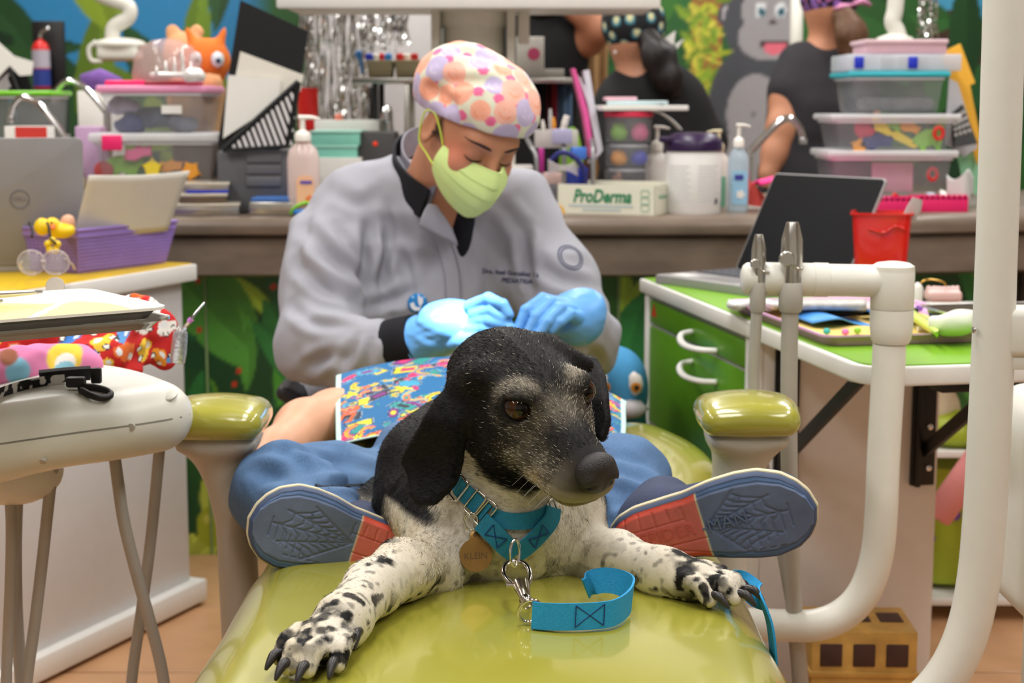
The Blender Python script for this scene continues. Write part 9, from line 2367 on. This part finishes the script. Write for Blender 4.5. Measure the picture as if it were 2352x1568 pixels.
mk('surgical_cap', (V_, F_), P('flower_cap', attr=True, rough=0.8), w2, smooth=True, col=C)
mk('ponytail', hair_form([(W(1490, 95, DM - 0.09), 0.035), (W(1512, 130, DM - 0.12), 0.045), (W(1535, 180, DM - 0.13), 0.040), (W(1548, 215, DM - 0.13), 0.016)], W(1440, 260, DM) - Vector((0.06, 0.26, 0.05)), W(1590, 40, DM) + Vector((0.05, 0.05, 0.08))), P('black_hair', S(20, 12, 13), rough=0.5, noise=0.3, nscale=60), w2, smooth=True)
mk('earring', lathe([(0.0005, -0.006), (0.005, 0), (0.0005, 0.006)], 10, M=Matrix.Translation(W(1413, 120, DM - 0.06))), P('pearl', S(230, 226, 220), rough=0.2), w2, smooth=True)
mk('white_ribbon', [extrude_world([W(x, y, DM - 0.02) for x, y in ((1520, 92), (1552, 70), (1548, 100), (1556, 110))], Vector((0, 0.006, 0))), extrude_world([W(x, y, DM - 0.02) for x, y in ((1545, 105), (1572, 88), (1556, 112))], Vector((0, 0.006, 0)))], CARD, w2)

DT = 5.3
w3 = thing('person', (W(1270, 300, DT).x, DT, 0), 'woman in black with a raised bare arm beside the column', 'person')
SK3 = figure_skin('brown_skin', S(170, 112, 84))
hc = W(1240, -60, DT)
fm = Form((W(1150, 0, DT).x - 0.1, DT - 0.26, 0.0), (W(1420, 0, DT).x + 0.12, DT + 0.26, 1.72), 0.010)
fm.ell(hc, (0.076, 0.09, 0.105), k=0); fm.cap(hc, W(1240, 40, DT), 0.05, 0.055, 0.03)
fm.ell(W(1240, 170, DT), (0.14, 0.10, 0.17), k=0.05); fm.ell(W(1235, 330, DT), (0.135, 0.11, 0.18), k=0.06)
fm.chain([(W(1310, 105, DT), 0.055), (W(1352, 92, DT - 0.05), 0.046), (W(1376, 68, DT - 0.10), 0.040), (W(1340, 32, DT - 0.10), 0.036), (W(1285, 8, DT - 0.08), 0.028)], 0.03)
fm.chain([(W(1180, 110, DT), 0.05), (W(1160, 230, DT), 0.04), (W(1180, 320, DT), 0.03)], 0.03)
for s_ in (-1, 1): fm.chain([((W(1235, 330, DT).x + s_ * 0.08, DT, 0.85), 0.085), ((W(1235, 330, DT).x + s_ * 0.09, DT, 0.05), 0.045)], 0.03)
mk('body', fm.mesh(1), SK3, w3, smooth=True)
fm = Form((W(1150, 0, DT).x - 0.1, DT - 0.26, 0.5), (W(1420, 0, DT).x + 0.1, DT + 0.26, 1.5), 0.009)
fm.ell(W(1240, 150, DT), (0.155, 0.115, 0.19), k=0); fm.ell(W(1238, 330, DT), (0.15, 0.12, 0.20), k=0.06); fm.cap(W(1200, 80, DT), W(1295, 100, DT), 0.06, 0.075, 0.04)
fm.displace(lambda q: 0.014 * (vnoise(q, 12, 9) - 0.5))
mk('black_top', fm.mesh(1), BT, w3, smooth=True)
mk('hair', hair_form([(hc + Vector((0, 0, 0.03)), 0.10), (W(1240, -10, DT - 0.06), 0.07)], hc - Vector((0.2, 0.25, 0.25)), hc + Vector((0.2, 0.2, 0.2))), P('dark_brown_hair', S(60, 40, 32), rough=0.6, noise=0.2), w3, smooth=True)
cx0, cx1 = W(1285, 100, 5.6).x, W(1398, 100, 5.6).x
mk('curtain', sheet(lambda u, v: Vector((cx0 + (cx1 - cx0) * u * (0.85 + 0.15 * v), 5.6 + 0.03 * math.sin(u * 22), 0.55 + 1.1 * v)), 40, 4, 0.006), P('tan_curtain', S(166, 130, 88), rough=0.9, noise=0.06), smooth=True, label='tan hanging curtain behind the woman with raised arm', cat='curtain')

# ================================================================ back of the room
TINS = P('silver_tinsel', S(214, 214, 212), rough=0.12, metal=1.0)
def tinsel(label, px0, px1, py1, D, n, seed, name='tinsel_curtain'):
  r = np.random.default_rng(seed); g = []
  for i in range(n):
    px = px0 + (px1 - px0) * r.random(); y1 = py1 * (0.75 + 0.3 * r.random()) if py1 < 200 else py1
    a = W(px, -40, D + 0.05 * r.random()); b = W(px + 4 * r.normal(), y1, D + 0.05 * r.random())
    pts = [a.lerp(b, t) + Vector((0.004 * math.sin(t * 9 + i), 0.004 * math.cos(t * 7 + i), 0)) for t in np.linspace(0, 1, 26)]
    ph = r.random() * 6.28; tw = 9 + 8 * r.random()
    sd = [Vector((math.cos(ph + tw * t), math.sin(ph + tw * t), 0)) for t in np.linspace(0, 1, 26)]
    g.append(strap(pts, 0.007, 0.0004, sd))
  return mk(name, g, TINS, smooth=False, label=label, cat='tinsel', kind='stuff')
tinsel('long silver tinsel curtain behind the red cup', 682, 842, 292, 5.2, 70, 1)
tinsel('short silver tinsel strands under the white head panel', 842, 935, 120, 5.2, 34, 2)
tinsel('silver tinsel strands above the tall stack of boxes', 2112, 2152, 92, 5.2, 14, 3)
cab = thing('tall_cabinet', (W(850, 200, 5.7).x, 5.75, 0), 'pale grey tall cabinet behind the tinsel', 'cabinet')
x0, x1 = W(700, 100, 5.7).x, W(1010, 100, 5.7).x
mk('body', box(x1 - x0, 0.4, 1.9, ((x0 + x1) / 2, 5.9, 0), 0.006), P('pale_grey_metal', S(190, 186, 186), rough=0.5, noise=0.03), cab)
for k in range(2):
  xx = x0 + (x1 - x0) * (0.25 + 0.5 * k)
  d = mk('door', box((x1 - x0) * 0.47, 0.02, 1.8, (xx, 5.69, 0.05), 0.004), P('pale_grey_door', S(200, 196, 196), rough=0.5), cab)
  mk('handle', box(0.012, 0.02, 0.14, (xx + (0.12 if k == 0 else -0.12), 5.67, 1.05), 0.003), BLACK, d)
mk('dark_slot', box(0.05, 0.01, 0.16, (W(912, 40, 5.66).x, 5.68, W(912, 70, 5.66).z), 0.002), P('slot_dark', S(70, 68, 74), rough=0.5), cab)

fe = thing('fire_extinguisher', W(97, 205, 5.2), 'red fire extinguisher with blue label on a dark backboard', 'fire extinguisher')
fc = W(97, 204, 5.2); ht = W(97, 90, 5.2).z - fc.z
mk('cylinder', lathe([(0.024, 0), (0.027, 0.006), (0.027, ht * 0.80), (0.020, ht * 0.92), (0.009, ht * 0.97), (0.009, ht)], 24, M=Matrix.Translation(fc)), REDP, fe, smooth=45)
mk('label', lathe([(0.0274, ht * 0.05), (0.0274, ht * 0.40)], 24, M=Matrix.Translation(fc), cap=False), P('ext_blue', S(40, 60, 140), rough=0.4), fe)
mk('label_upper', lathe([(0.0274, ht * 0.42), (0.0274, ht * 0.78)], 24, M=Matrix.Translation(fc), cap=False), P('ext_white', S(180, 176, 190), rough=0.4), fe)
mk('valve', tube(smooth_path([fc + Vector((0, 0, ht)), fc + Vector((0.004, 0, ht + 0.02)), fc + Vector((0.03, 0, ht + 0.034))], 4), 0.006, 8), CHROME, fe, smooth=True)
mk('backboard', box(0.10, 0.02, 0.26, (fc.x + 0.01, fc.y + 0.06, fc.z - 0.05), 0.004), BLACK, fe)
mk('extinguisher_stand', box(0.14, 0.10, fc.z - 0.001, (fc.x, fc.y, 0), 0.006), P('stand_dark', S(40, 50, 40), rough=0.7), label='dark green stand under the fire extinguisher', cat='stand')

def ceiling_lamp(label, pts, head, D):
  t = thing('dental_lamp', W(*head, D), label, 'lamp', 'far dental lamps')
  mk('arm', tube(smooth_path([W(x, y, D) for x, y in pts], 5), 0.022, 12), UW, t, smooth=True)
  return t
fl_ = ceiling_lamp('white dental lamp hanging by the blue mural sky', [(150, -60), (235, -10), (292, 12), (295, 40), (262, 62), (258, 92)], (275, 110), 4.9)
c = W(275, 112, 4.9)
fm = Form(c - Vector((0.13, 0.1, 0.07)), c + Vector((0.13, 0.1, 0.06)), 0.005)
fm.ell(c + Vector((0, 0, 0.012)), (0.078, 0.06, 0.020), k=0); fm.box(c - Vector((0.0, 0, 0.015)), (0.060, 0.045, 0.018), rad=0.012, k=0.01)
mk('lamp_head', fm.mesh(2), UW, fl_, smooth=True)
mk('lens', box(0.10, 0.07, 0.012, c - Vector((0, 0, 0.036)), 0.004), P('amber_lens', S(206, 170, 130), rough=0.2), fl_)
mk('grip', tube(smooth_path([c + Vector((-0.06, -0.03, 0.02)), c + Vector((-0.082, -0.03, 0.0)), c + Vector((-0.076, -0.03, -0.034)), c + Vector((-0.045, -0.03, -0.036))], 5), 0.007, 8), UW, fl_, smooth=True)
f2_ = ceiling_lamp('white lamp arm above the dusty pink case', [(2062, -60), (2056, 20), (2050, 50), (2060, 72), (2066, 92)], (2060, 90), 4.4)
mk('lamp_head', lathe([(0.02, -0.02), (0.05, -0.012), (0.046, 0.006), (0.02, 0.016)], 20, M=Matrix.Translation(W(2055, 92, 4.4))), UW, f2_, smooth=True)
mk('wall_pole', tube([W(1832, -80, 5.55), W(1828, 120, 5.55), W(1826, 400, 5.55), W(1824, 900, 5.55)], 0.021, 14), UW, smooth=True, label='slim white pole in front of the painted ape', cat='pole')

# ================================================================ low things on the right and beside the chair
gbx = thing('gold_box', Wz(1990, 1560, 0.0), 'gold painted box with brown window squares on the floor', 'box')
GOLD = P('gold_paint', S(204, 160, 84), rough=0.45, metal=0.25, noise=0.15, nscale=30, bump=0.3, bscale=150); BRN = P('brown_window', S(74, 48, 40), rough=0.7, noise=0.15)
gx_ = W(1990, 1450, 2.45); GHt = gx_.z; GWd = W(2112, 1450, 2.45).x - W(1868, 1450, 2.45).x
Mgx = Matrix.Translation((gx_.x, 2.45 + 0.065, 0)) @ Matrix.Rotation(math.radians(-2), 4, 'Z')
mk('box_body', box(GWd, 0.13, GHt, (0, 0, 0), 0.004, M=Mgx), GOLD, gbx)
for i in range(3):
  for j in range(4):
    zz = GHt - 0.056 - j * 0.070
    mk('window', box(0.034, 0.004, 0.036, ((i - 1) * GWd * 0.31, -0.0655, zz), 0.002, M=Mgx), BRN, gbx)
  mk('top_window', box(0.036, 0.045, 0.003, ((i - 1) * GWd * 0.31, 0.005, GHt - 0.001), 0.001, M=Mgx), BRN, gbx)
for j in range(1, 4): mk('gold_beam', box(GWd + 0.006, 0.136, 0.010, (0, 0, GHt - 0.004 - j * 0.070), 0.002, M=Mgx), GOLD, gbx)

rk = thing('toy_rack', (0.90, 3.35, 0), 'white metal toy rack behind the green cart', 'rack')
RX0, RX1, RY0, RY1 = W(2120, 900, 3.2).x, W(2260, 900, 3.2).x + 0.12, 3.2, 3.5
for x in (RX0, RX1 - 0.12, RX1):
  for y in (RY0, RY1): mk('post', box(0.018, 0.018, 0.74, (x, y, 0), 0.002), PWHITE, rk)
for z in (W(2170, 1050, 3.2).z, 0.14, 0.70): mk('shelf_bar', [box(RX1 - RX0, 0.012, 0.014, ((RX0 + RX1) / 2, RY0, z), 0.002), box(RX1 - RX0, 0.012, 0.014, ((RX0 + RX1) / 2, RY1, z), 0.002), box(RX1 - RX0, RY1 - RY0, 0.003, ((RX0 + RX1) / 2, (RY0 + RY1) / 2, z + 0.004), 0)], PWHITE, rk)
shz = W(2170, 1050, 3.2).z + 0.008
def plush(label, c, parts, mats, name='plush_toy'):
  t = thing(name, c, label, 'plush toy')
  lo = np.min([np.array(p) - max(r) for p, r in parts], 0) - 0.03; hi = np.max([np.array(p) + max(r) for p, r in parts], 0) + 0.03
  f = Form(lo, hi, 0.006)
  for p, r in parts: f.ell(p, r, k=0.02)
  mk('body', f.mesh(2), mats, t, smooth=True); return t
c = Vector((W(2160, 960, 3.3).x, 3.34, shz))
pd = plush('white and cream plush bear on the toy rack', c, [(c + Vector((0, 0, 0.06)), (0.05, 0.05, 0.06)), (c + Vector((0, -0.02, 0.16)), (0.045, 0.045, 0.045)), (c + Vector((-0.035, -0.03, 0.02)), (0.02, 0.035, 0.02)), (c + Vector((0.035, -0.03, 0.02)), (0.02, 0.035, 0.02))], P('cream_plush', S(222, 204, 176), rough=0.95, noise=0.06))
for s_ in (-1, 1): mk('ear', lathe([(0.0005, -0.016), (0.014, -0.008), (0.016, 0), (0.012, 0.012), (0.0005, 0.018)], 14, M=Matrix.Translation(c + Vector((s_ * 0.036, -0.01, 0.20)))), P('black_plush', S(30, 28, 32), rough=0.95), pd, smooth=True)
mk('head_patch', lathe([(0.0005, -0.04), (0.035, -0.02), (0.042, 0), (0.03, 0.028), (0.0005, 0.04)], 18, M=Matrix.Translation(c + Vector((0.008, -0.03, 0.215)))), P('white_plush', S(226, 224, 230), rough=0.95), pd, smooth=True)
tbz = 0.16
tb = thing('green_toy_tub', (W(2185, 1080, 3.3).x, 3.34, tbz), 'yellow green toy tub with purple dots on the toy rack', 'tub')
GT = P('olive_lime', S(164, 178, 46), rough=0.5)
mk('tub_wall', lathe([(0.075, 0), (0.095, shz - tbz - 0.05), (0.098, shz - tbz - 0.045), (0.09, shz - tbz - 0.046)], 28, M=Matrix.Translation((W(2185, 1080, 3.3).x, 3.35, tbz))), GT, tb, smooth=40)
for k in range(3): mk('purple_dot', lathe([(0.012, 0), (0.010, 0.003), (0.0004, 0.004)], 12, M=frame((W(2185, 1080, 3.3).x + 0.05 * (k - 1), 3.35 - 0.092, tbz + 0.10 + 0.05 * (k % 2)), (1, 0, 0), z=(0, -1, 0))), P('violet_dot', S(110, 60, 150), rough=0.5), tb)
mk('lime_toy', lathe([(0.05, 0), (0.075, 0.02), (0.065, 0.05), (0.0005, 0.07)], 20, M=Matrix.Translation((W(2195, 1040, 3.3).x, 3.30, shz))), GT, smooth=True, label='yellow green toy turtle shell at the foot of the plush bear', cat='toy')
a, b = W(2150, 1190, 3.05), W(2225, 1085, 3.05)
mk('pink_roll', tube([a, a.lerp(b, 0.05), a.lerp(b, 0.95), b + Vector((0.05, 0, 0.08))], [0.022, 0.028, 0.028, 0.026], 18), P('salmon_vinyl', S(222, 142, 140), rough=0.5), smooth=50, label='pink rolled mat leaning low behind the cart', cat='mat')

dp = thing('plush_toy', W(1420, 1000, 3.05), 'blue big-eyed dolphin plush beside the drawer cart', 'plush toy')
c = W(1412, 890, 3.08)
fm = Form((c.x - 0.16, 2.85, 0.0), (c.x + 0.16, 3.3, c.z + 0.13), 0.007)
fm.ell(c + Vector((0, 0, 0.01)), (0.062, 0.07, 0.070), k=0); fm.cap(c - Vector((0, 0, 0.03)), c - Vector((-0.02, 0, 0.16)), 0.055, 0.055, 0.03); fm.cap(c - Vector((-0.02, 0, 0.16)), (c.x + 0.01, 3.1, 0.07), 0.06, 0.065, 0.03)
fm.cap((c.x + 0.06, 3.06, c.z - 0.12), (c.x + 0.09, 3.02, c.z - 0.20), 0.022, 0.012, 0.02); fm.cap((c.x - 0.05, 3.06, c.z - 0.12), (c.x - 0.09, 3.02, c.z - 0.20), 0.022, 0.012, 0.02)
mk('body', fm.mesh(2), P('blue_plush', S(66, 140, 190), rough=0.9, noise=0.06), dp, smooth=True)
mk('snout', lathe([(0.0005, -0.02), (0.026, -0.014), (0.040, 0), (0.026, 0.014), (0.0005, 0.02)], 20, M=Matrix.Translation(c + Vector((0.020, -0.055, -0.030)))), P('pale_plush', S(196, 190, 196), rough=0.9), dp, smooth=True)
for s_ in (-1, 1):
  e = c + Vector((s_ * 0.028 + 0.004, -0.056, 0.016))
  ew = mk('eye', lathe([(0.0005, -0.024), (0.014, -0.015), (0.018, 0), (0.013, 0.016), (0.0005, 0.024)], 18, M=Matrix.Translation(e), sy=0.6), P('plush_eye_white', S(220, 212, 206), rough=0.4), dp, smooth=True)
  mk('iris', lathe([(0.0095, 0), (0.009, 0.002), (0.0003, 0.003)], 16, M=frame(e + Vector((0.003, -0.0105, -0.004)), (1, 0, 0), z=(0.1, -1, 0))), P('amber_iris', S(206, 130, 40), rough=0.2), ew)
  mk('pupil', lathe([(0.0045, 0), (0.004, 0.002), (0.0003, 0.003)], 14, M=frame(e + Vector((0.004, -0.0138, -0.004)), (1, 0, 0), z=(0.1, -1, 0))), BLACK, ew)
